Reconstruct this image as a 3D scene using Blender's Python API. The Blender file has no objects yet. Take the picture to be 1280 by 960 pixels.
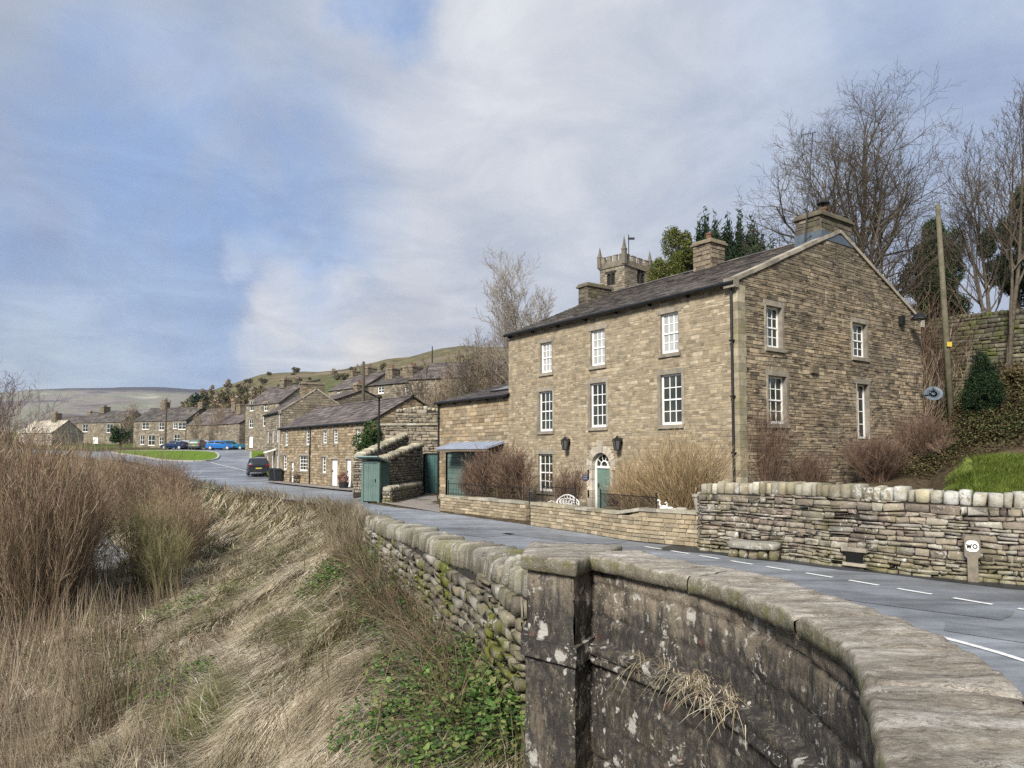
import bpy, math, random
import numpy as np
from mathutils import Vector, noise as mn
random.seed(7); RNG = np.random.default_rng(7)
PI = math.pi
scene = bpy.context.scene
COL = scene.collection

# ------------------------------------------------------------------ camera model
EZ = 2.4                        # eye height above the road
FPX = 887.0; PITCH = math.radians(3.0); HOR = 567.0
S_ = (HOR-480)/FPX - math.tan(PITCH)
COSP, SINP = math.cos(PITCH), math.sin(PITCH)
def ray(u, v):
    """direction through photo pixel (1280x960), scaled so that y = 1"""
    xc = (u-640)/FPX; yc = (480-v)/FPX + S_
    y = COSP - yc*SINP; z = SINP + yc*COSP
    return xc/y, z/y
def at(u, v, Y):
    a, b = ray(u, v); return (a*Y, Y, EZ+b*Y)
def gp(u, v, z=0.0):
    a, b = ray(u, v); Y = (z-EZ)/b; return (a*Y, Y)
def zpx(u, v, Y): return at(u, v, Y)[2]

# ------------------------------------------------------------------ objects
def origin_of(o):
    return o.get('_org', (0, 0, 0)) if o is not None else (0, 0, 0)
ORG = {}
def link(o, parent):
    COL.objects.link(o)
    if parent is not None: o.parent = parent
def thing(name, label, cat, loc=(0, 0, 0), group=None, rz=0.0, local=False):
    o = bpy.data.objects.new(name, None); COL.objects.link(o)
    o.location = loc; o.rotation_euler = (0, 0, rz)
    o.empty_display_size = 0.2
    o['label'] = label; o['category'] = cat
    if group: o['group'] = group
    ORG[o.name] = (0, 0, 0) if local else tuple(loc)
    return o
def tag(o, label, cat, group=None, kind=None):
    if label: o['label'] = label
    if cat: o['category'] = cat
    if group: o['group'] = group
    if kind: o['kind'] = kind
    return o
class MB:
    def __init__(s): s.v = []; s.f = []; s.m = []
    def face(s, pts, mi=0):
        n = len(s.v); s.v.extend(pts); s.f.append(tuple(range(n, n+len(pts)))); s.m.append(mi)
    def add(s, pts, faces, mi=0):
        n = len(s.v); s.v.extend(pts)
        for f in faces: s.f.append(tuple(n+i for i in f)); s.m.append(mi)
    def box(s, mp, a, b, mi=0):
        """axis box in mapped space mp(u,v,w)"""
        (x0, y0, z0), (x1, y1, z1) = a, b
        p = [mp(x, y, z) for z in (z0, z1) for y in (y0, y1) for x in (x0, x1)]
        s.add(p, [(0, 2, 3, 1), (4, 5, 7, 6), (0, 1, 5, 4), (2, 6, 7, 3), (0, 4, 6, 2), (1, 3, 7, 5)], mi)
    def prism(s, poly, z0, z1, mi=0):
        """poly: 2D list, z0/z1 numbers or lists"""
        n = len(poly)
        a = z0 if hasattr(z0, '__len__') else [z0]*n
        b = z1 if hasattr(z1, '__len__') else [z1]*n
        p = [(q[0], q[1], a[i]) for i, q in enumerate(poly)]+[(q[0], q[1], b[i]) for i, q in enumerate(poly)]
        s.add(p, [tuple(range(n-1, -1, -1)), tuple(range(n, 2*n))]+[(i, (i+1) % n, n+(i+1) % n, n+i) for i in range(n)], mi)
    def build(s, name, mats, parent=None, smooth=False, loc=None):
        me = bpy.data.meshes.new(name)
        ox = ORG.get(parent.name, (0, 0, 0)) if parent is not None else (loc or (0, 0, 0))
        o = bpy.data.objects.new(name, me)
        if not s.v: s.v = [(0, 0, 0)]
        V = np.array([tuple(p) for p in s.v], dtype=np.float64)-np.array(ox)
        set_mesh(me, V, s.f)
        if not isinstance(mats, (list, tuple)): mats = [mats]
        for m in mats: me.materials.append(m)
        if len(mats) > 1: me.polygons.foreach_set('material_index', np.array(s.m, dtype=np.int32))
        me.polygons.foreach_set('use_smooth', np.full(len(me.polygons), bool(smooth)))
        me.update()
        link(o, parent)
        if parent is None and loc is not None: o.location = loc
        ORG[o.name] = tuple(ox)
        return o
def set_mesh(me, V, F):
    ls = np.fromiter((len(f) for f in F), dtype=np.int32, count=len(F))
    idx = np.fromiter((i for f in F for i in f), dtype=np.int32)
    me.vertices.add(len(V)); me.vertices.foreach_set('co', V.astype(np.float32).ravel())
    me.loops.add(len(idx)); me.loops.foreach_set('vertex_index', idx)
    me.polygons.add(len(F))
    st = np.concatenate(([0], np.cumsum(ls)[:-1])).astype(np.int32) if len(F) else np.zeros(0, np.int32)
    me.polygons.foreach_set('loop_start', st); me.polygons.foreach_set('loop_total', ls)
    me.update(calc_edges=True)
def quads_mesh(name, V, Q, mat, parent=None, smooth=False):
    """V (n,3) array, Q (m,k) int array"""
    me = bpy.data.meshes.new(name)
    ox = np.array(ORG.get(parent.name, (0, 0, 0))) if parent is not None else np.zeros(3)
    k = Q.shape[1]
    me.vertices.add(len(V)); me.vertices.foreach_set('co', (V-ox).astype(np.float32).ravel())
    me.loops.add(Q.size); me.loops.foreach_set('vertex_index', Q.astype(np.int32).ravel())
    me.polygons.add(len(Q)); me.polygons.foreach_set('loop_start', np.arange(len(Q), dtype=np.int32)*k)
    me.polygons.foreach_set('loop_total', np.full(len(Q), k, dtype=np.int32))
    me.polygons.foreach_set('use_smooth', np.full(len(Q), bool(smooth)))
    me.update(calc_edges=True); me.materials.append(mat)
    o = bpy.data.objects.new(name, me); link(o, parent); ORG[o.name] = tuple(ox)
    return o

ID = lambda x, y, z: (x, y, z)
def tube(mb, pts, rad, sides=6, mi=0, cap=True):
    n = len(pts); base = len(mb.v)
    P = [Vector(p) for p in pts]
    for i in range(n):
        d = (P[min(i+1, n-1)]-P[max(i-1, 0)])
        if d.length < 1e-9: d = Vector((0, 0, 1))
        d.normalize()
        a = d.cross(Vector((0, 0, 1)) if abs(d.z) < .9 else Vector((1, 0, 0))).normalized(); b = d.cross(a)
        r = rad[i] if hasattr(rad, '__len__') else rad
        for k in range(sides):
            t = 2*PI*k/sides
            q = P[i]+a*(r*math.cos(t))+b*(r*math.sin(t)); mb.v.append((q.x, q.y, q.z))
    for i in range(n-1):
        for k in range(sides):
            k2 = (k+1) % sides
            mb.f.append((base+i*sides+k, base+i*sides+k2, base+(i+1)*sides+k2, base+(i+1)*sides+k)); mb.m.append(mi)
    if cap:
        mb.f.append(tuple(base+k for k in range(sides))[::-1]); mb.m.append(mi)
        mb.f.append(tuple(base+(n-1)*sides+k for k in range(sides))); mb.m.append(mi)
def lathe(mb, c, prof, sides=12, mi=0):
    """prof list of (r, z) along z around centre c"""
    base = len(mb.v); n = len(prof)
    for r, z in prof:
        for k in range(sides):
            t = 2*PI*k/sides; mb.v.append((c[0]+r*math.cos(t), c[1]+r*math.sin(t), c[2]+z))
    for i in range(n-1):
        for k in range(sides):
            k2 = (k+1) % sides
            mb.f.append((base+i*sides+k, base+i*sides+k2, base+(i+1)*sides+k2, base+(i+1)*sides+k)); mb.m.append(mi)
    mb.f.append(tuple(base+k for k in range(sides))[::-1]); mb.m.append(mi)
    mb.f.append(tuple(base+(n-1)*sides+k for k in range(sides))); mb.m.append(mi)
def rock(mb, mp, c, h, e=0.45, jit=.08, nu=8, nv=5, mi=0):
    """rounded block, half sizes h, in mapped space"""
    base = len(mb.v)
    sg = lambda x: math.copysign(abs(x)**e, x)
    o = (random.uniform(-50, 50), random.uniform(-50, 50), random.uniform(-50, 50))
    def P(x, y, z):
        n_ = mn.noise(Vector((x*1.4+o[0], y*1.4+o[1], z*1.4+o[2])))
        k = 1+jit*2*n_
        return mp(c[0]+x*h[0]*k, c[1]+y*h[1]*k, c[2]+z*h[2]*k)
    mb.v.append(P(0, 0, -1))
    for j in range(1, nv):
        ph = -PI/2+PI*j/nv
        for i in range(nu):
            th = 2*PI*(i+.5)/nu
            mb.v.append(P(sg(math.cos(ph))*sg(math.cos(th)), sg(math.cos(ph))*sg(math.sin(th)), sg(math.sin(ph))))
    mb.v.append(P(0, 0, 1)); last = len(mb.v)-1
    for i in range(nu):
        mb.f.append((base, base+1+(i+1) % nu, base+1+i)); mb.m.append(mi)
        b = base+1+(nv-2)*nu
        mb.f.append((last, b+i, b+(i+1) % nu)); mb.m.append(mi)
    for j in range(nv-2):
        for i in range(nu):
            b = base+1+j*nu
            mb.f.append((b+i, b+(i+1) % nu, b+nu+(i+1) % nu, b+nu+i)); mb.m.append(mi)

def wobble(mp, a=.028, su=.7, sz=1.6, ph=0.):
    return lambda u, z, d: mp(u+a*.5*mn.noise(Vector((u*1.3, z*1.3, 7.7+ph))), z+a*mn.noise(Vector((u*su, z*sz, 3.3+ph))), d)
def stonework(mb, mp, u0, u1, z0, z1, course=(.1, .2), length=(.2, .5), depth=.03, gap=.008, holes=(), lim=None,
              jit=.005, mi=0, top=None, bot=None, fat=False, split=.12):
    U = random.uniform
    z = z0
    while z < z1-.02:
        h = U(*course)
        if z+h > z1-course[0]*.6: h = z1-z
        zc = z+h/2
        a0, a1 = lim(zc) if lim else (u0, u1)
        cuts = [(x0, x1) for (x0, x1, y0, y1) in holes if y0 < zc < y1]
        u = a0
        first = True
        while u < a1-.01:
            l = U(*length)*(U(.6, 1.25))
            if first: l *= U(.4, 1); first = False
            e = min(u+l, a1)
            if a1-e < length[0]*.4: e = a1
            segs = [(u, e)]
            for x0, x1 in cuts:
                ns = []
                for s0, s1 in segs:
                    if s1 <= x0 or s0 >= x1: ns.append((s0, s1)); continue
                    if s0 < x0: ns.append((s0, x0))
                    if s1 > x1: ns.append((x1, s1))
                segs = ns
            for s0, s1 in segs:
                if s1-s0 < .03: continue
                um = (s0+s1)/2
                if top and z+h*.7 > top(um): continue
                if bot and z+h*.5 < bot(um): continue
                rows = [(z, z+h)]
                if split and h > course[0]*1.3 and U(0, 1) < split:
                    k = z+h*U(.35, .65); rows = [(z, k), (k, z+h)]
                for r0, r1 in rows:
                    _stone(mb, mp, s0+gap, s1-gap, r0+gap, r1-gap, depth*U(.45, 1.25), jit, mi, fat)
            u = e
        z += h
def _stone(mb, mp, a, b, c, d, dep, jit, mi, fat):
    J = lambda k=1.: random.uniform(-jit, jit)*k
    w, h = b-a, d-c
    if w <= .01 or h <= .01: return
    def ring(i, dd, k, dj):
        i1 = min(i, w*.3); i2 = min(i, h*.3)
        return [mp(x+J(k), y+J(k), dd+J(dj)) for x, y in ((a+i1, c+i2), (b-i1, c+i2), (b-i1, d-i2), (a+i1, d-i2))]
    r = ring(0, -.012, 1, 0)
    if fat:
        r += ring(.003, dep*.72, 1.5, .5)+ring(min(.022, .14*min(w, h)), dep, 2, 1.3)
        n = 3
    else:
        r += ring(min(.007, .08*min(w, h)), dep, 1, .7); n = 2
    F = [(4*n-4, 4*n-3, 4*n-2, 4*n-1)]
    for k in range(n-1):
        for i in range(4):
            j = (i+1) % 4; F.append((4*k+i, 4*k+j, 4*k+4+j, 4*k+4+i))
    mb.add(r, F, mi)
def backing(mb, mp, u0, u1, z0, z1, holes=(), mi=0, d=0.0):
    us = sorted({u0, u1, *[h[0] for h in holes], *[h[1] for h in holes]})
    zs = sorted({z0, z1, *[h[2] for h in holes], *[h[3] for h in holes]})
    us = [u for u in us if u0 <= u <= u1]; zs = [z for z in zs if z0 <= z <= z1]
    for i in range(len(us)-1):
        for j in range(len(zs)-1):
            uc, zc = (us[i]+us[i+1])/2, (zs[j]+zs[j+1])/2
            if any(h[0] < uc < h[1] and h[2] < zc < h[3] for h in holes): continue
            mb.face([mp(us[i], zs[j], d), mp(us[i+1], zs[j], d), mp(us[i+1], zs[j+1], d), mp(us[i], zs[j+1], d)], mi)

# ------------------------------------------------------------------ materials
class NT:
    def __init__(s, name):
        m = bpy.data.materials.new(name); m.use_nodes = True; s.m = m; s.t = m.node_tree; s.n = s.t.nodes; s.l = s.t.links
        s.b = s.n.get('Principled BSDF')
    def new(s, t, ins=None, **kw):
        n = s.n.new(t)
        for k, v in kw.items(): setattr(n, k, v)
        if ins:
            for k, v in ins.items(): s.put(n, k, v)
        return n
    def put(s, n, k, v):
        sock = n.inputs[k]
        if hasattr(v, 'links') and hasattr(v, 'is_output'): s.l.new(v, sock)
        else: sock.default_value = v
    def coord(s, kind='Object', scale=None):
        c = s.new('ShaderNodeTexCoord').outputs[kind]
        if scale is not None:
            mpn = s.new('ShaderNodeMapping'); s.l.new(c, mpn.inputs[0]); mpn.inputs['Scale'].default_value = scale; return mpn.outputs[0]
        return c
    def noise(s, vec, scale, detail=4, rough=.55, dist=0, out='Fac'):
        n = s.new('ShaderNodeTexNoise', {'Vector': vec, 'Scale': scale, 'Detail': detail, 'Roughness': rough, 'Distortion': dist})
        return n.outputs[0] if out == 'Fac' else n.outputs[1]
    def voro(s, vec, scale, feature='F1', out='Distance', rnd=1.0):
        n = s.new('ShaderNodeTexVoronoi', {'Vector': vec, 'Scale': scale, 'Randomness': rnd}, feature=feature); return n.outputs[out]
    def ramp(s, fac, stops, interp='LINEAR'):
        n = s.new('ShaderNodeValToRGB'); s.l.new(fac, n.inputs[0]); r = n.color_ramp; r.interpolation = interp
        while len(r.elements) < len(stops): r.elements.new(.5)
        for e, (p, c) in zip(r.elements, stops):
            e.position = p; e.color = (*c, 1) if hasattr(c, '__len__') else (c, c, c, 1)
        return n.outputs[0]
    def mix(s, fac, a, b, mode='MIX'):
        n = s.new('ShaderNodeMix', data_type='RGBA', blend_type=mode)
        s.put(n, 0, fac)
        for i, v in ((6, a), (7, b)):
            if hasattr(v, 'is_output'): s.l.new(v, n.inputs[i])
            else: n.inputs[i].default_value = (*v, 1)
        return n.outputs[2]
    def math(s, op, a, b=0.0, c=0.0, clamp=False):
        n = s.new('ShaderNodeMath', operation=op, use_clamp=clamp)
        s.put(n, 0, a); s.put(n, 1, b); s.put(n, 2, c); return n.outputs[0]
    def maprange(s, v, a, b, c=0., d=1.):
        n = s.new('ShaderNodeMapRange', {'Value': v, 'From Min': a, 'From Max': b, 'To Min': c, 'To Max': d}); return n.outputs[0]
    def island(s): return s.new('ShaderNodeNewGeometry').outputs['Random Per Island']
    def pos(s): return s.new('ShaderNodeNewGeometry').outputs['Position']
    def bump(s, h, strength=.5, dist=.02):
        n = s.new('ShaderNodeBump', {'Height': h, 'Strength': strength, 'Distance': dist}); s.l.new(n.outputs[0], s.b.inputs['Normal'])
    def fin(s, col, rough=.8, metal=0., spec=.3):
        s.put(s.b, 'Base Color', col if hasattr(col, 'is_output') else (*col, 1))
        s.put(s.b, 'Roughness', rough); s.put(s.b, 'Metallic', metal); s.put(s.b, 'Specular IOR Level', spec)
        return s.m

def mat_plain(name, col, rough=.6, metal=0., var=.25, nscale=6, spec=.4, bump=.15):
    if name in bpy.data.materials and name != 'car_paint': return bpy.data.materials[name]
    t = NT(name); p = t.pos(); n = t.noise(p, nscale, 5, .6)
    c = t.mix(1.0, col, t.ramp(n, [(.3, 1-var), (.7, 1+var*.3)]), 'MULTIPLY')
    if bump: t.bump(t.noise(p, nscale*9, 3), bump, .004)
    return t.fin(c, t.ramp(n, [(.3, rough), (.7, min(1, rough+.12))]), metal, spec)
def mat_stone(name, cols, stain=(.05, .045, .035), stain_amt=.45, stain_scale=.6, lichen=0., moss=0., mosscol=(.10, .11, .03), rough=.88,
              bump=.5, fine=35, zstain=None, streak=0., lscale=9, pit_shade=0., xlich=None, zmoss=None):
    t = NT(name); p = t.pos(); isl = t.island()
    k = len(cols); c = t.ramp(isl, [((i+.0)/k, cc) for i, cc in enumerate(cols)], 'CONSTANT')
    isl2 = t.math('FRACT', t.math('MULTIPLY', isl, 17.31))
    c = t.mix(1.0, c, t.ramp(isl2, [(0, .72), (1, 1.18)]), 'MULTIPLY')
    n1 = t.noise(p, 4.5, 6, .65); c = t.mix(1.0, c, t.ramp(n1, [(.25, .62), (.75, 1.25)]), 'MULTIPLY')
    n2 = t.noise(p, fine, 5, .7); c = t.mix(.7, c, t.ramp(n2, [(.3, .7), (.7, 1.2)]), 'MULTIPLY')
    ns = t.noise(p, stain_scale, 6, .65, .6)
    if streak:
        mp = t.new('ShaderNodeMapping'); t.l.new(p, mp.inputs[0]); mp.inputs['Scale'].default_value = (3, 3, .35)
        ns = t.math('ADD', t.math('MULTIPLY', ns, 1-streak), t.math('MULTIPLY', t.noise(mp.outputs[0], 1.2, 6, .7), streak))
    m = t.math('MULTIPLY', t.ramp(ns, [(.48, 0), (.66, 1)]), stain_amt)
    c = t.mix(m, c, stain)
    if zstain:
        sz = t.new('ShaderNodeSeparateXYZ'); t.l.new(p, sz.inputs[0])
        g = t.maprange(t.math('ADD', sz.outputs[2], t.math('MULTIPLY', t.noise(p, 1.3, 5), 1.2)), zstain[0], zstain[1])
        c = t.mix(t.math('MULTIPLY', g, zstain[2]), c, zstain[3])
    if pit_shade:  # shade of recessed joints painted into the colour as horizontal noise streaks
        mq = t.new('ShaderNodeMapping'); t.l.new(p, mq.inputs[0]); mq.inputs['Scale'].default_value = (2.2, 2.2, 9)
        pm = t.ramp(t.noise(mq.outputs[0], 1, 5, .65, .2), [(.56, 0), (.60, 1)]); c = t.mix(t.math('MULTIPLY', pm, pit_shade), c, (.03, .024, .017))
    if zmoss:
        sq = t.new('ShaderNodeSeparateXYZ'); t.l.new(p, sq.inputs[0]); zm = t.maprange(t.math('ADD', sq.outputs[2], t.math('MULTIPLY', t.noise(p, 2.1, 5), 1.1)), zmoss, zmoss-.55)
        c = t.mix(t.math('MULTIPLY', zm, .6), c, (.17, .16, .06))
    if moss:
        mm = t.math('MULTIPLY', t.ramp(t.noise(p, 1.7, 6, .7, .3), [(.5, 0), (.62, 1)]), moss); c = t.mix(mm, c, mosscol)
    if lichen:
        v = t.noise(p, lscale, 5, .75, .4)
        g = t.noise(p, .9, 3, .5)
        if xlich:
            sx = t.new('ShaderNodeSeparateXYZ'); t.l.new(p, sx.inputs[0]); v = t.math('ADD', v, t.maprange(sx.outputs[0], xlich[0], xlich[1], 0, .16))
        lm = t.math('MULTIPLY', t.ramp(v, [(.58, 0), (.62, 1)]), t.ramp(g, [(.42, 0), (.6, lichen)]))
        c = t.mix(lm, c, (.52, .52, .49))
    t.bump(t.math('ADD', t.noise(p, fine*.6, 6, .75), t.math('MULTIPLY', n1, 1.2)), bump, .02)
    return t.fin(c, rough, 0, .2)
M = {}
TAN = [(.36, .27, .16), (.29, .22, .135), (.40, .31, .19), (.33, .24, .135), (.25, .20, .13), (.43, .35, .235), (.31, .235, .15), (.22, .165, .10)]
GREY = [(.25, .20, .145), (.19, .155, .115), (.29, .235, .17), (.15, .125, .095), (.33, .275, .20), (.22, .175, .12), (.11, .09, .07), (.27, .215, .145)]
OLD = [(.33, .28, .21), (.25, .21, .165), (.38, .34, .27), (.24, .20, .16), (.30, .26, .20), (.42, .39, .33), (.33, .30, .25), (.28, .225, .18)]
M['front'] = mat_stone('buff_sandstone', [(a*.66+.165, b*.68+.145, c*.74+.10) for a, b, c in TAN], stain_amt=.3, stain=(.15, .12, .08), bump=.35)
M['frontm'] = mat_plain('buff_mortar', (.37, .31, .22), .95, var=.35)
M['gable'] = mat_stone('weathered_gable_stone', [(a*1.15+.075, b*1.12+.06, c*1.05+.04) for a, b, c in GREY], stain_amt=.6, stain=(.10, .085, .065), lichen=.45, bump=.4, pit_shade=.8, zstain=(7.2, 9.8, .35, (.10, .09, .07)))
M['gablem'] = mat_plain('dark_mortar', (.20, .165, .12), .95, var=.4)
M['cott'] = mat_stone('cottage_stone', [(a*.85+.085, b*.86+.07, c*.9+.045) for a, b, c in TAN], stain_amt=.4, stain=(.09, .075, .05))
M['village'] = mat_stone('village_stone', [(a*.65+.08, b*.69+.078, c*.78+.065) for a, b, c in TAN], stain_amt=.55, stain=(.07, .06, .045))
M['villagem'] = mat_plain('village_mortar', (.23, .19, .135), .95, var=.4)
M['drys'] = mat_stone('drystone_rubble', OLD, stain_amt=.5, lichen=.85, moss=.4, mosscol=(.17, .155, .06), bump=.9, fine=28, stain_scale=1.3, pit_shade=.6, zmoss=.95)
M['dryc'] = mat_stone('coping_slabs', [(.42, .37, .25), (.36, .32, .23), (.45, .42, .33), (.32, .28, .19), (.40, .37, .30)], stain_amt=.3, lichen=.95, xlich=(6.5, 8.5), moss=.18, mosscol=(.2, .2, .08), bump=.8)
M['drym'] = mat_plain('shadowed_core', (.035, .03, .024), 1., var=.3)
M['near'] = mat_stone('mossy_rubble', [(.28, .25, .19), (.20, .18, .135), (.34, .32, .27), (.16, .14, .11), (.25, .22, .15)], stain_amt=.5, lichen=.8, moss=1.0, mosscol=(.115, .125, .022), bump=.9, fine=45)
M['church'] = mat_stone('dark_mossy_rubble', [(.15, .135, .09), (.11, .10, .07), (.19, .17, .12), (.13, .12, .07)], stain_amt=.6, lichen=.35, moss=1.0, mosscol=(.085, .10, .025), bump=.9, fine=30)
M['soot'] = mat_stone('sooty_chimney_stone', [(.17, .145, .11), (.12, .105, .085), (.21, .18, .135), (.14, .12, .09)], stain_amt=.6, stain=(.045, .04, .035), moss=.4, mosscol=(.15, .15, .06), bump=.5)
M['nearc'] = mat_stone('mossy_coping', [(.35, .33, .27), (.30, .27, .21), (.38, .36, .31), (.25, .23, .18)], stain_amt=.5, lichen=.75, moss=.55, mosscol=(.16, .165, .04), bump=.9, fine=50)
M['dress'] = mat_stone('dressed_stone', [(.38, .34, .27), (.42, .37, .29), (.35, .31, .25)], stain_amt=.35, bump=.3)
M['pale'] = mat_stone('limewashed_stone', [(.50, .45, .36), (.55, .5, .41), (.47, .41, .32)], stain_amt=.3, stain=(.28, .23, .17), bump=.3)
M['slate'] = mat_stone('stone_slates', [(.115, .10, .092), (.09, .08, .075), (.14, .12, .105), (.075, .068, .064), (.16, .14, .125)], stain_amt=.3, moss=.2, mosscol=(.10, .10, .06), rough=.6, bump=.35)
M['slatep'] = mat_stone('purple_stone_slates', [(.15, .12, .11), (.12, .098, .092), (.18, .15, .135), (.10, .085, .08), (.20, .17, .15)], stain_amt=.3, moss=.25, mosscol=(.12, .11, .07), rough=.65, bump=.35)
M['white'] = mat_plain('white_paint', (.86, .85, .81), .45, var=.06, bump=.05)
M['blind'] = mat_plain('pale_blind_glass', (.42, .43, .42), .12, var=.25, nscale=2, spec=.7, bump=0)
def mat_glass():
    t = NT('window_glass'); p = t.pos(); n = t.noise(p, 1.1, 3, .5)
    c = t.ramp(n, [(.35, (.012, .014, .012)), (.6, (.035, .042, .03)), (.75, (.07, .075, .05))])
    t.bump(t.noise(p, .8, 1), .02, .01)
    return t.fin(c, .05, 0, .8)
M['glass'] = mat_glass()
M['iron'] = mat_plain('black_iron', (.018, .019, .021), .45, .3, var=.3)
M['lead'] = mat_plain('grey_lead', (.12, .15, .18), .5, .3, var=.35)
M['green'] = mat_plain('sage_green_paint', (.115, .175, .155), .5, var=.2, nscale=3)
M['dgreen'] = mat_plain('dark_teal_paint', (.045, .11, .10), .5, var=.25, nscale=3)
M['doorg'] = mat_plain('grey_green_door', (.14, .22, .18), .45, var=.15, nscale=3)
M['wood'] = mat_plain('weathered_wood', (.16, .125, .085), .85, var=.4, nscale=4)
M['terra'] = mat_plain('terracotta', (.17, .085, .055), .8, var=.3)
M['plastic'] = mat_plain('dark_bin_plastic', (.022, .025, .03), .45, var=.2)
M['pgrey'] = mat_plain('pale_grey_plastic', (.5, .52, .54), .5, var=.1)
M['blue'] = mat_plain('blue_sign_paint', (.04, .07, .16), .5, var=.1)
M['lampglass'] = mat_plain('lantern_glass', (.10, .10, .10), .1, var=.2, spec=.8)
# ------------------------------------------------------------------ layout lines
FD = np.array([-632.0, 887.0]); FD /= np.linalg.norm(FD)      # along the main facade, away from the camera
GD = np.array([FD[1], -FD[0]])                                # into the house
_a = ray(921, 352)[0]; A0 = np.array([_a*22.5, 22.5])         # near front corner of the main house
def chaikin(P, k=2, closed=False):
    P = [tuple(p) for p in P]
    for _ in range(k):
        Q = [] if closed else [P[0]]
        n = len(P)
        for i in range(n if closed else n-1):
            a, b = P[i], P[(i+1) % n]
            Q.append(tuple(.75*x+.25*y for x, y in zip(a, b))); Q.append(tuple(.25*x+.75*y for x, y in zip(a, b)))
        if not closed: Q.append(P[-1])
        P = Q
    return P
def resample(P, step):
    P = np.array(P, float); L = np.concatenate(([0], np.cumsum(np.linalg.norm(np.diff(P, axis=0), axis=1))))
    n = max(2, int(round(L[-1]/step))+1); t = np.linspace(0, L[-1], n)
    return np.stack([np.interp(t, L, P[:, i]) for i in range(P.shape[1])], 1), L[-1]
def pdist(x, y, P):
    """distance to polyline, arrays"""
    d = np.full(np.shape(x), 1e9)
    for (ax, ay), (bx, by) in zip(P[:-1], P[1:]):
        vx, vy = bx-ax, by-ay; L = vx*vx+vy*vy
        t = np.clip(((x-ax)*vx+(y-ay)*vy)/L, 0, 1)
        d = np.minimum(d, np.hypot(x-ax-t*vx, y-ay-t*vy))
    return d
def inpoly(x, y, P):
    c = np.zeros(np.shape(x), bool); n = len(P)
    for i in range(n):
        (ax, ay), (bx, by) = P[i], P[(i+1) % n]
        if ay == by: continue
        k = ((ay > y) != (by > y)) & (x < (bx-ax)*(y-ay)/(by-ay)+ax); c ^= k
    return c
# river side edge of the parapet (coping edge), from pier back to the bridge
RIV = [(x*1.067, y*1.067) for x, y in [(.54, 5.32), (.837, 4.82), (1.1, 4.375), (1.22, 4.08), (1.28, 3.72), (1.33, 3.43), (1.33, 3.09), (1.31, 2.81),
       (1.24, 2.58), (1.17, 2.375), (1.09, 2.15), (.99, 1.93), (.88, 1.69), (.7, 1.4), (.42, 1.12), (.0, .97), (-.6, .9), (-2, .88), (-9, .88)]]
RIVS, RIVL = resample(chaikin(RIV, 3), .02)
WALLN = [(.33, 6.35), (-.55, 9.2), (-1.7, 12.6), (-2.75, 15.6), (-3.5, 17.8), (-4.3, 20.2)]   # near dry-stone wall centre line
E_OUT = [(-4.4, 20.4), (-5.6, 25), (-7.2, 30), (-9.6, 34), (-13, 38.5), (-24, 54), (-34, 69), (-44, 83), (-60, 96), (-110, 122), (-220, 190)]
E_BANK = WALLN+E_OUT[1:]
E_FULL = [(-220, .7), (-9, .7), (-1, .75), (.2, 1.0), (.8, 1.4), (1.25, 2.1), (1.55, 2.9), (1.62, 3.5), (1.4, 4.6), (.9, 5.7), (.4, 6.3)]+E_BANK
RIVPOLY = E_FULL+[(-900, 400), (-900, .7)]
_W = [gp(*q) for q in [(1720, 752), (1460, 738), (1279, 726), (1212, 721), (1088, 709), (982, 694), (905, 687), (840, 681), (782, 675), (735, 667), (662, 656), (550, 640)]]
_W += [(-5.2, 31.8), (-7.0, 34.6), (-9.2, 45.6), (-19.3, 58.5), (-23, 66), (-30, 82), (-39.5, 107), (-50, 140), (-85, 200)]
W_LINE = _W
_RY = [0, 50, 60, 66, 80, 100, 112, 135, 165, 220, 400]
_RZ = [0, 0, .05, .4, 1.15, 2.35, 3.0, 3.4, 3.9, 4, 4]
def road_z(x, y): return np.interp(y, _RY, _RZ)+.62*np.clip(1-np.hypot(x, y)/5.5, 0, 1)**1.5
HOLES_U = [(-2000, 540), (150, 540), (205, 522), (235, 502), (262, 488), (300, 476), (325, 469), (345, 467), (385, 466), (430, 461), (470, 454), (505, 446), (540, 438), (590, 431), (640, 429), (760, 426), (1000, 430), (1400, 440), (4000, 440)]
def hill_z(x, y):
    r = np.hypot(x, y); yy = np.where(y > 1, y, 1); u = 640+FPX*x/yy
    u = np.where(y > 1, u, np.where(x > 0, 3000, -1000))
    hv = np.interp(u, [q[0] for q in HOLES_U], [q[1] for q in HOLES_U])
    Rc = np.interp(u, [200, 300, 600, 1200], [620, 620, 520, 480])
    zc = (HOR-hv)/FPX*Rc/np.sqrt(1+((u-640)/FPX)**2)
    t = np.clip((r-90)/(Rc-90), 0, 1)
    f = t**1.15*(1-.12*np.sin(t*PI))
    z = 3.5+zc*f
    back = np.clip((r-Rc)/1400, 0, 1); z = z*(1-back)+(-25)*back
    return z
def bank_squeeze(y): return np.interp(y, [27, 38, 70, 100], [1, 2.3, 2.3, 1.6])
def relief(x, y):
    """humps and hollows of the river bank"""
    f = lambda sx, sy, ph: np.sin(x*sx+1.7*np.sin(y*sy*.7+ph))*np.sin(y*sy+1.3*np.sin(x*sx*.6+ph*2))
    return .17*f(.9, .75, .4)+.10*f(1.9, 1.6, 2.1)+.05*f(4.1, 3.3, 1.1)
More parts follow.
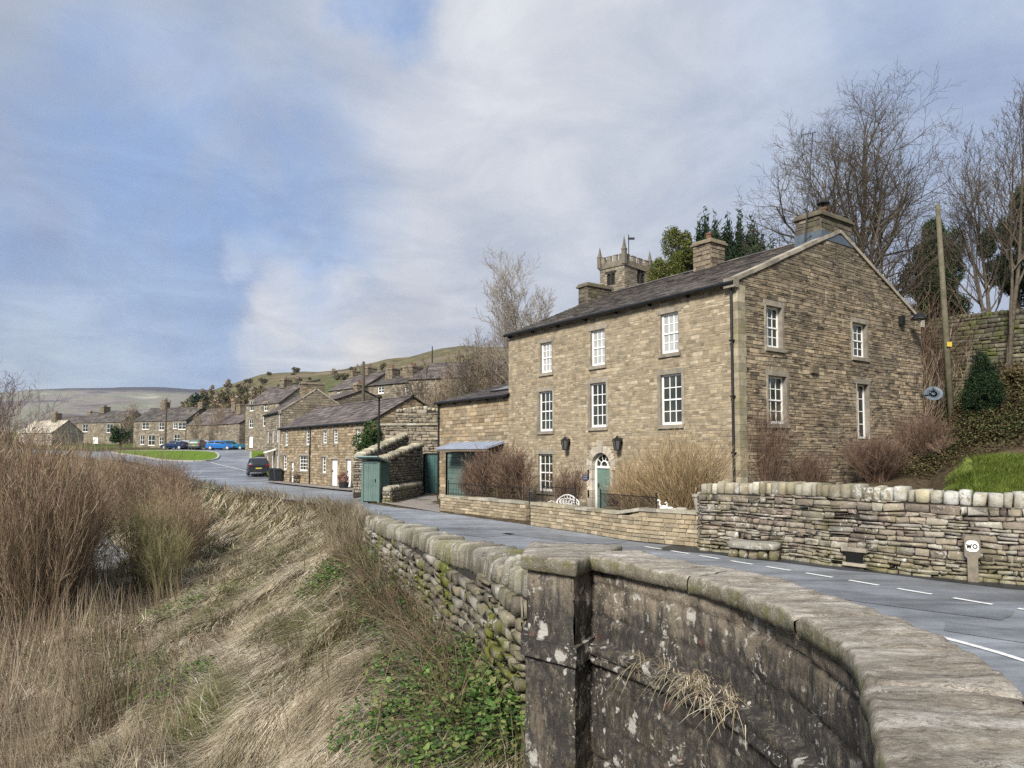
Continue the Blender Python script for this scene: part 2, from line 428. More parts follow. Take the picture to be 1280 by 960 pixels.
def T(x, y):
    x = np.asarray(x, float); y = np.asarray(y, float)
    R = road_z(x, y); z = R.copy()
    riv = inpoly(x, y, RIVPOLY)
    dE = pdist(x, y, E_BANK)*bank_squeeze(y)
    bank = np.interp(dE, [0, .25, .6, 3, 6, 9, 13, 15.5, 29, 32, 42, 75, 160], [0, -.02, -.15, -1.35, -2.35, -2.75, -2.9, -4.3, -4.3, -3.0, -2.2, -1.2, 0])
    # close to the camera the bank is a little lower at the wall foot
    near = np.clip((9.5-np.hypot(x, y))/4.5, 0, 1); bank = bank-near*.25*np.clip(dE/1.2, 0, 1)
    z = np.where(riv, R+bank+relief(x, y)*np.clip((dE-.3)/1.2, 0, 1)*np.clip((14-dE)/5, 0.1, 1), z)
    dW = pdist(x, y, W_LINE)
    right = ~riv & _rightside(x, y)
    s = (x-A0[0])*FD[0]+(y-A0[1])*FD[1]
    a = np.interp(dW, [0, .36, .4, 5.3, 10, 12, 16, 22, 24, 60, 200], [0, 0, 1.42, 1.85, 2.2, 2.7, 3.9, 6.3, 6.7, 10.5, 17])
    kk = np.clip((x/np.maximum(y, 1)-.585)/.055, 0, 1); a = np.where(y < 34, a*kk+np.minimum(a, 1.25+.18*np.maximum(dW-9, 0))*(1-kk), a)
    b = np.interp(dW, [0, 16.5, 17.5, 20, 30, 60, 110, 200], [0, 0, 1.2, 3.2, 7, 13.5, 17, 20])
    c = np.interp(dW, [0, 9.5, 12, 20, 40, 60, 110, 200], [0, .3, 2.6, 5.2, 9, 12.5, 17, 20])
    c = c*np.interp(y, [60, 75, 95, 120], [1, .9, .55, .35])
    wy = np.clip((y-40)/8, 0, 1); b = b*(1-wy)+c*wy
    wa = np.clip(-(s+.1)/.5, 0, 1)
    wa = np.where(dW < 4.6, np.clip(-(s+1.3)/.3, 0, 1), wa)
    z = np.where(right, R+a*wa+b*(1-wa), z)
    r = np.hypot(x, y); k = np.clip((r-120)/130, 0, 1); k = k*k*(3-2*k)
    z = z*(1-k)+hill_z(x, y)*k
    return z
_RIGHTPOLY = W_LINE+[(-85, 2000), (3000, 2000), (3000, 5), (60, 5)]
def _rightside(x, y): return inpoly(x, y, _RIGHTPOLY)
def TT(x, y): return float(T(np.array([x]), np.array([y]))[0])

# ------------------------------------------------------------------ ground sheet
def build_ground():
    az = np.concatenate([np.radians(np.arange(-180, -52, 6)), np.radians(np.arange(-52, 52, .3)), np.radians(np.arange(52, 180.1, 6))])
    r = [0.4]
    while r[-1] < 6500: r.append(r[-1]*1.022 if r[-1] < 260 else r[-1]*1.06)
    r = np.array(r); Rr, Az = np.meshgrid(r, az, indexing='ij')
    X = Rr*np.sin(Az); Y = Rr*np.cos(Az); Z = T(X, Y)
    dE = pdist(X, Y, E_BANK); riv = inpoly(X, Y, RIVPOLY); rt = _rightside(X, Y)
    nz = np.zeros_like(Z)
    flatX, flatY = X.ravel(), Y.ravel()
    amp = np.where(riv, .16, np.where(rt & (Rr < 200), .06, 0))
    amp = np.where(Rr > 200, 2.2, amp).ravel(); sc = np.where(Rr > 200, .012, .7).ravel()
    nzf = np.array([mn.fractal(Vector((a*s, b*s, 0)), 1., 2., 4) if k > 0 else 0 for a, b, k, s in zip(flatX, flatY, amp, sc)])*amp
    Z = Z+nzf.reshape(Z.shape)
    road = ~riv & ~rt & (Rr < 260)
    Z = np.where(road, Z-.10, Z)
    n, m = Z.shape
    V = np.stack([X, Y, Z], -1).reshape(-1, 3)
    i = np.arange(n-1)[:, None]; j = np.arange(m-1)[None, :]
    a = i*m+j; Q = np.stack([a, a+1, a+m+1, a+m], -1).reshape(-1, 4)
    t = NT('ground_earth_and_pasture'); p = t.pos()
    at_ = t.new('ShaderNodeAttribute', attribute_name='cover'); sep = t.new('ShaderNodeSeparateColor'); t.l.new(at_.outputs[0], sep.inputs[0])
    n1 = t.noise(p, .9, 6, .65); n2 = t.noise(p, 7, 6, .7); n3 = t.noise(p, .02, 6, .6); n4 = t.noise(p, .11, 6, .7)
    dry = t.ramp(t.math('ADD', t.math('MULTIPLY', n1, .5), t.math('MULTIPLY', n2, .5)), [(.38, (.035, .028, .015)), (.5, (.09, .075, .04)), (.62, (.17, .13, .08))])
    lawn = t.ramp(n1, [(.3, (.085, .135, .022)), (.55, (.13, .19, .03)), (.75, (.17, .20, .05))])
    litter = t.ramp(n2, [(.3, (.03, .022, .014)), (.5, (.075, .055, .032)), (.62, (.11, .085, .05)), (.72, (.07, .075, .025))])
    fld = t.voro(p, .0075, 'F1', 'Color', .8); fs = t.new('ShaderNodeSeparateColor'); t.l.new(fld, fs.inputs[0])
    hill = t.ramp(fs.outputs[0], [(0, (.085, .105, .03)), (.3, (.12, .12, .045)), (.55, (.095, .135, .03)), (.8, (.13, .125, .05))], 'CONSTANT')
    moor = t.ramp(n3, [(.35, (.095, .085, .04)), (.6, (.15, .125, .065))])
    sz = t.new('ShaderNodeSeparateXYZ'); t.l.new(p, sz.inputs[0])
    hill = t.mix(t.maprange(t.math('ADD', sz.outputs[2], t.math('MULTIPLY', n3, 30)), 45, 75), hill, moor)
    hill = t.mix(.75, hill, t.ramp(n4, [(.35, .45), (.65, 1.5)]), 'MULTIPLY')
    c = t.mix(sep.outputs[0], litter, dry); c = t.mix(sep.outputs[1], c, lawn); c = t.mix(sep.outputs[2], c, hill)
    t.bump(n2, .8, .06)
    mat = t.fin(c, .95, 0, .1)
    o = quads_mesh('ground', V, Q, mat, smooth=True); tag(o, None, None, kind='structure')
    # cover: R dry grass, G lawn, B hill
    cr = np.where(riv, 1.0, 0.0); cr = np.where(riv & (dE > 11), .35, cr)
    dW = pdist(X, Y, W_LINE); s = (X-A0[0])*FD[0]+(Y-A0[1])*FD[1]
    cg = np.where(rt & (s < -.2) & (dW < 10.2+.8*np.sin(X*1.7)) & (X/np.maximum(Y, 1) > .615+.012*np.sin(Y*2.3)) & (Rr < 60), 1., 0.)
    cr = np.where(rt & (dW > 15), .15, cr)
    cb = np.clip((Rr-110)/60, 0, 1)
    colr = np.stack([cr, cg, cb, np.ones_like(cr)], -1).reshape(-1, 4)
    ca = o.data.color_attributes.new('cover', 'FLOAT_COLOR', 'POINT'); ca.data.foreach_set('color', colr.astype(np.float32).ravel())
build_ground()

# ------------------------------------------------------------------ river
def build_river():
    mb = MB(); xs = np.linspace(-60, 8, 18)
    L = [(3.0, -14), (-6, -4), (-8, 6), (-10, 15), (-13, 24), (-18, 34), (-29, 52), (-50, 76), (-80, 98), (-130, 125)]
    Rr = [(-26, -14), (-27, -4), (-30, 6), (-33, 15), (-37, 26), (-43, 38), (-54, 56), (-72, 78), (-100, 100), (-150, 125)]
    L = [(3.0, -14), (-6, -4), (-8, 6), (-10, 15), (-11, 24), (-13, 30), (-16, 36), (-25, 48), (-34, 61), (-46, 76), (-64, 91), (-130, 115)]
    Rr = [(-26, -14), (-27, -4), (-30, 6), (-33, 15), (-37, 24), (-39, 30), (-43, 36), (-54, 48), (-64, 61), (-78, 76), (-92, 91), (-150, 115)]
    L = chaikin(L, 2); Rr = chaikin(Rr, 2)
    for i in range(len(L)-1):
        mb.face([(L[i][0]+4, L[i][1], -3.2), (L[i+1][0]+4, L[i+1][1], -3.2+0*1), (Rr[i+1][0], Rr[i+1][1], -3.2), (Rr[i][0], Rr[i][1], -3.2)])
    t = NT('river_water'); p = t.pos()
    t.bump(t.math('ADD', t.noise(p, 2.5, 5, .6, .5), t.noise(p, 9, 3)), 1.0, .12)
    o = mb.build('river', t.fin(t.ramp(t.noise(p, 1.3, 6, .7, .6), [(.4, (.16, .15, .12)), (.55, (.34, .35, .35)), (.65, (.6, .62, .64))]), .18, 0, .8)); tag(o, None, None, kind='structure')  # sky reflection painted into the pale base tones, along with broken turbid water
build_river()

# ------------------------------------------------------------------ road
def mat_asphalt(name, base, patchy=.25):
    t = NT(name); p = t.pos()
    n = t.noise(p, .5, 6, .65); g = t.noise(p, 60, 3, .8); base = t.mix(1., base, t.ramp(t.noise(p, .13, 4, .6), [(.35, .72), (.6, 1.2)]), 'MULTIPLY'); ms = t.new('ShaderNodeMapping'); t.l.new(p, ms.inputs[0]); ms.inputs['Rotation'].default_value = (0, 0, .84); ms.inputs['Scale'].default_value = (.12, 1.5, 1); base = t.mix(1., base, t.ramp(t.noise(ms.outputs[0], 1, 5, .65, .3), [(.36, .66), (.5, 1.0), (.62, 1.22)]), 'MULTIPLY'); base = t.mix(.8, base, t.ramp(t.noise(p, 3.1, 5, .7), [(.3, .8), (.7, 1.2)]), 'MULTIPLY'); v = t.noise(p, 180, 2, .9)
    c = t.mix(1.0, base, t.ramp(n, [(.3, 1-patchy), (.7, 1+patchy)]), 'MULTIPLY')
    c = t.mix(.8, c, t.ramp(g, [(.3, .75), (.7, 1.25)]), 'MULTIPLY'); c = t.mix(.6, c, t.ramp(v, [(.3, .6), (.72, 1.5)]), 'MULTIPLY')
    t.bump(v, .35, .006)
    return t.fin(c, t.ramp(n, [(.3, .42), (.7, .62)]), 0, .5)
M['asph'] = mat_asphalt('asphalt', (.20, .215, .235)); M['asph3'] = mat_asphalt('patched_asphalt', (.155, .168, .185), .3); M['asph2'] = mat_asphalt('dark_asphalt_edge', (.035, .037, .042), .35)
M['pave'] = mat_plain('yard_paving', (.26, .23, .20), .9, var=.3, nscale=2)
M['paint'] = mat_plain('worn_road_paint', (.75, .75, .72), .7, var=.3, nscale=14)
M['kerb'] = mat_plain('pale_kerb_stone', (.42, .41, .37), .8, var=.3)
def sheet_poly(name, poly, dz, mat, res=None, smooth=True, solid=False):
    """flat-lying sheet following the road surface, filled from a polygon"""
    import bmesh
    bm = bmesh.new()
    vs = [bm.verts.new((x, y, 0)) for x, y in poly]
    f = bm.faces.new(vs); bmesh.ops.triangulate(bm, faces=[f])
    if res:
        for _ in range(7):
            ed = [e for e in bm.edges if e.calc_length() > res]
            if not ed: break
            bmesh.ops.subdivide_edges(bm, edges=ed, cuts=1); bmesh.ops.triangulate(bm, faces=bm.faces[:])
    X = np.array([v.co.x for v in bm.verts]); Y = np.array([v.co.y for v in bm.verts]); Z = road_z(X, Y)+dz
    for v, z in zip(bm.verts, Z): v.co.z = z
    me = bpy.data.meshes.new(name); bm.to_mesh(me); bm.free(); me.materials.append(mat)
    o = bpy.data.objects.new(name, me); COL.objects.link(o)
    for p in me.polygons: p.use_smooth = smooth
    return o
def offset(P, d):
    P = np.array(P, float); t = np.gradient(P, axis=0); t /= np.linalg.norm(t, axis=1)[:, None]
    return P+np.stack([t[:, 1], -t[:, 0]], 1)*d
EL = [(2.2, 1.4), (2.2, 3.3), (1.9, 4.8), (1.5, 5.9), (1.05, 6.5)]+[(x+.38, y+.1) for x, y in WALLN]+[(x+.25, y+.1) for x, y in E_OUT]
WR = W_LINE
def clip_far(P, ymax): return [p for p in P if p[1] < ymax]
roadpoly = [(26, -2), (2.4, -2)]+clip_far(EL, 130)+[(-112, 124), (-108, 132), (-60, 112), (-45, 128)]+clip_far(WR, 126)[::-1]
o = sheet_poly('road', [(26, -2), (2.4, -2)]+clip_far(EL, 121)+[(-108, 127), (-62, 106.5), (-46, 119)]+clip_far(WR, 115)[::-1], 0, M['asph'], 3.0); tag(o, None, None, kind='structure')
# darker strip of newer asphalt against the roadside wall
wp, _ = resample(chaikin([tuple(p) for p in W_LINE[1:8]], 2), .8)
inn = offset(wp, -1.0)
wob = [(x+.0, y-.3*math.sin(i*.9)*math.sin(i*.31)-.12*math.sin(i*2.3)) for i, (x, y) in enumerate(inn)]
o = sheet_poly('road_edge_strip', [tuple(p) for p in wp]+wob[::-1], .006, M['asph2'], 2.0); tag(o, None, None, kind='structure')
# wet leaves and grit gathered along the foot of the walls
gp_, _ = resample(chaikin([tuple(p) for p in W_LINE[0:12]], 1), .3)
gin = [(x+.02*math.sin(i*3.1)-.0, y-.14-.07*math.sin(i*.8)*math.sin(i*.23+1)-.05*math.sin(i*2.9)) for i, (x, y) in enumerate(offset(gp_, .02))]
o = sheet_poly('gutter_debris', [tuple(p) for p in gp_]+gin[::-1], .011, mat_plain('wet_leaf_grit', (.075, .065, .035), .95, var=.6, nscale=5), 2.0); tag(o, None, None, kind='structure')
for k, (u, v, a, b, r) in enumerate([(1120, 752, 1.5, .42, .72), (700, 672, 1.9, .5, .75), (560, 662, 2.4, .6, .8), (1235, 790, .5, .35, .7)]):
    x, y = gp(u, v); c_, s_ = math.cos(-r), math.sin(-r)
    q = [(x+c_*i*a-s_*j*b+.05*i*j, y+s_*i*a+c_*j*b) for i, j in ((-1, -1), (0, -1.06), (1, -1), (1.03, 0), (1, 1), (0, .96), (-1, 1))]
    o = sheet_poly('road_patch', q, .0075, M['asph3'], 2.0); tag(o, None, None, kind='structure')
# village green with pale kerb
GREEN = chaikin([(-35.5, 84.5), (-42, 85.6), (-49.5, 94.5), (-60, 104.5), (-57, 108), (-45, 107), (-39, 95)], 2, True)
mb = MB(); gx = np.array(GREEN)
mb.prism([tuple(p) for p in GREEN], list(road_z(gx[:, 0], gx[:, 1])-.1), list(road_z(gx[:, 0], gx[:, 1])+.12))
o = mb.build('village_green', mat_plain('green_turf', (.13, .21, .025), .95, var=.3, nscale=1.2, spec=.1)); tag(o, None, None, kind='structure')
def ribbon(name, P, w, dz, mat, thick=.0, parent=None):
    P, _ = resample(P, .4 if len(P) < 40 else .6); a = offset(P, w/2); b = offset(P, -w/2); mb = MB()
    za = road_z(a[:, 0], a[:, 1])+dz; zb = road_z(b[:, 0], b[:, 1])+dz
    for i in range(len(P)-1):
        q = [(*a[i], za[i]), (*a[i+1], za[i+1]), (*b[i+1], zb[i+1]), (*b[i], zb[i])]
        mb.face(q)
        if thick:
            for s, zz in ((a, za), (b, zb)):
                mb.face([(*s[i], zz[i]-thick), (*s[i+1], zz[i+1]-thick), (*s[i+1], zz[i+1]), (*s[i], zz[i])])
    return mb.build(name, mat, parent)
g2 = GREEN+[GREEN[0]]
o = ribbon('kerb', g2[:], .28, .15, M['kerb'], .25); tag(o, None, None, kind='structure')
# kerb of the side road's right-hand edge
o = ribbon('kerb', chaikin([(-22.2, 67.5), (-26.0, 73), (-29.2, 80), (-33.5, 91), (-38.6, 105)], 2), .25, .14, M['kerb'], .25); tag(o, None, None, kind='structure')
VERGE = [(-19.6, 59.5), (-22.2, 67.5), (-26.0, 73), (-29.2, 80), (-33.5, 91), (-38.6, 105), (-36.5, 106), (-31, 92), (-25, 80), (-21, 68), (-18, 60)]
o = sheet_poly('grass_verge', VERGE, .13, bpy.data.materials['green_turf'], 3); tag(o, None, None, kind='structure')
# painted lines: give-way dashes across the junction, edge line, lines at the side road
giveway = [gp(u, v) for u, v in [(806, 683.5), (840, 689), (879, 695.5), (914, 701.5), (954, 708), (1000, 715.5), (1055, 724.5), (1112, 734.5), (1178, 745.5), (1245, 757), (1330, 770), (1420, 783)]]
gpts, _ = resample(chaikin(giveway, 2), .05)
def dashes(name, P, on, off, w, dz=.010):
    mb = MB(); L = np.concatenate(([0], np.cumsum(np.linalg.norm(np.diff(P, axis=0), axis=1))))
    a = offset(P, w/2); b = offset(P, -w/2); s = 0
    while s+on < L[-1]:
        idx = np.where((L >= s) & (L <= s+on))[0]
        for i, j in zip(idx[:-1], idx[1:]):
            z = lambda q: float(road_z(q[0], q[1]))+dz
            mb.face([(*a[i], z(a[i])), (*a[j], z(a[j])), (*b[j], z(b[j])), (*b[i], z(b[i]))])
        s += on+off
    return mb
# dashes follow the photograph: the mark is two thirds of the period
o = dashes('road_marking', gpts, .62, .33, .10).build('road_marking', M['paint']); tag(o, None, None, kind='structure')
el = [gp(u, v) for u, v in [(1155, 791.5), (1200, 803), (1240, 814), (1282, 827), (1360, 853), (1480, 895)]]
P_, _ = resample(chaikin(el, 2), .05)
o = dashes('road_marking', P_, 40, 1, .10) if False else None
mb = MB(); a_ = offset(P_, .05); b_ = offset(P_, -.05)
for i in range(len(P_)-1):
    zz = lambda q: float(road_z(q[0], q[1]))+.010
    mb.face([(*a_[i], zz(a_[i])), (*a_[i+1], zz(a_[i+1])), (*b_[i+1], zz(b_[i+1])), (*b_[i], zz(b_[i]))])
o = mb.build('road_marking', M['paint']); tag(o, None, None, kind='structure')
mk = MB()
for a_, b_, w in [((-35.2, 83.2), (-22.5, 65.5), .22)]:
    P_, _ = resample([a_, b_], .1); d_ = dashes('', P_, .6, .3, w, .012); mk.v += [tuple(q) for q in d_.v]; mk.f += d_.f; mk.m += d_.m
o = mk.build('road_marking', M['paint']); tag(o, None, None, kind='structure')
o = ribbon('road_marking', chaikin([(-62, 97.5), (-47, 84.5), (-37, 72), (-27.5, 58.5), (-15.5, 42)], 2), .12, .012, M['paint']); tag(o, None, None, kind='structure')
# stone flagged yard in front of the garage
yard = [gp(u, v) for u, v in [(478, 629), (550, 641)]]+[(-3.2, 31.6), (-4.0, 38), (-4.6, 43.2), (-5.6, 43.2)]
o = sheet_poly('yard_paving', yard, .02, M['pave'], 2); tag(o, None, None, kind='structure')
# footpath in front of the cottages
o = sheet_poly('pavement', [(-9.0, 45.6), (-19.3, 58.7), (-20.2, 58.0), (-10.2, 44.6)], .10, M['pave'], 2); tag(o, None, None, kind='structure')
# bridge deck under the parapet
mb = MB(); mb.box(ID, (-9, -7, -.9), (2.2, .55, .52)); o = mb.build('bridge_deck', M['asph']); tag(o, None, None, kind='structure')

# ------------------------------------------------------------------ far moor
def build_far():
    us = np.arange(-700, 1700, 12.); n = 26
    sky = np.interp(us, [-700, 0, 40, 90, 150, 200, 262, 330, 1700], [470, 489, 485.5, 484.5, 482.5, 482.5, 486, 494, 500])
    V = []; 
    for i in range(n):
        t = i/(n-1); r = 2300+2300*t
        for u, s in zip(us, sky):
            az = math.atan((u-640)/FPX); zc = (HOR-s)/FPX*(4300)*math.cos(az)
            z = -30+(zc+30)*(min(1, t*1.13)**.85)
            if t < 1: z += 26*mn.fractal(Vector((u*.012, t*5, 3)), 1, 2, 5)*math.sin(min(1, t*1.05)*PI)
            if i == n-1: z -= 60
            z += 12*mn.fractal(Vector((u*.05, t*14, 8)), 1, 2, 4)*(1-t)*min(1, t*4)
            V.append((r*math.sin(az), r*math.cos(az), z))
    m = len(us); i = np.arange(n-1)[:, None]; j = np.arange(m-1)[None, :]; a = i*m+j
    Q = np.stack([a, a+1, a+m+1, a+m], -1).reshape(-1, 4)
    t = NT('far_moorland'); p = t.pos(); sz = t.new('ShaderNodeSeparateXYZ'); t.l.new(p, sz.inputs[0])
    mp = t.new('ShaderNodeMapping'); t.l.new(p, mp.inputs[0]); mp.inputs['Scale'].default_value = (.0012, .0004, .006)
    nn = t.noise(mp.outputs[0], 3, 6, .65)
    c = t.ramp(nn, [(.36, (.09, .075, .06)), (.45, (.24, .20, .15)), (.54, (.18, .18, .10)), (.64, (.38, .34, .26))])
    c = t.mix(t.maprange(t.math('ADD', sz.outputs[2], t.math('MULTIPLY', nn, 60)), 335, 365), c, (.045, .035, .03))
    o = quads_mesh('moorland', np.array(V), Q, t.fin(c, 1, 0, .05), smooth=True); tag(o, None, None, kind='structure')
build_far()
# ------------------------------------------------------------------ buildings
def s_at(O, D, u):
    k = ray(u, 500)[0]; return (O[0]-k*O[1])/(k*D[1]-D[0])
def facepx(O, D, u, v):
    s = s_at(O, D, u); return s, zpx(u, v, O[1]+D[1]*s)
def rectpx(O, D, u0, u1, v0, v1):
    """rectangle on a wall from pixel corners: v at the middle"""
    s0 = s_at(O, D, u0); s1 = s_at(O, D, u1); Ym = O[1]+D[1]*(s0+s1)/2; um = (u0+u1)/2
    return (min(s0, s1), max(s0, s1), zpx(um, v1, Ym), zpx(um, v0, Ym))
def window(parent, mp, r, cols=3, rows=2, pane='glass', frame='white', sash=True, sill=True, lintel=.18, jamb=0., stone='dress', simple=False, fw=.07, bar=.030, rec=.08):
    s0, s1, z0, z1 = r; mb = MB()
    w = mb.box
    w(mp, (s0, z0, -rec-.05), (s0+fw, z1, -rec)); w(mp, (s1-fw, z0, -rec-.05), (s1, z1, -rec))
    w(mp, (s0+fw, z1-fw, -rec-.05), (s1-fw, z1, -rec-.002)); w(mp, (s0+fw, z0, -rec-.05), (s1-fw, z0+fw*1.4, -rec-.002))
    zm = (z0+z1)/2
    if sash: w(mp, (s0+fw, zm-.025, -rec-.045), (s1-fw, zm+.025, -rec+.006))
    if cols > 1:
        for i in range(1, cols):
            x = s0+fw+(s1-s0-2*fw)*i/cols; w(mp, (x-bar/2, z0+fw*1.4, -rec-.040), (x+bar/2, z1-fw, -rec-.012))
    for half in ((z0+fw*1.4, zm-.025), (zm+.025, z1-fw)) if sash else ((z0+fw*1.4, z1-fw),):
        for i in range(1, rows):
            z = half[0]+(half[1]-half[0])*i/rows; w(mp, (s0+fw, z-bar/2, -rec-.041), (s1-fw, z+bar/2, -rec-.013))
    wo = mb.build('window', M[frame], parent)
    mb = MB(); mb.box(mp, (s0+fw*.5, z0+fw*.5, -rec-.04), (s1-fw*.5, z1-fw*.5, -rec-.028))
    mb.build('pane', M[pane], wo)
    mb = MB()
    if sill: mb.box(mp, (s0-.09, z0-.13, -rec), (s1+.09, z0, .075)); mb.build('sill', M[stone], wo)
    mb = MB()
    if lintel: mb.box(mp, (s0-.13, z1, -rec-.06), (s1+.13, z1+lintel, .028))
    j = jamb if jamb else .012
    mb.box(mp, (s0-j, z0, -rec-.06), (s0, z1, .030)); mb.box(mp, (s1, z0, -rec-.06), (s1+j, z1, .030))
    mb.build('surround', M[stone], wo)
    return wo
def whole(r, lintel=.18, sill=.13, side=.0): return (r[0]-side-.01, r[1]+side+.01, r[2]-sill*.9, r[3]+lintel*.9)
def plank_door(parent, mp, r, mat, rec=.12, surround='dress', lintel=.18, n=5, handle=True, panel=False):
    s0, s1, z0, z1 = r; mb = MB(); w = (s1-s0)/n
    for i in range(n): mb.box(mp, (s0+i*w+.004, z0+.02, -rec-.05), (s0+(i+1)*w-.004, z1, -rec+(.004 if i % 2 else 0)))
    if panel:
        for a, b in ((.08, .42), (.5, .93)): mb.box(mp, (s0+.12, z0+(z1-z0)*a, -rec+.005), (s1-.12, z0+(z1-z0)*b, -rec+.02))
    d = mb.build('door', mat, parent)
    if handle:
        mb = MB(); mb.box(mp, (s1-.14, z0+1.0, -rec+.004), (s1-.09, z0+1.14, -rec+.05)); mb.build('handle', M['iron'], d)
    if surround:
        mb = MB(); mb.box(mp, (s0-.13, z1, -rec-.06), (s1+.13, z1+lintel, .03))
        mb.box(mp, (s0-.012, z0, -rec-.06), (s0, z1, .02)); mb.box(mp, (s1, z0, -rec-.06), (s1+.012, z1, .02)); mb.build('surround', M[surround], d)
    return d
class House:
    def __init__(h, name, label, O, F, G, L, D, z0, eave, rise, stone, mortar, roof, holes_f=(), holes_g=(), group=None, course=(.12, .2), length=(.25, .6),
                 depth=.03, gap=.008, over=.18, verge=False, far_stones=True, gable_stone=None, gable_mortar=None, ridge_t=None, gcourse=None, glength=None, gdepth=None, ggap=None,
                 slate=(.28, .4), slw=(.3, .6), gable_fat=False, back=True, cat='house', wob=False):
        O = np.array(O, float); F = np.array(F, float); G = np.array(G, float)
        h.O, h.F, h.G, h.L, h.D, h.z0, h.eave, h.rise = O, F, G, L, D, z0, eave, rise
        h.root = thing(name, label, cat, (O[0], O[1], z0), group)
        rt = ridge_t if ridge_t is not None else D/2; h.rt = rt
        h.front = lambda s, z, d: (O[0]+F[0]*s-G[0]*d, O[1]+F[1]*s-G[1]*d, z)
        h.near = lambda t, z, d: (O[0]+G[0]*t-F[0]*d, O[1]+G[1]*t-F[1]*d, z)
        h.farg = lambda t, z, d: (O[0]+F[0]*(L+d)+G[0]*t, O[1]+F[1]*(L+d)+G[1]*t, z)
        h.rear = lambda s, z, d: (O[0]+F[0]*s+G[0]*(D+d), O[1]+F[1]*s+G[1]*(D+d), z)
        h.loc = lambda s, t, z: (O[0]+F[0]*s+G[0]*t, O[1]+F[1]*s+G[1]*t, z)
        gz = lambda z: ((0, D) if z <= eave else (rt*(z-eave)/rise, D-(D-rt)*(z-eave)/rise))
        h.gz = gz
        # walls: front + rear in one part, each gable its own
        mb = MB(); backing(mb, h.front, 0, L, z0-1.2, eave, holes_f, 1); 
        stonework(mb, h.front, 0.0, L, z0-.1, eave, course, length, depth, gap, holes_f)
        mb.build('wall', [M[stone], M[mortar]], h.root)
        mb = MB(); backing(mb, h.rear, 0, L, z0-1.2, eave, (), 0); mb.build('rear_wall', M[mortar], h.root)
        gs, gm = gable_stone or stone, gable_mortar or mortar
        gc, gl, gd, gg = gcourse or course, glength or length, gdepth or depth, ggap or gap
        for mp, hol, on in ((h.near, holes_g, True), (h.farg, (), far_stones)):
            mb = MB(); backing(mb, mp, 0, D, z0-1.2, eave, hol, 1)
            mb.face([mp(0, eave, 0), mp(D, eave, 0), mp(rt, eave+rise, 0)], 1)
            if on: stonework(mb, wobble(mp, .045) if wob else mp, 0, D, z0-.1, eave+rise-.05, gc, gl, gd, gg, hol, lim=lambda z: (gz(z)[0]+.0, gz(z)[1]-.0), fat=gable_fat)
            mb.build('gable_wall', [M[gs], M[gm]], h.root, smooth=gable_fat)
        # roof
        mb = MB(); e0 = -.02 if verge else -.12
        for sgn in (0, 1):
            run = rt if sgn == 0 else D-rt; sl = math.hypot(run, rise); c_, s_ = run/sl, rise/sl
            def rp(s, r, d, sgn=sgn, c_=c_, s_=s_):
                t = -over*c_+r*c_-d*s_ ; z = eave+.03-over*s_+r*s_+d*c_
                if sgn: t = D-t
                return h.loc(s, t, z)
            tot = sl+over
            mb.face([rp(e0, 0, 0), rp(L-e0, 0, 0), rp(L-e0, tot, 0), rp(e0, tot, 0)], 1)
            mb.face([rp(e0, 0, -.07), rp(L-e0, 0, -.07), rp(L-e0, tot, -.07), rp(e0, tot, -.07)], 1)
            r = 0.0; row = 0
            while r < tot-.05:
                k = slate[1]-(slate[1]-slate[0])*r/tot; u = e0-random.uniform(0, slw[0])
                while u < L-e0:
                    w = random.uniform(*slw); a, b = max(u, e0), min(u+w, L-e0)
                    if b-a > .03:
                        r1 = min(r+k+.03, tot); j = lambda: random.uniform(-.008, .008); th = random.uniform(.025, .045)
                        p = [rp(a+.004, r+j(), .004+.0), rp(b-.004, r+j(), .004), rp(b-.004, r1, -.01), rp(a+.004, r1, -.01),
                             rp(a+.004, r+j(), th), rp(b-.004, r+j(), th+j()*.5), rp(b-.004, r1, .006), rp(a+.004, r1, .006)]
                        mb.add(p, [(4, 5, 6, 7), (0, 1, 5, 4), (1, 2, 6, 5), (0, 4, 7, 3)], 0)
                    u += w
                r += k; row += 1
        h.roof = mb.build('roof', [M[roof], M['drym']], h.root)
        mb = MB(); u = e0
        while u < L-e0:
            w = min(.55, L-e0-u); mm = lambda x, y, z: h.loc(x, rt+y, eave+rise+.06+z)
            p = [mm(u+.005, -.16, -.05), mm(u+w-.005, -.16, -.05), mm(u+w-.005, 0, .05), mm(u+.005, 0, .05), mm(u+w-.005, .16, -.05), mm(u+.005, .16, -.05)]
            mb.add(p, [(0, 1, 2, 3), (3, 2, 4, 5)]); u += .55
        mb.build('ridge_tiles', M[roof], h.roof)
        if verge:
            mb = MB()
            for sgn in (0, 1):
                run = rt if sgn == 0 else D-rt; sl = math.hypot(run, rise); n = int(sl/.75); c_, s_ = run/sl, rise/sl
                for i in range(n):
                    r0, r1 = sl*i/n-(.12 if i == 0 else 0), sl*(i+1)/n-.008
                    def vm(x, y, z, sgn=sgn, c_=c_, s_=s_):
                        t = y*c_-z*s_; zz = eave+y*s_+z*c_
                        return h.loc(x, (D-t) if sgn else t, zz)
                    jj = random.uniform(-.01, .01)
                    mb.box(vm, (-.07, r0, .02+jj), (.30, r1, .15+jj))
            mb.box(lambda x, y, z: h.loc(x, y, z), (-.08, -.24, eave-.22), (.34, .0, eave+.1))
            mb.box(lambda x, y, z: h.loc(x, y, z), (-.08, D, eave-.22), (.34, D+.24, eave+.1))
            mb.build('verge_coping', M['dress'], h.roof)
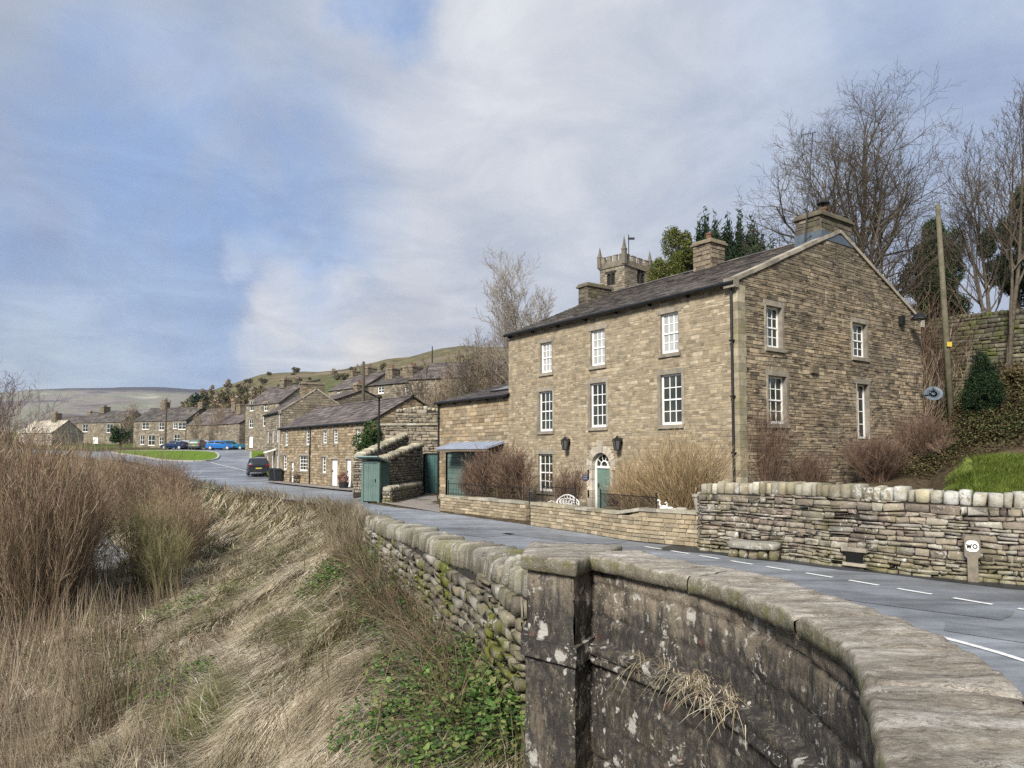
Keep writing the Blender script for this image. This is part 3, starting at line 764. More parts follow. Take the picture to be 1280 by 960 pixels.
    def gutter(h, mat='iron', s0=None, s1=None):
        mb = MB(); P = [h.loc(s0 or -.05, -.23, h.eave-.07), h.loc(s1 or h.L+.05, -.23, h.eave-.07)]
        tube(mb, P, .07, 8); n = int(h.L/1.6)
        for i in range(n+1):
            s = .2+(h.L-.4)*i/n; mb.box(h.front, (s-.02, h.eave-.2, .0), (s+.02, h.eave-.02, .2))
        mb.build('gutter', M[mat], h.root)
    def downpipe(h, s, z0, z1, mp=None, mat='iron', parent=None):
        mp = mp or h.front; mb = MB(); tube(mb, [mp(s, z1, .2), mp(s, z1-.25, .09), mp(s, z0, .09)], .045, 8)
        z = z0+.5
        while z < z1-.4: mb.box(mp, (s-.07, z, .03), (s+.07, z+.05, .145)); z += 1.8
        mb.build('downpipe', M[mat], h.root)
    def chimney(h, s, t, ws, wt, zb, zt, pots=1, stone=None, cowl=False, cap=True, lead=0, course=(.15, .24)):
        stone = stone or 'gable'; mb = MB(); x0, x1, y0, y1 = s-ws/2, s+ws/2, t-wt/2, t+wt/2
        faces = [(lambda u, z, d: h.loc(x0+u, y0-d, z), ws), (lambda u, z, d: h.loc(x0-d, y0+u, z), wt), (lambda u, z, d: h.loc(x1+d, y0+u, z), wt), (lambda u, z, d: h.loc(x0+u, y1+d, z), ws)]
        for mp, w in faces:
            backing(mb, mp, 0, w, zb, zt, (), 1); stonework(mb, mp, 0, w, zb, zt, course, (.25, .6), .03, .01)
        c = mb.build('chimney', [M[stone], M['gablem']], h.roof)
        mb = MB(); L_ = lambda x, y, z: h.loc(x, y, z)
        mb.box(L_, (x0-.1, y0-.1, zt), (x1+.1, y1+.1, zt+.09)); mb.box(L_, (x0-.04, y0-.04, zt+.09), (x1+.04, y1+.04, zt+.19)); mb.build('chimney_cap', M[stone], c)
        for i in range(pots):
            mb = MB(); yy = t+(i-(pots-1)/2)*.5; q = h.loc(s, yy, zt+.17); lathe(mb, q, [(.15, 0), (.13, .1), (.12, .34), (.15, .36), (.15, .42), (.10, .42)], 12); mb.build('chimney_pot', M['terra'], c)
            if cowl:
                mb = MB(); q = h.loc(s, yy, zt+.6); lathe(mb, q, [(.05, 0), (.05, .14), (.24, .16), (.2, .22), (.03, .3)], 12); mb.build('cowl', M['iron'], c)
        if lead:
            mb = MB()
            mb.box(L_, (x0-.03, y0-.06, zb+lead), (x1+.03, y0-.045, zb+lead+.42)); mb.box(L_, (x0-.06, y0-.05, zb+lead+.1), (x0-.045, y1, zb+lead+.42)); mb.build('lead_flashing', M['lead'], c)
        return c

# ================= main house
O = A0; F = FD; G = GD
DG = s_at(O, G, 1153); LF = s_at(O, F, 636)
EAVE = zpx(921, 352, O[1])+.02; RIDGE = zpx(1050, 292, O[1]+G[1]*DG/2)
fw = [rectpx(O, F, *q) for q in [(676, 690.5, 428, 466), (739, 757, 412, 457), (827, 849.5, 391, 441.5), (674, 691, 489, 539), (738, 758, 478.5, 534), (826, 852.5, 467.5, 531), (673, 691, 567.5, 614)]]
gw = [rectpx(O, G, *q) for q in [(959, 979, 383, 435), (1067, 1085, 404, 447), (960, 983, 470, 530)]]
gd = rectpx(O, G, 1071, 1085.5, 480, 549)
gd = (gd[0], gd[1], gd[2], gd[3])
dr = rectpx(O, F, 745, 757, 584, 645); ds = (dr[0]+dr[1])/2; dw = .98
ZD0 = .08; ZSPR = zpx(750, 582.5, O[1]+F[1]*ds); arch_r = dw/2+.03
rec = (ds-.80, ds+.80, -1.5, ZSPR+.95)
main = House('stone_house', 'large three storey buff sandstone house with white sash windows and an arched door', O, F, G, LF, DG, 0, EAVE, RIDGE-EAVE,
             'front', 'frontm', 'slate', holes_f=[whole(r, .17) for r in fw]+[rec], holes_g=[whole(r, .2) for r in gw]+[whole(gd, .2, 0)], course=(.07, .145), length=(.12, .38), depth=.010, gap=.0045,
             verge=True, wob=True, gable_stone='gable', gable_mortar='gablem', gcourse=(.06, .16), glength=(.16, .6), gdepth=.020, ggap=.006, slate=(.22, .4), slw=(.25, .5), over=.2)
for i, r in enumerate(fw):
    window(main.root, main.front, r, 3, 2, 'blind' if i < 3 else 'glass', jamb=.13 if i in (5, 3, 4) else 0)
for i, r in enumerate(gw): window(main.root, main.near, r, 3, 2, 'glass', stone='dress', jamb=.1, rec=.14)
window(main.root, main.near, gd, 2, 4, 'glass', sash=False, sill=False, jamb=.06, rec=.16)
main.gutter()
main.downpipe(.16, .1, EAVE)
# quoins on the near corner
mb = MB(); z = -.1; k = 0
while z < EAVE-.3:
    hq = random.uniform(.2, .3); a, b = (.20, .40) if k % 2 else (.15, .36)
    mb.box(lambda x, y, zz: main.loc(x, y, zz), (-.030, -.016, z+.003), (a, b, z+hq-.003)); z += hq; k += 1
mb.build('quoins', mat_stone('corner_stones', [(.36, .31, .21), (.33, .29, .20), (.39, .34, .24)], stain_amt=.3, moss=.5, mosscol=(.22, .20, .09), bump=.25), main.root)
# chimneys
yb = O[1]+G[1]*DG/2
main.chimney(.52, (s_at(O, G, 1031.5)+s_at(O, G, 1070))/2, 1.0, s_at(O, G, 1070)-s_at(O, G, 1031.5), RIDGE-.75, zpx(1034, 270, O[1]+G[1]*5.2), 1, 'soot', cowl=True, lead=.25)
main.chimney(6.0, DG/2, .95, .95, RIDGE-.4, RIDGE+.95, 1, 'gable')
main.chimney(LF-.34, 5.1, .68, 1.6, RIDGE-1.0, zpx(736, 357, 34.7), 0, 'soot')
# arched doorway
mb = MB(); fr = main.front; n = 9; ri = arch_r; ro = .80
for i in range(n):
    a0, a1 = PI*i/n+.01, PI*(i+1)/n-.01; R2 = ro+(.16 if i == n//2 else (.04 if i % 2 == 0 else 0)); K = 5
    inner = [(ds-ri*math.cos(a0+(a1-a0)*j/K), ZSPR+ri*math.sin(a0+(a1-a0)*j/K)) for j in range(K+1)]
    outer = [(ds-R2*math.cos(a0+(a1-a0)*j/K), ZSPR+R2*math.sin(a0+(a1-a0)*j/K)) for j in range(K+1)]
    poly = inner+outer[::-1]; m = len(poly); pr = .055 if i == n//2 else .035
    pts = [fr(x, z_, pr) for x, z_ in poly]+[fr(x, z_, -.3) for x, z_ in poly]
    fc = [(j, j+1, m-2-j, m-1-j) for j in range(K)]+[(q, (q+1) % m, m+(q+1) % m, m+q) for q in range(m)]
    mb.add(pts, fc)
z = ZD0-.1; k = 0
while z < ZSPR-.02:
    hq = min(random.uniform(.3, .42), ZSPR-z); w_ = ro if k % 2 else ro-.13
    for sg in (-1, 1):
        a_, b_ = sorted((ds+sg*ri, ds+sg*w_)); mb.box(fr, (a_, z+.005, -.3), (b_, z+hq-.005, .035))
    z += hq; k += 1
ds_o = mb.build('door_surround', M['pale'], main.root)
mb = MB()
# back wall filler beside arch (stone behind spandrels)
mb.box(fr, (rec[0]-.02, ZSPR-.05, -.34), (rec[1]+.02, rec[3]+.02, -.31)); mb.build('door_recess', M['frontm'], main.root)
mb = MB()
stonework(mb, fr, rec[0], rec[1], ZSPR, rec[3], (.085, .14), (.12, .3), .02, .006, top=None, bot=lambda u: ZSPR+math.sqrt(max(0, (ro+.02)**2-(u-ds)**2)))
mb.face([fr(rec[0], ZSPR, -.01), fr(ds-ro*.8, ZSPR+ro*.6, -.01), fr(ds-ro*.3, rec[3], -.01), fr(rec[0], rec[3], -.01)], 1)
mb.face([fr(rec[1], ZSPR, -.01), fr(ds+ro*.8, ZSPR+ro*.6, -.01), fr(ds+ro*.3, rec[3], -.01), fr(rec[1], rec[3], -.01)], 1)
mb.face([fr(ds-ro*.6, ZSPR+ro*.8, -.012), fr(ds+ro*.6, ZSPR+ro*.8, -.012), fr(ds+ro*.6, rec[3], -.012), fr(ds-ro*.6, rec[3], -.012)], 1)
mb.build('spandrel', [M['front'], M['frontm']], main.root)
mb = MB(); dz1 = ZSPR-.04
mb.box(fr, (ds-ri, ZD0, -.28), (ds-ri+.07, ZSPR, -.16)); mb.box(fr, (ds+ri-.07, ZD0, -.28), (ds+ri, ZSPR, -.16)); mb.box(fr, (ds-ri+.07, ZSPR-.09, -.27), (ds+ri-.07, ZSPR, -.15))
K = 14
for a_, b_ in ((ri, ri-.07), (ri*.42, ri*.34)):
    for j in range(K):
        t0, t1 = PI*j/K, PI*(j+1)/K
        q = [(a_, t0), (a_, t1), (b_, t1), (b_, t0)]; pf = [fr(ds+r_*math.cos(t_), ZSPR+r_*math.sin(t_), -.16) for r_, t_ in q]; pb = [fr(ds+r_*math.cos(t_), ZSPR+r_*math.sin(t_), -.22) for r_, t_ in q]
        mb.add(pf+pb, [(0, 1, 2, 3), (4, 5, 6, 7), (0, 1, 5, 4), (2, 3, 7, 6)])
for j in range(1, 5):
    t_ = PI*j/5; c_, s_ = math.cos(t_), math.sin(t_); nx, nz = -s_*.014, c_*.014
    q = [(c_*ri*.38+nx, s_*ri*.38+nz), (c_*ri*.38-nx, s_*ri*.38-nz), (c_*ri*.95-nx, s_*ri*.95-nz), (c_*ri*.95+nx, s_*ri*.95+nz)]
    mb.add([fr(ds+x, ZSPR+z_, -.165) for x, z_ in q]+[fr(ds+x, ZSPR+z_, -.2) for x, z_ in q], [(0, 1, 2, 3), (0, 1, 5, 4), (2, 3, 7, 6)])
dfr = mb.build('door_frame', M['white'], main.root)
mb = MB(); mb.add([fr(ds+ri*math.cos(PI*j/K), ZSPR+ri*math.sin(PI*j/K), -.21) for j in range(K+1)], [tuple(range(K+1))]); mb.build('fanlight', M['glass'], dfr)
dd = plank_door(main.root, fr, (ds-ri+.07, ds+ri-.07, ZD0, ZSPR-.09), M['doorg'], rec=.2, surround=None, n=1, panel=True)
mb = MB(); mb.box(fr, (ds-.75, -.1, -.2), (ds+.75, ZD0, .45)); mb.build('doorstep', M['dress'], main.root)
# plaque
pq = rectpx(O, F, 728.5, 735.5, 593, 600.5)
mb = MB(); mb.box(fr, (pq[0], pq[2], .036), (pq[1], pq[3], .055)); pl = mb.build('name_plaque', M['blue'], main.root)
mb = MB()
for i in range(2): mb.box(fr, (pq[0]+.05, pq[2]+.07+i*.09, .056), (pq[1]-.05, pq[2]+.09+i*.09, .058))
mb.build('plaque_lines', M['pgrey'], pl)
# burglar alarm box and vent on the gable
a_ = rectpx(O, G, 1013, 1021, 457, 467); mb = MB(); mb.box(main.near, (a_[0], a_[2], .01), (a_[1], a_[3], .12)); mb.build('vent_box', M['wood'], main.root)
# wall lanterns
def lantern(label, u, v):
    s, z = facepx(O, F, u, v); root = thing('wall_lantern', label, 'lamp', fr(s, z, 0), 'black lanterns beside the front door')
    m = lambda x, y, d: fr(s+x*.85, z+y*.85, d*.85)
    mb = MB(); mb.box(m, (-.06, .0, .025), (.06, .3, .05)); tube(mb, [m(0, .2, .03), m(0, .36, .12), m(0, .36, .26), m(0, .27, .3)], .014, 6); mb.build('bracket', M['iron'], root)
    mb = MB(); c = m(0, 0, .30); lathe(mb, c, [(.20, .18), (.03, .30), (.03, .34)], 6); lathe(mb, c, [(.10, -.22), (.115, -.19)], 6)
    for k in range(6):
        t_ = 2*PI*k/6; tube(mb, [(c[0]+.105*math.cos(t_), c[1]+.105*math.sin(t_), c[2]-.2), (c[0]+.17*math.cos(t_), c[1]+.17*math.sin(t_), c[2]+.18)], .012, 4)
    mb.build('cage', M['iron'], root)
    mb = MB(); lathe(mb, c, [(.095, -.19), (.155, .17)], 6); mb.build('glass', M['lampglass'], root)
lantern('black iron lantern on the stone wall between the tall sash window and the arched door', 712, 556)
lantern('black iron lantern on the stone wall on the shrub side of the arched door', 777, 556)
# hooded outdoor lamp on the far end of the gable
t_, z_ = facepx(O, G, 1132, 400); nr = main.near
root = thing('outdoor_lamp', 'black hooded lamp sticking out high on the gable near its back corner', 'lamp', nr(t_, z_, 0))
mb = MB(); tube(mb, [nr(t_-.25, z_+.0, .03), nr(t_-.05, z_+.15, .3), nr(t_+.2, z_+.18, .45)], .02, 6); mb.box(nr, (t_-.5, z_-.25, .05), (t_-.25, z_+.1, .2)); mb.build('bracket', M['iron'], root)
mb = MB(); lathe(mb, nr(t_+.25, z_, .5), [(.33, -.03), (.31, .02), (.10, .2), (.05, .27)], 12); mb.build('shade', M['iron'], root)
mb = MB(); lathe(mb, nr(t_+.25, z_-.16, .5), [(.03, -.02), (.06, .03), (.06, .12)], 10); mb.build('bulb', M['pgrey'], root)
# satellite dish
t_, z_ = facepx(O, G, 1152, 492)
root = thing('satellite_dish', 'grey satellite dish on the back corner of the gable', 'satellite dish', nr(t_, z_, 0))
mb = MB(); c = Vector(nr(t_+.28, z_, .35)); dn = Vector((-.35, -.85, .38)).normalized(); a = dn.cross(Vector((0, 0, 1))).normalized(); b = dn.cross(a)
rings = [(0, -.07), (.15, -.055), (.27, -.025), (.35, .0)]
base = 0; mb.v.append(tuple(c+dn*-.07))
for r_, o_ in rings[1:]:
    for k in range(16):
        w_ = c+a*(r_*math.cos(2*PI*k/16))+b*(r_*.92*math.sin(2*PI*k/16))+dn*o_; mb.v.append(tuple(w_))
for k in range(16): mb.f.append((0, 1+k, 1+(k+1) % 16)); mb.m.append(0)
for j in range(2):
    for k in range(16): mb.f.append((1+j*16+k, 1+j*16+(k+1) % 16, 17+j*16+(k+1) % 16, 17+j*16+k)); mb.m.append(0)
mb.build('dish', M['lead'], root, smooth=True)
mb = MB(); tube(mb, [nr(t_-.1, z_-.1, .03), tuple(c-dn*.1)], .025, 6); tube(mb, [tuple(c-b*.3), tuple(c+dn*.3+b*.02)], .012, 5); tube(mb, [tuple(c+dn*.28), tuple(c+dn*.38)], .035, 6); mb.build('bracket', M['iron'], root)
# aerial on the gable chimney
root = thing('television_aerial', 'tall thin aerial mast strapped to the gable chimney', 'aerial', main.loc(.0, 4.2, RIDGE-.6))
Yc = O[1]+2.4
mb = MB(); p0 = at(1006, 302, Yc+.6); p1 = at(1016, 167, Yc+.6); tube(mb, [p0, p1], .022, 6); tube(mb, [p0, main.loc(.3, 5.2, RIDGE+.1)], .015, 5); mb.build('mast', M['iron'], root)
mb = MB(); q0 = at(1001, 169, Yc+.8); q1 = at(1021, 165, Yc+.4); tube(mb, [q0, q1], .012, 5)
for i in range(7):
    q = Vector(q0).lerp(Vector(q1), (i+.3)/7); tube(mb, [tuple(q+Vector((-.06, -.14, 0))), tuple(q+Vector((.06, .14, 0)))], .006, 4)
mb.build('antenna', M['iron'], root)

# ================= coursed stone extension with garage
s1 = s_at(O, F, 548)
Oe = np.array(main.loc(LF+.01, .04, 0)[:2]); Le = s1-LF; zE = zpx(548, 503, O[1]+F[1]*s1)
gar = rectpx(Oe, F, 566, 610, 562, 612); gar = (gar[0], Le-.75, -.2, zpx(575, 565, Oe[1]+F[1]*3.5))
ext = House('stone_extension', 'lower coursed stone wing with dark slate roof and a glinting rooflight', Oe, F, G, Le, 9, 0, zE, 1.35, 'cott', 'frontm', 'slate', holes_f=[gar], course=(.16, .2), length=(.35, .75), depth=.025,
            gap=.008, far_stones=True, ridge_t=4.7, over=.2)
ext.gutter(); ext.downpipe(Le-.12, .2, zE)
# rooflight
mb = MB(); c_ = math.atan2(1.35, 4.7)
rl = lambda x, y, z: ext.loc(x, y*math.cos(c_)-z*math.sin(c_), zE+y*math.sin(c_)+z*math.cos(c_))
mb.box(rl, (.5, 1.0, .05), (3.0, 3.0, .14)); r_ = mb.build('rooflight', M['iron'], ext.roof)
mb = MB(); mb.box(rl, (.56, 1.06, .141), (2.94, 2.94, .15)); mb.build('pane', mat_plain('skylight_glass', (.25, .28, .32), .06, spec=1., bump=0), r_)
mb = MB(); e_ = ext.front
for i in range(9): mb.box(e_, (gar[0]+.03, .0+i*(gar[3])/9+.004, -.16), (gar[1]-.03, (i+1)*gar[3]/9-.012, -.10))
mb.build('garage_door', M['green'], ext.root)
mb = MB(); mb.box(e_, (gar[0]-.2, gar[3], -.05), (gar[1]+.2, gar[3]+.22, .04)); mb.build('lintel', M['dress'], ext.root)
# lead canopy above the garage
cz = zpx(600, 553, Oe[1]+F[1]*2); c0, c1 = s_at(Oe, F, 631)+.0, s_at(Oe, F, 567)
mb = MB(); cm = lambda s, y, z: e_(s, cz-.05-y*.28+z, y)
mb.box(cm, (max(.1, c0), .0, 0), (c1, 1.0, .10)); 
for i in range(7): s_ = max(.1, c0)+(c1-max(.1, c0))*(i+.5)/7; mb.box(cm, (s_-.02, .0, .10), (s_+.02, .98, .13))
mb.build('canopy', mat_plain('blue_grey_lead_sheet', (.30, .34, .42), .55, var=.2, nscale=2), ext.root)
mb = MB(); mb.box(cm, (max(.1, c0)+.02, .9, -.12), (c1-.02, .97, 0)); mb.build('fascia', M['wood'], ext.root)

# ================= terrace of cottages by the road
Oc = np.array([ray(463, 500)[0]*46.3, 46.3]); Fc = np.array([-10.1, 13.25]); Fc /= np.linalg.norm(Fc); Gc = np.array([Fc[1], -Fc[0]])
Lc = s_at(Oc, Fc, 351.5); zc = zpx(463, 526, 46.3)
cw = [(357, 361, 538, 557), (383, 388.5, 537, 556), (404, 409.5, 538, 554), (417.5, 423, 537, 554), (446, 451.5, 536, 552.5), (355.5, 360, 569, 587), (375, 386, 569.5, 588.5), (403.5, 409, 571, 591), (446, 451.5, 575, 594)]
cr_ = [rectpx(Oc, Fc, *q) for q in cw]
cd = [rectpx(Oc, Fc, *q) for q in [(364.8, 368.5, 577, 604.5), (415, 423, 574, 609), (433.5, 440, 574, 609.5)]]
cd = [(a, b, .08, d) for a, b, c, d in cd]
cott = House('cottage_terrace', 'long low terrace of stone cottages with purplish slate roof and white doors', Oc, Fc, Gc, Lc, 6.2, 0, zc, 1.75, 'cott', 'villagem', 'slatep',
             holes_f=[whole(r, .15, .1) for r in cr_]+[whole(r, .15, 0) for r in cd], course=(.13, .22), length=(.25, .6), depth=.03, gap=.012, slate=(.3, .5), slw=(.35, .7))
for i, r in enumerate(cr_): window(cott.root, cott.front, r, 2 if i != 6 else 3, 2, 'glass', fw=.07, bar=.035, lintel=.16, jamb=.07)
for i, r in enumerate(cd): plank_door(cott.root, cott.front, r, M['white'], n=4)
cott.gutter(); cott.downpipe(s_at(Oc, Fc, 389.5), .1, zc)
cott.chimney(Lc-6.0, 3.7, .0001+.8, .8, zc+1.6, zc+2.5, 1, 'gable') if False else None
o = None

# ================= other village houses
def village(name, label, u0, u1, Y0, Y1, v_eave, v_base, v_ridge, D=6.5, wins=(), doors=(), chim=(), Dvec=None, stone='village', roof='slatep', group='stone village houses beyond the cottages', gwins=(), **kw):
    """front wall between two pixel columns at two depths"""
    P = np.array([ray(u1, 500)[0]*Y1, Y1]); Q = np.array([ray(u0, 500)[0]*Y0, Y0]); Fv = Q-P; L = np.linalg.norm(Fv); Fv /= L; Gv = np.array([Fv[1], -Fv[0]])
    if Gv[1] < 0: Gv = -Gv
    um, Ym = (u0+u1)/2, (Y0+Y1)/2; e = zpx(um, v_eave, Ym); b = zpx(um, v_base, Ym); rdg = zpx(um, v_ridge, Ym+D/2*Gv[1])
    wr = [rectpx(P, Fv, *q) for q in wins]; dr_ = [rectpx(P, Fv, *q) for q in doors]; gr = [rectpx(P, Gv, *q) for q in gwins]
    a = dict(course=(.15, .24), length=(.3, .75), depth=.03, gap=.012, slate=(.4, .6), slw=(.5, .9), far_stones=False); a.update(kw)
    h = House(name, label, P, Fv, Gv, L, D, b, e, max(.3, rdg-e), stone, 'villagem', roof, holes_f=[whole(r, .15, .1) for r in wr+dr_], holes_g=[whole(r, .15, .1) for r in gr], group=group, **a)
    for r in wr: window(h.root, h.front, r, 2, 1, 'glass', fw=.1, bar=.06, lintel=.18, jamb=.08)
    for r in gr: window(h.root, h.near, r, 2, 1, 'glass', fw=.1, bar=.06, lintel=.18, jamb=.08)
    for r in dr_: plank_door(h.root, h.front, r, M['white'], n=3, handle=False)
    for (s, t, w, hh, pots) in chim: h.chimney(s*L, t*D, w, w*1.2, e+(h.rise)*(1-abs(2*t-1))-.3, e+h.rise+hh, pots, 'gable', course=(.22, .3))
    return h
# house whose gable and big chimney rise above the far end of the terrace (front seen obliquely)
P = np.array([ray(352, 500)[0]*67, 67]); Fv = np.array([-.50, .866]); Gv = np.array([.93, .367]); Gv = np.array([Fv[1], -Fv[0]])
b = .4; e = zpx(352, 514, 67)
wr = [(1.0, 1.9, b+.6, b+1.9), (1.0, 1.9, b+3.1, b+4.3), (3.2, 4.1, b+3.1, b+4.3), (5.6, 6.5, b+3.1, b+4.3), (3.2, 4.1, b+.6, b+1.9), (5.6, 6.5, b+.6, b+1.9)]
h2 = House('stone_house', 'two storey stone house with a broad chimney stack and drainpipe above the terrace end', P, Fv, Gv, 7.6, 6.6, b, e, zpx(385, 489, 70)-e, 'village', 'villagem', 'slatep',
           holes_f=[whole(r) for r in wr], group='stone village houses beyond the cottages', course=(.18, .28), length=(.35, .8), depth=.035, gap=.015, verge=True)
for r in wr: window(h2.root, h2.front, r, 2, 1, 'glass', fw=.1, bar=.06)
h2.gutter(); h2.downpipe(.25, b, e, mat='pgrey'); h2.chimney(.6, 3.0, 1.0, 2.1, e-.2, zpx(386, 481, 69), 0, 'gable')
# porch canopy of that house
mb = MB(); mb.box(lambda s, y, z: h2.front(s, b+2.35-y*.3+z, y), (2.0, 0, 0), (3.0, 1.0, .1)); mb.build('porch_canopy', M['white'], h2.root)
village('stone_house', 'tall three storey stone gable house with a white door up the side road', 307.5, 349, 110, 104, 505, 562, 483, D=8, stone='village',
        wins=[(312, 317.5, 501, 514), (311.5, 317, 524, 535), (330, 335, 503, 514), (329, 334, 520, 533)], doors=[(312, 317, 545, 560)], chim=[(.5, .5, 1.2, .9, 1)], course=(.16, .26))
village('garden_shed', 'low brownish lean-to shed with a shallow stone roof beside the blue cars', 281, 308, 121, 118, 546, 561, 537, D=4, group=None, cat='shed')
village('stone_house', 'stone house row with white window frames behind the dark parked car', 168, 233, 134, 130, 526, 561, 510, D=8, roof='slate',
        wins=[(178, 187, 528, 537), (199, 206, 528, 538), (217, 222, 528, 536), (223, 233, 528, 537), (176, 182, 544, 556), (186, 195, 544, 557), (200, 206, 546, 556), (218, 226, 543, 553)], chim=[(.72, .5, 1.1, 1.0, 2), (.0, .5, 1.0, .7, 1)])
village('stone_house', 'brown gabled barn house with a green garage opening behind the parked cars', 234, 272, 128, 124, 531, 560, 511, D=9, wins=[(244, 248, 533, 539)], doors=[], chim=[(.1, .5, .9, .8, 1)])
village('stone_house', 'two storey stone house with a slate roof and white bracket porch by the scrub', 97, 152, 163, 158, 528, 558, 515, D=8, roof='slate',
        wins=[(104, 111, 530, 540), (134, 142, 530, 541)], doors=[(117, 124, 546, 556)], chim=[(.72, .5, 1.4, 1.1, 2)])
village('white_cottage', 'white painted cottage with pale roof half hidden by brown scrub', 24, 66, 150, 146, 541, 556, 526, D=7, stone='pale', roof='pale', chim=[(.35, .5, 1.2, 1.4, 1)], group='stone village houses beyond the cottages')
village('stone_house', 'long low slate roofed building between the white cottage and the porch house', 50, 100, 172, 166, 535, 556, 521, D=8, roof='slate', chim=[(.1, .5, 1.2, .9, 1)], wins=[(88, 92, 541, 548)])
village('stone_house', 'dark stone cottage with an upright chimney at the foot of the hillside', 262, 300, 122, 114, 530, 552, 516, D=7, chim=[(.55, .5, 1.4, 1.3, 1)], wins=[])
village('stone_house', 'small gabled stone house with a round window above the terrace roof', 411, 455, 92, 86, 486, 508, 467, D=7, wins=[(443, 448, 480, 487), (421, 425, 488, 494)], chim=[(.5, .5, 1.1, .6, 1), (.95, .5, .9, .5, 1)])
village('stone_house', 'wide stone house with two white windows above the terrace roof', 461, 513, 82, 78, 480, 505, 470, D=7, roof='slate', wins=[(472, 480, 483, 492), (506, 512, 484, 493)], chim=[(.96, .5, 1.1, .9, 1), (.45, .5, 1.6, .9, 2), (.0, .5, .9, .4, 1)])
village('stone_barn', 'large brown roofed barn half hidden by bare branches above the yard wall', 511, 610, 74, 70, 472, 520, 452, D=9, group=None, cat='barn')
village('stone_house', 'weathered cottage gable showing between the terrace and the hillside houses', 398, 422, 76, 73, 500, 520, 489, D=6, chim=[(.2, .5, .8, .5, 1)])

# ================= church tower
P = np.array([ray(781, 400)[0]*104, 104.]); Ft = np.array([-.72, .69]); Gt = np.array([.69, .72])
Wt = s_at(P, Ft, 751); Wg = s_at(P, Gt, 814); zt = zpx(781, 331, 104)
root = thing('church_tower', 'square battlemented church tower with corner pinnacles behind the slate roof', 'church', (P[0], P[1], 8))
mb = MB()
fA = lambda s, z, d: (P[0]+Ft[0]*s-Gt[0]*d, P[1]+Ft[1]*s-Gt[1]*d, z); fB = lambda t, z, d: (P[0]+Gt[0]*t-Ft[0]*d, P[1]+Gt[1]*t-Ft[1]*d, z)
fC = lambda s, z, d: (P[0]+Ft[0]*s+Gt[0]*(Wg+d), P[1]+Ft[1]*s+Gt[1]*(Wg+d), z); fD = lambda t, z, d: (P[0]+Gt[0]*t+Ft[0]*(Wt+d), P[1]+Gt[1]*t+Ft[1]*(Wt+d), z)
lA = (Wt*.38, Wt*.70, zpx(766, 357, 106), zpx(766, 342, 106)); lB = (Wg*.48, Wg*.78, zpx(802, 354, 106), zpx(802, 336, 106))
for mp, w, hl in ((fA, Wt, [lA]), (fB, Wg, [lB]), (fC, Wt, []), (fD, Wg, [])):
    backing(mb, mp, 0, w, 6, zt, hl, 1); stonework(mb, mp, 0, w, 12, zt, (.3, .42), (.5, 1.1), .05, .02, hl)
tw = mb.build('tower_wall', [M['village'], M['villagem']], root)
mb = MB()
for mp, w in ((fA, Wt), (fB, Wg), (fC, Wt), (fD, Wg)):
    mb.box(mp, (-.15, zt, -.35), (w+.15, zt+.25, .18)); mb.box(mp, (0.35, zt+.25, -.3), (w-.35, zt+.9, .05))
    n = 4
    for i in range(n): c = w*(i+.5)/n; mb.box(mp, (c-w*.075, zt+.9, -.29), (c+w*.075, zt+1.7, .04)); mb.box(mp, (c-w*.09, zt+1.7, -.33), (c+w*.09, zt+1.82, .08))
mb.build('battlements', M['village'], root)
for (s, t) in ((0, 0), (Wt, 0), (0, Wg), (Wt, Wg)):
    c = (P[0]+Ft[0]*s+Gt[0]*t, P[1]+Ft[1]*s+Gt[1]*t, zt); mb = MB(); hh = 1.25 if s+t == 0 else 1.; lathe(mb, c, [(.42, .2), (.42, 1.8*hh), (.5, 1.9*hh), (.3, 2.2*hh), (.03, 3.5*hh)], 4); mb.build('pinnacle', M['village'], root)
mb = MB(); c = (P[0]+.9*1, P[1]+1.4, zt); tube(mb, [(c[0], c[1], zt), (c[0], c[1], zt+5.0)], .07, 6); mb.box(lambda x, y, z: (c[0]+x, c[1]+y, zt+4.2+z), (-.1, -.04, 0), (.9, .04, .35)); mb.build('weathervane', M['iron'], root)
for mp, r in ((fA, lA), (fB, lB)):
    mb = MB(); mid = (r[0]+r[1])/2
    for a, b in ((r[0], mid-.15), (mid+.15, r[1])):
        for i in range(8): z = r[2]+(r[3]-r[2])*i/8; mb.box(mp, (a, z, -.35), (b, z+(r[3]-r[2])/8-.06, -.25))
    mb.box(mp, (mid-.15, r[2], -.4), (mid+.15, r[3], .02)); mb.box(mp, (r[0]-.3, r[3], -.4), (r[1]+.3, r[3]+.3, .1)); mb.build('belfry_opening', M['drym'], root)
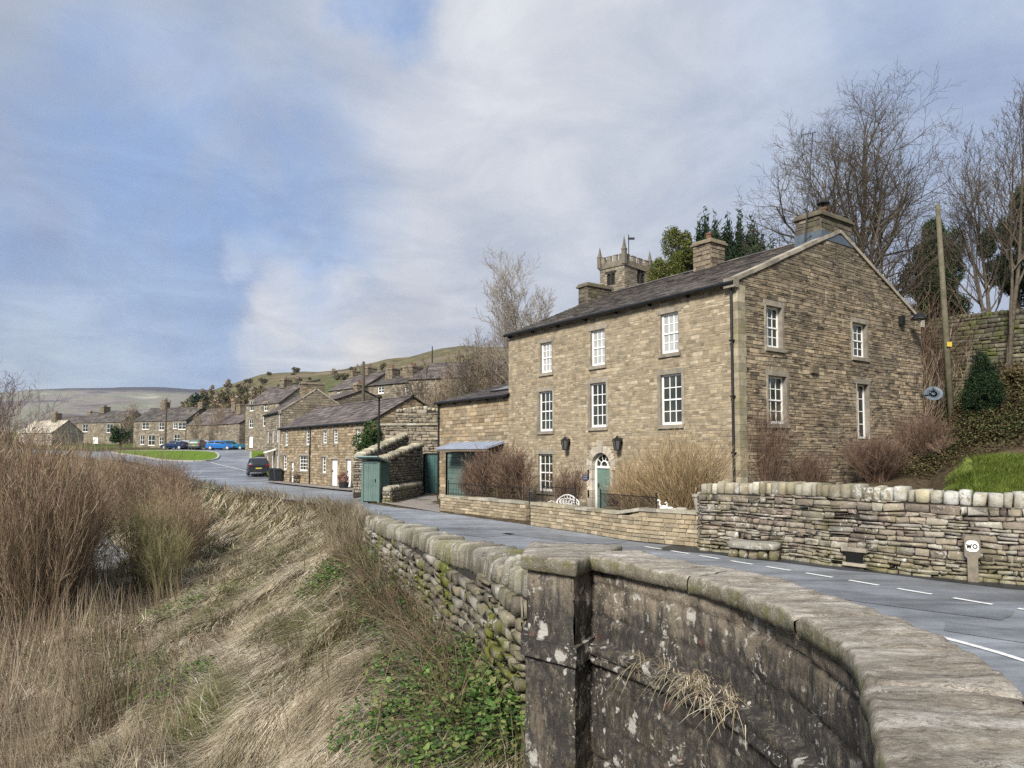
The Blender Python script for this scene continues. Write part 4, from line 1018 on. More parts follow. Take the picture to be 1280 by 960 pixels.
# ------------------------------------------------------------------ free-standing walls
def path_map(P):
    P = np.array(P, float); L = np.concatenate(([0], np.cumsum(np.linalg.norm(np.diff(P, axis=0), axis=1))))
    t = np.gradient(P, axis=0); t /= np.linalg.norm(t, axis=1)[:, None]
    def f(u):
        x = np.interp(u, L, P[:, 0]); y = np.interp(u, L, P[:, 1]); tx = np.interp(u, L, t[:, 0]); ty = np.interp(u, L, t[:, 1]); n = math.hypot(tx, ty)
        return x, y, tx/n, ty/n
    return f, L[-1]
def stone_wall(name, label, P, base, top, thick, stone, cope, core='drym', course=(.08, .2), length=(.15, .5), depth=.05, gap=.012, fat=True, sides=(1, -1), cope_kind='upright',
               cw=(.09, .2), ch=(.26, .34), lean=0., group=None, ends=True, cat='wall', batter=.0, cope_over=.03, cope_e=.5):
    """P centre line; base(u), top(u) heights of the masonry; coping stands on top"""
    f, L = path_map(P); b_, t_ = base, top
    q = f(0); root = thing(name, label, cat, (float(q[0]), float(q[1]), b_(0)), group)
    mb = MB(); zmin = min(b_(u) for u in np.linspace(0, L, 20)); zmax = max(t_(u) for u in np.linspace(0, L, 20))
    hh = lambda u, z: thick/2+batter*max(0, (t_(u)-z))
    def mp(sg):
        def m(u, z, d):
            x, y, tx, ty = f(min(max(u, 0), L)); o = hh(u, z)+d
            if fat: z = z+.045*mn.noise(Vector((u*1.1, z*2.2, 3.3+sg)))*min(1, max(0, (t_(u)-z)*5))
            return (x+sg*ty*o, y-sg*tx*o, z)
        return m
    n = max(2, int(L/.6)); us = np.linspace(0, L, n+1)
    for i in range(n):
        u0, u1 = us[i], us[i+1]
        for sg in (1, -1):
            m = mp(sg); mb.face([m(u0, b_(u0)-.4, -.01), m(u1, b_(u1)-.4, -.01), m(u1, t_(u1), -.01), m(u0, t_(u0), -.01)], 1)
        m, m2 = mp(1), mp(-1); mb.face([m(u0, t_(u0), -.01), m(u1, t_(u1), -.01), m2(u1, t_(u1), -.01), m2(u0, t_(u0), -.01)], 1)
    for sg in sides:
        stonework(mb, mp(sg), 0, L, zmin-.1, zmax, course, length, depth, gap, top=t_, bot=lambda u: b_(u)-.25, fat=fat, jit=.013 if fat else .007)
    if ends:
        for uu, sg in ((0, -1), (L, 1)):
            x, y, tx, ty = f(uu); em = lambda a, z, d, x=x, y=y, tx=tx, ty=ty, sg=sg: (x+ty*a+sg*tx*d, y-tx*a+sg*ty*d, z)
            mb.face([em(-thick/2, b_(uu)-.3, 0), em(thick/2, b_(uu)-.3, 0), em(thick/2, t_(uu), 0), em(-thick/2, t_(uu), 0)], 1)
            stonework(mb, em, -thick/2, thick/2, b_(uu)-.1, t_(uu), course, (.2, .35), depth, gap, fat=fat)
    mb.build('stonework', [M[stone], M[core]], root, smooth=fat)
    if cope_kind == 'upright':
        mb = MB(); u = 0.03
        while u < L-.05:
            w = random.uniform(*cw); h = random.uniform(*ch); x, y, tx, ty = f(u+w/2); z = t_(u+w/2)-.02
            ln = lean+random.uniform(-.06, .06); tw_ = random.uniform(-.06, .06)
            def m(a, b, c, x=x, y=y, tx=tx, ty=ty, z=z, ln=ln, tw_=tw_):
                a2 = a+c*ln+b*tw_; return (x+tx*a2+ty*b, y+ty*a2-tx*b, z+c)
            rock(mb, m, (0, random.uniform(-.02, .02), h/2), (w/2-.004, thick/2+cope_over+random.uniform(-.03, .03), h/2), e=cope_e, jit=.07)
            u += w
        mb.build('coping_stones', M[cope], root, smooth=True)
    elif cope_kind == 'flat':
        mb = MB(); u = 0
        while u < L-.02:
            w = min(random.uniform(.5, .9), L-u); x0, y0, ax, ay = f(u+.006); x1, y1, bx, by = f(u+w-.006); o = thick/2+cope_over; z0, z1 = t_(u), t_(u+w); h = ch[0]+random.uniform(0, ch[1]-ch[0])
            c = [(x0+ay*o, y0-ax*o), (x1+by*o, y1-bx*o), (x1-by*o, y1+bx*o), (x0-ay*o, y0+ax*o)]
            c = [(x+random.uniform(-.012, .012), y+random.uniform(-.012, .012)) for x, y in c]
            mb.prism(c, [z0, z1, z1, z0], [z0+h, z1+h, z1+h, z0+h]); u += w
        mb.build('coping', M[cope], root)
    return root
# high roadside wall
hw = [gp(u, v) for u, v in [(1720, 752), (1460, 738), (1279, 726), (1212, 721), (1088, 709), (982, 694), (886, 685)]]
hw = offset(resample(chaikin(hw, 2), .5)[0], -.22)[::-1]   # run from the garden end towards the camera side; shift into the hill
hw = [tuple(p) for p in hw]
f_, Lh = path_map(hw)
def zhw(u):
    return 1.40+.06*math.sin(u*.5)
stone_wall('roadside_wall', 'high dry stone roadside wall of weathered rubble with upright coping stones', hw, lambda u: -.05, zhw, .46, 'drys', 'dryc', course=(.06, .17), length=(.10, .50), depth=.055, gap=.009, batter=.04,
           cw=(.10, .27), ch=(.26, .33), lean=.05, cope_over=.05, cope_e=.28)
# low garden wall, two lengths with a gate between
gA = [gp(u, v) for u, v in [(886, 685), (840, 681), (782, 675), (735, 667), (664, 656.5)]]
gA = [tuple(p) for p in offset(resample(gA, .6)[0], .17)]
top_g = lambda u: .68 if u > 2.05 else .83+.0*u
stone_wall('garden_wall', 'low sandstone garden wall with flat coping in front of the arched door', gA, lambda u: -.05, top_g, .34, 'front', 'dryc', 'frontm', course=(.09, .17), length=(.18, .5), depth=.025, gap=.008, fat=False, cope_kind='flat', ch=(.07, .10), cope_over=.05,
           group='low walls along the front garden')
gB = [gp(u, v) for u, v in [(657, 651.5), (610, 645.5), (551, 638.5)]]
gB = [tuple(p) for p in offset(resample(gB, .6)[0], .17)]
stone_wall('garden_wall', 'short low garden wall under the brown hedge beside the garage yard', gB, lambda u: -.05, lambda u: .60-.02*u/4, .36, 'front', 'dryc', 'frontm', course=(.09, .17), length=(.18, .5), depth=.025, gap=.008, fat=False, cope_kind='flat', ch=(.07, .10), cope_over=.05,
           group='low walls along the front garden')
# short stepped pier where the high wall meets the garden wall
p0 = Vector((*gp(884, 685), 0)); 
stone_wall('wall_return', 'short stub of mossy rubble wall at the end of the high roadside wall', [tuple(hw[0]), (hw[0][0]+1.9*GD[0]*1.0, hw[0][1]+1.9*GD[1])], lambda u: -.05, lambda u: 1.35, .4, 'drys', 'dryc', course=(.07, .16), length=(.14, .4), depth=.05, cope_kind='flat', ch=(.06, .12))
# near dry stone wall running down from the bridge pier
nwt = lambda u: 1.13-.046*u+.02*math.sin(u*1.3)
nw, nwl = resample(chaikin(WALLN, 2), .5); nw = nw[:-6]; nwl -= 3.0
stone_wall('field_wall', 'mossy dry stone wall with leaning coping stones running from the bridge pier up the road edge', [tuple(p) for p in nw], lambda u: -1.1 if u < 9 else -.8, nwt, .42, 'near', 'nearc', course=(.07, .17), length=(.12, .38), depth=.075, gap=.016,
           cw=(.06, .14), ch=(.22, .34), lean=-.42, cope_over=.03, cope_e=.35)
# yard wall whose coping slopes up from the green gate to the extension
yw = [(-6.78, 35.3), (-5.55, 42.0)]
ywl = math.hypot(1.85, 7.3)
stone_wall('yard_wall', 'rubble yard wall with sloping upright coping rising from the green gate to the garage', yw, lambda u: -.05, lambda u: 1.85+1.0*u/ywl, .5, 'drys', 'dryc', course=(.1, .2), length=(.2, .5), depth=.06, cw=(.12, .22), ch=(.28, .36), cope_over=.06)
yw2 = [(-7.9, 36.5), (-6.6, 43.5)]
stone_wall('yard_wall', 'second sloping coped wall directly behind the yard wall below the ivy', yw2, lambda u: 0.5, lambda u: 2.1+1.35*u/ywl, .5, 'drys', 'dryc', course=(.1, .2), length=(.2, .5), depth=.06, cw=(.12, .22), ch=(.28, .36), cope_over=.06)
lw = [(-6.1, 34.75), (-5.75, 37), (-5.3, 40.8)]
stone_wall('planter_wall', 'low stone planter wall between the two green yard doors', lw, lambda u: -.05, lambda u: .55, .4, 'drys', 'dryc', course=(.08, .16), length=(.18, .4), depth=.05, cw=(.1, .2), ch=(.24, .3))
# terrace retaining wall and garden banks behind the yard
stone_wall('terrace_wall', 'tall rough retaining wall with a ledge between the terrace and the extension', [(-8.6, 45.9), (-3.9, 44.9)], lambda u: 0, lambda u: 4.2, .5, 'village', 'dryc', course=(.12, .26), length=(.25, .7), depth=.05, cope_kind='flat', ch=(.1, .14), cope_over=.12)
stone_wall('terrace_wall', 'upper set-back garden wall above the ledge of the tall retaining wall', [(-7.7, 47.3), (-3.4, 46.3)], lambda u: 3.4, lambda u: 5.1+.2*math.sin(u), .5, 'village', 'dryc', course=(.12, .26), length=(.25, .7), depth=.05, cw=(.2, .3), ch=(.2, .3))
# churchyard wall at the top of the bank
def gsee(u, v, lo=18, hi=60):
    a, b = ray(u, v)
    for Y in np.arange(lo, hi, .2):
        if TT(a*Y, Y) >= EZ+b*Y: return (a*Y, float(Y))
    return (a*hi, hi)
cy = [(ray(u_, 450)[0]*Y_, Y_) for u_, Y_ in ((1165, 34.6), (1200, 33.8), (1240, 32.8), (1285, 31.8), (1420, 29))]
cyr, cyl = resample(cy, .8)
cyb = [TT(a, b) for a, b in cyr]; cyf = lambda u: float(np.interp(u, np.linspace(0, cyl, len(cyb)), cyb))
stone_wall('churchyard_wall', 'moss covered stone wall along the top of the wooded bank', [tuple(p) for p in cyr], lambda u: cyf(u)-.4, lambda u: 8.75+.05*math.sin(u), .5, 'church', 'church', course=(.12, .24), length=(.25, .6), depth=.06, cw=(.14, .24), ch=(.22, .3))
# dry stone walls crossing the hillside
def hill_wall(label, pix):
    pts = []
    for u, v in pix:
        a, b = ray(u, v); best = None
        for Y in np.arange(150, 620, 1.5):
            if TT(a*Y, Y)+.0 >= EZ+b*Y: best = Y; break
        if best: pts.append((a*best, best))
    if len(pts) < 2: return
    P, _ = resample(pts, 5.); mb = MB(); z = T(P[:, 0], P[:, 1]); a_, b_ = offset(P, .35), offset(P, -.35)
    for i in range(len(P)-1):
        p = [(*a_[i], z[i]-2.5), (*b_[i], z[i]-2.5), (*a_[i], z[i]+2.4), (*b_[i], z[i]+2.4), (*a_[i+1], z[i+1]-2.5), (*b_[i+1], z[i+1]-2.5), (*a_[i+1], z[i+1]+2.4), (*b_[i+1], z[i+1]+2.4)]
        mb.add(p, [(0, 4, 6, 2), (1, 3, 7, 5), (2, 6, 7, 3)])
    o = mb.build('hillside_wall', M['villagem'], loc=(float(P[0][0]), float(P[0][1]), float(z[0]))); tag(o, label, 'wall', 'dry stone walls crossing the hillside')
hill_wall('long dry stone wall crossing the hillside just below the skyline above the barn', [(495, 464), (530, 455), (575, 446), (632, 441)])
hill_wall('dry stone wall slanting across the green slope above the side road', [(262, 500), (300, 494), (345, 486), (400, 478)])
hill_wall('short wall dividing the lower green fields over the shed roof', [(290, 522), (305, 508), (330, 497)])
hill_wall('upper wall following the brow over the gabled houses', [(350, 474), (400, 470), (450, 466)])

# ------------------------------------------------------------------ bridge parapet (near)
CT = 1.6; CH = .115; PW = .47          # coping top height, coping thickness, width
def parapet():
    root = thing('bridge_parapet', 'curved stained sandstone bridge parapet with broad worn coping in front', 'bridge wall', (1.3, 3.6, 0))
    R = RIVS; n = len(R); tan = np.gradient(R, axis=0); tan /= np.linalg.norm(tan, axis=1)[:, None]
    for _ in range(40): tan[1:-1] = (tan[:-2]+tan[1:-1]+tan[2:])/3
    tan /= np.linalg.norm(tan, axis=1)[:, None]
    nrm = np.stack([-tan[:, 1], tan[:, 0]], 1)      # candidate; make it point away from the river
    if nrm[200] @ np.array([1, .3]) < 0: nrm = -nrm
    L = np.arange(n)*.02
    last = int(7.2/.02)
    # face
    inset = .05; zs = np.concatenate([np.arange(-3.6, -.4, .1), np.arange(-.4, CT-CH+.03, .025)])
    step = 1; idx = np.arange(0, last, step)
    P3 = lambda i, off, z: (R[i][0]+nrm[i][0]*off, R[i][1]+nrm[i][1]*off, z)
    rnd = random.Random(3)
    courses = [-3.6]
    while courses[-1] < CT-CH: courses.append(courses[-1]+rnd.uniform(.17, .30))
    jl = [[rnd.uniform(0, .5)] for _ in courses]
    for c in jl:
        while c[-1] < L[-1]: c.append(c[-1]+rnd.uniform(.3, .75))
    dep = [[rnd.uniform(-.012, .012) for _ in c] for c in jl]
    V = []
    import bisect
    STR0, STR1 = .80, .94
    for i in idx:
        for z in zs:
            k = bisect.bisect(courses, z)-1; k = max(0, min(k, len(jl)-1)); hz = min(z-courses[k], (courses[k+1]-z) if k+1 < len(courses) else 1)
            m = bisect.bisect(jl[k], L[i])-1; du = min(L[i]-jl[k][m], (jl[k][m+1]-L[i]) if m+1 < len(jl[k]) else 1) if m >= 0 else 1
            d = min(abs(hz), abs(du)); off = inset
            if d < .018: off += .028*(1-d/.018)**.6
            off += dep[k][max(m, 0)]
            nz_ = mn.fractal(Vector((L[i]*7, z*7, 0)), 1, 2, 4)*.010+mn.noise(Vector((L[i]*1.3, z*1.3, 5)))*.016
            off += nz_
            if STR0 < z < STR1: off -= .095+mn.noise(Vector((L[i]*2.2, 3, 9)))*.02
            if z <= STR0: off -= .045
            V.append(P3(i, off, z))
    V = np.array(V); nn, m = len(idx), len(zs); a = np.arange(nn-1)[:, None]*m+np.arange(m-1)[None, :]; Q = np.stack([a, a+1, a+m+1, a+m], -1).reshape(-1, 4)
    # road-side face
    V2 = []; 
    for i in idx[::6]:
        for z in (-.2, .4, .9, CT-CH+.03): V2.append(P3(i, PW-.05+mn.noise(Vector((L[i]*3, z*3, 2)))*.01, z))
    k2 = len(idx[::6]); a = np.arange(k2-1)[:, None]*4+np.arange(3)[None, :]; Q2 = np.stack([a, a+1, a+5, a+4], -1).reshape(-1, 4)+len(V)
    quads_mesh('wall_face', np.vstack([V, np.array(V2)]), np.vstack([Q, Q2]), M['parapet'], root, smooth=True)
    # coping stones, each with worn, laminated top
    bounds = [0]
    while bounds[-1] < 7.2: bounds.append(bounds[-1]+rnd.uniform(.85, 1.35))
    mbv = []; mbq = []
    for s0, s1 in zip(bounds[:-1], bounds[1:]):
        i0, i1 = int(s0/.02)+0, min(int(s1/.02), last)
        if i1-i0 < 5: continue
        ii = list(range(i0, i1+1)); 
        lift = rnd.uniform(-.006, .006); slip = rnd.uniform(-.012, .012)
        prof = [(.03, -CH), (-.004, -CH*.93), (-.014, -CH*.5), (-.010, -.022), (.004, -.004), (.012, 0)]+[(.02+(PW-.04)*k/16, 0) for k in range(1, 16)]+[(PW-.008, -.003), (PW+.005, -.025), (PW+.01, -CH*.5), (PW, -CH*.85), (PW-.03, -CH)]
        base = len(mbv); npf = len(prof)
        for q, i in enumerate(ii):
            endf = min(q, len(ii)-1-q); e_ = .010 if endf == 0 else 0
            for (o, h) in prof:
                x, y, _ = P3(i, o, 0)
                lam = mn.noise(Vector((x*1.3, y*6+.3*math.sin(x*5), 1.7))); st = round(lam*3)/3
                chip = mn.fractal(Vector((x*3, y*9, 4.)), 1, 2, 4)
                edge = mn.noise(Vector((L[i]*2.3, o*2, 7)))*.022+mn.fractal(Vector((L[i]*9, 3, h*20)), 1, 2, 3)*.010
                dz = (st*.022+chip*.009) if h > -.02 else chip*.004
                ed = edge*(1 if o > PW/2 else -1)*(-1) if abs(o-PW/2) > PW/2-.06 else 0
                xx, yy, _ = P3(i, o+ed+slip+(e_ if False else 0), 0)
                mbv.append((xx, yy, CT+h+dz+lift-e_-.035*max(0, 1-abs(endf)/2)*0))
        for q in range(len(ii)-1):
            for k in range(npf-1):
                a0 = base+q*npf+k; mbq.append((a0, a0+1, a0+npf+1, a0+npf))
    # gaps between neighbouring stones come from their different lifts; add end faces via quads strips is unnecessary at 1-2 cm
    quads_mesh('coping', np.array(mbv), np.array(mbq), M['copet'], root, smooth=True)
    # pier
    FL, FR, BR, BL = Vector((.125, 5.70)), Vector((.462, 5.36)), Vector((.90, 6.2)), Vector((.20, 6.42))
    mb = MB()
    for z0, z1, g in ((-3.2, .83, .03), (.83, .97, .075), (.97, CT-CH, 0.0)):
        pts = [FL, FR, BR, BL]; c = sum(pts, Vector((0, 0)))/4
        q = [p+(p-c).normalized()*g for p in pts]
        for (a, b) in ((q[0], q[1]), (q[1], q[2]), (q[3], q[0]), (q[2], q[3])):
            nn = max(2, int((b-a).length/.03)); nz = max(2, int((z1-z0)/.03)); d_ = (b-a).normalized(); nv = Vector((d_.y, -d_.x))
            base = len(mb.v)
            for i in range(nn+1):
                for j in range(nz+1):
                    p = a.lerp(b, i/nn); z = z0+(z1-z0)*j/nz; o = mn.fractal(Vector((p.x*6, p.y*6, z*6)), 1, 2, 4)*.014
                    ed = 0 if 0 < i < nn else .008
                    if (z*3.9+.2*math.sin(p.x*9)) % 1 < .06 and z1-z0 > .3: o -= .012
                    mb.v.append((p.x+nv.x*o, p.y+nv.y*o, z))
            for i in range(nn):
                for j in range(nz): k = base+i*(nz+1)+j; mb.f.append((k, k+nz+1, k+nz+2, k+1)); mb.m.append(0)
        if z1 < 1.1:
            mb.face([(p.x, p.y, z1) for p in q])
        if z0 > .7: mb.face([(p.x, p.y, z0) for p in q])
    mb.build('pier', M['parapet'], root, smooth=True)
    mb = MB(); c = (FL+FR+BR+BL)/4; q = [p+(p-c).normalized()*.045 for p in (FL, FR, BR, BL)]
    N = 22; base = 0
    for lay, (h, g) in enumerate(((CT-CH, -.01), (CT-CH*.7, .02), (CT-.03, .025), (CT+.008, 0))):
        pass
    def ringp(g, z):
        out = []
        for a, b in ((0, 1), (1, 2), (2, 3), (3, 0)):
            for i in range(N):
                p = q[a].lerp(q[b], i/N); k = mn.fractal(Vector((p.x*6, p.y*6, z*4)), 1, 2, 3)*.018; d_ = (p-c).normalized(); p = p+d_*(g+k); out.append((p.x, p.y, z))
        return out
    rr = [ringp(.0, CT-CH), ringp(.02, CT-CH*.9), ringp(.022, CT-.02), ringp(.008, CT+.004)]
    for s in (.85, .65, .45, .25): rr.append([(c.x+(x-c.x)*s, c.y+(y-c.y)*s, CT+.008+.010*mn.fractal(Vector((x*s*5, y*s*14, 2)), 1, 2, 4)) for x, y, _ in rr[3]])
    for r_ in rr: mb.v += r_
    m4 = 4*N
    for j in range(len(rr)-1):
        for i in range(m4): mb.f.append((j*m4+i, j*m4+(i+1) % m4, (j+1)*m4+(i+1) % m4, (j+1)*m4+i)); mb.m.append(0)
    mb.f.append(tuple((len(rr)-1)*m4+i for i in range(m4))); mb.m.append(0); mb.f.append(tuple(range(m4))[::-1]); mb.m.append(0)
    mb.build('pier_cap', M['copet'], root, smooth=True)
def mat_parapet():
    t = NT('stained_ashlar'); p = t.pos()
    def strm(s):
        mp = t.new('ShaderNodeMapping'); t.l.new(p, mp.inputs[0]); mp.inputs['Scale'].default_value = s; return mp.outputs[0]
    n1 = t.noise(p, 3.2, 8, .7, .3); n2 = t.noise(p, 16, 6, .75); n3 = t.noise(p, 60, 4, .8)
    c = t.ramp(n1, [(.3, (.15, .12, .085)), (.5, (.24, .20, .15)), (.68, (.34, .29, .225))])
    blk = t.voro(strm((2.4, 2.4, 4.2)), 1, 'F1', 'Color', .9); sc = t.new('ShaderNodeSeparateColor'); t.l.new(blk, sc.inputs[0])
    c = t.mix(1., c, t.ramp(sc.outputs[0], [(0, .7), (1, 1.25)]), 'MULTIPLY')
    drip = t.noise(strm((4, 4, .55)), 1.1, 7, .7, .4)
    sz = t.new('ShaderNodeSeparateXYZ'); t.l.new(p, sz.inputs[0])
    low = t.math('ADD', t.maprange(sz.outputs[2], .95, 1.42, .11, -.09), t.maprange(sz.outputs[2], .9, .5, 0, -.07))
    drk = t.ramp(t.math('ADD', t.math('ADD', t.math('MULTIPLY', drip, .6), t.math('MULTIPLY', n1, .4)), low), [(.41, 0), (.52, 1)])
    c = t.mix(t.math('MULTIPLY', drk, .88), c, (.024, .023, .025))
    ms = t.ramp(t.noise(p, 1.6, 6, .7, .5), [(.52, 0), (.64, 1)]); zz = t.maprange(sz.outputs[2], .9, -.5); 
    xx = t.maprange(sz.outputs[0], 1.6, .1)
    c = t.mix(t.math('MULTIPLY', t.math('MULTIPLY', ms, zz), t.math('MULTIPLY', xx, .85)), c, (.13, .12, .02))
    c = t.mix(t.math('MULTIPLY', t.ramp(n2, [(.5, 0), (.7, 1)]), .35), c, (.19, .17, .135))
    mott = t.noise(strm((22, 22, 9)), 1, 6, .8, .3)
    c = t.mix(t.math('MULTIPLY', t.ramp(mott, [(.54, 0), (.62, 1)]), .45), c, (.30, .26, .19)); c = t.mix(t.math('MULTIPLY', t.ramp(t.noise(p, 13, 6, .8), [(.56, 0), (.66, 1)]), .5), c, (.15, .15, .07)); c = t.mix(t.math('MULTIPLY', t.ramp(mott, [(.40, 1), (.48, 0)]), .5), c, (.02, .02, .022))
    # pale lichen patches of several sizes
    wv = t.mix(.18, p, t.noise(p, 9, 4, .6, 0, 'Color'))
    for s, th, gm in ((5.5, .17, .40), (13, .17, .46), (30, .2, .5)):
        v = t.voro(strm((s, s, s*.62)) if False else t.new('ShaderNodeVectorMath', {0: wv, 1: (s, s, s*.66)}, operation='MULTIPLY').outputs[0], 1, 'F1', 'Distance', 1)
        g = t.ramp(t.noise(p, 1.3+s*.05, 4, .6), [(gm+.02, 0), (gm+.08, 1)])
        lm = t.math('MULTIPLY', t.ramp(v, [(th, 1), (th+.08, 0)]), g)
        c = t.mix(t.math('MULTIPLY', lm, .85), c, (.50, .48, .43))
    rd = t.ramp(t.noise(p, 4, 5, .6, .2), [(.66, 0), (.70, 1)]); c = t.mix(t.math('MULTIPLY', rd, .35), c, (.16, .055, .04))
    t.bump(t.math('ADD', t.math('MULTIPLY', n2, 1.2), t.math('MULTIPLY', n3, .5)), .9, .02)
    return t.fin(c, t.ramp(drk, [(0, .9), (1, .7)]), 0, .25)
def mat_cope():
    t = NT('laminated_sandstone'); p = t.pos()
    mp = t.new('ShaderNodeMapping'); t.l.new(p, mp.inputs[0]); mp.inputs['Scale'].default_value = (2.4, 9, 7); mp.inputs['Rotation'].default_value = (0, 0, .06)
    ln = t.noise(mp.outputs[0], 1, 9, .78, .5); n2 = t.noise(p, 22, 6, .75); n3 = t.noise(p, 2.2, 5, .6); n4 = t.noise(p, 90, 3, .8)
    c = t.ramp(ln, [(.32, (.13, .11, .085)), (.43, (.27, .235, .185)), (.53, (.38, .34, .28)), (.64, (.56, .53, .47))])
    c = t.mix(1., c, t.ramp(n3, [(.3, .75), (.7, 1.15)]), 'MULTIPLY'); c = t.mix(.7, c, t.ramp(n2, [(.3, .65), (.7, 1.25)]), 'MULTIPLY'); c = t.mix(.5, c, t.ramp(n4, [(.3, .6), (.7, 1.3)]), 'MULTIPLY')
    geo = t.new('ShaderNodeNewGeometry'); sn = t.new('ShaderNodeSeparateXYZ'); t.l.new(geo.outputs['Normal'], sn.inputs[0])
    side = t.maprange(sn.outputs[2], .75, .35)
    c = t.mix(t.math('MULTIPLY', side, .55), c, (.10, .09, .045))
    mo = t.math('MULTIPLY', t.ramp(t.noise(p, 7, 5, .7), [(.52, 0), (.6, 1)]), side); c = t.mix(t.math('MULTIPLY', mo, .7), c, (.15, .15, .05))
    cr = t.noise(mp.outputs[0], .8, 6, .7, .8); c = t.mix(t.math('MULTIPLY', t.ramp(t.math('ABSOLUTE', t.math('SUBTRACT', cr, .47)), [(.0, 1), (.012, 0)]), .8), c, (.07, .055, .04))
    c = t.mix(t.math('MULTIPLY', t.ramp(t.noise(p, 38, 5, .8), [(.55, 0), (.68, 1)]), side), c, (.34, .33, .27))
    li = t.ramp(t.noise(p, 11, 5, .75, .5), [(.62, 0), (.66, 1)]); c = t.mix(t.math('MULTIPLY', li, .6), c, (.50, .49, .44))
    t.bump(t.math('ADD', t.math('MULTIPLY', ln, 1.4), t.math('MULTIPLY', n2, .8)), 1., .016)
    return t.fin(c, .85, 0, .25)
M['parapet'] = mat_parapet(); M['copet'] = mat_cope()
parapet()
# ------------------------------------------------------------------ vegetation
def mat_leafy(name, cols, rough=.7, bark=False):
    t = NT(name); p = t.pos(); isl = t.island(); k = len(cols)
    c = t.ramp(isl, [(i/k, cc) for i, cc in enumerate(cols)], 'CONSTANT')
    c = t.mix(1., c, t.ramp(t.noise(p, 2., 4), [(.3, .75), (.7, 1.25)]), 'MULTIPLY')
    return t.fin(c, rough, 0, .15)
def mat_bark(name, a, b, scale=6):
    t = NT(name); p = t.pos(); n = t.noise(p, scale, 5, .7)
    t.bump(t.noise(p, 30, 4), .5, .01)
    return t.fin(t.ramp(n, [(.3, a), (.65, b)]), .9, 0, .15)
M['bark'] = mat_bark('grey_bark', (.05, .042, .032), (.14, .115, .085)); M['barkp'] = mat_bark('pale_bark', (.20, .17, .13), (.36, .31, .25))
M['twigr'] = mat_leafy('reddish_twigs', [(.12, .07, .05), (.17, .11, .075), (.08, .05, .035), (.20, .15, .11)], .85); M['twigt'] = mat_leafy('tan_twigs', [(.26, .18, .09), (.34, .25, .14), (.18, .12, .06), (.38, .29, .17)], .85)
M['twigb'] = mat_leafy('brown_willow_stems', [(.24, .185, .125), (.32, .255, .18), (.16, .12, .08), (.42, .35, .26), (.22, .15, .105), (.20, .18, .10), (.28, .205, .14)], .85); M['twigp'] = mat_bark('purple_twigs', (.09, .055, .05), (.16, .11, .095), 2)
M['yew'] = mat_leafy('yew_foliage', [(.012, .026, .010), (.02, .04, .014), (.03, .052, .018), (.009, .018, .009)])
M['yewy'] = mat_leafy('golden_yew_foliage', [(.07, .09, .015), (.12, .13, .025), (.04, .06, .012), (.15, .14, .04)])
M['ivy'] = mat_leafy('ivy_leaves', [(.025, .055, .014), (.045, .085, .02), (.07, .12, .03), (.018, .035, .012)], .45)
M['ever'] = mat_leafy('evergreen_foliage', [(.02, .045, .014), (.035, .065, .02), (.05, .085, .022), (.014, .028, .01)])
M['box'] = mat_leafy('hedge_leaves', [(.10, .075, .035), (.07, .05, .025), (.13, .11, .05), (.05, .055, .02)])
M['straw'] = mat_leafy('dead_grass_blades', [(.36, .29, .19), (.46, .39, .27), (.29, .23, .145), (.54, .47, .35), (.23, .175, .11), (.41, .34, .22), (.32, .245, .16)], .8)
M['strawd'] = mat_leafy('brown_dead_stalks', [(.16, .115, .07), (.11, .08, .05), (.22, .17, .11), (.09, .06, .04)], .85)
def mat_straw(name, cols):
    t = NT(name); p = t.pos(); isl = t.island(); k = len(cols)
    c = t.ramp(isl, [(i/k, cc) for i, cc in enumerate(cols)], 'CONSTANT')
    n = t.noise(p, .45, 5, .65, .4); n2 = t.noise(p, 1.7, 5, .7, .3)
    c = t.mix(t.math('MULTIPLY', t.ramp(n, [(.46, 0), (.60, 1)]), .6), c, (.19, .155, .085)); c = t.mix(t.math('MULTIPLY', t.ramp(n2, [(.50, 0), (.62, 1)]), .55), c, (.15, .135, .065))
    c = t.mix(1., c, t.ramp(n2, [(.25, 1.2), (.6, .8)]), 'MULTIPLY')
    return t.fin(c, .85, 0, .1)
M['straw'] = mat_straw('matted_dead_grass', [(.50, .42, .29), (.62, .55, .41), (.40, .33, .22), (.70, .64, .52), (.30, .235, .15), (.56, .48, .35), (.44, .36, .245)])
M['gblade'] = mat_leafy('green_grass_blades', [(.13, .16, .035), (.10, .14, .03), (.19, .20, .06), (.22, .20, .09)], .7)
M["lawnb"] = mat_leafy("lawn_blades", [(.12, .16, .03), (.16, .19, .045), (.10, .13, .025)], .7)

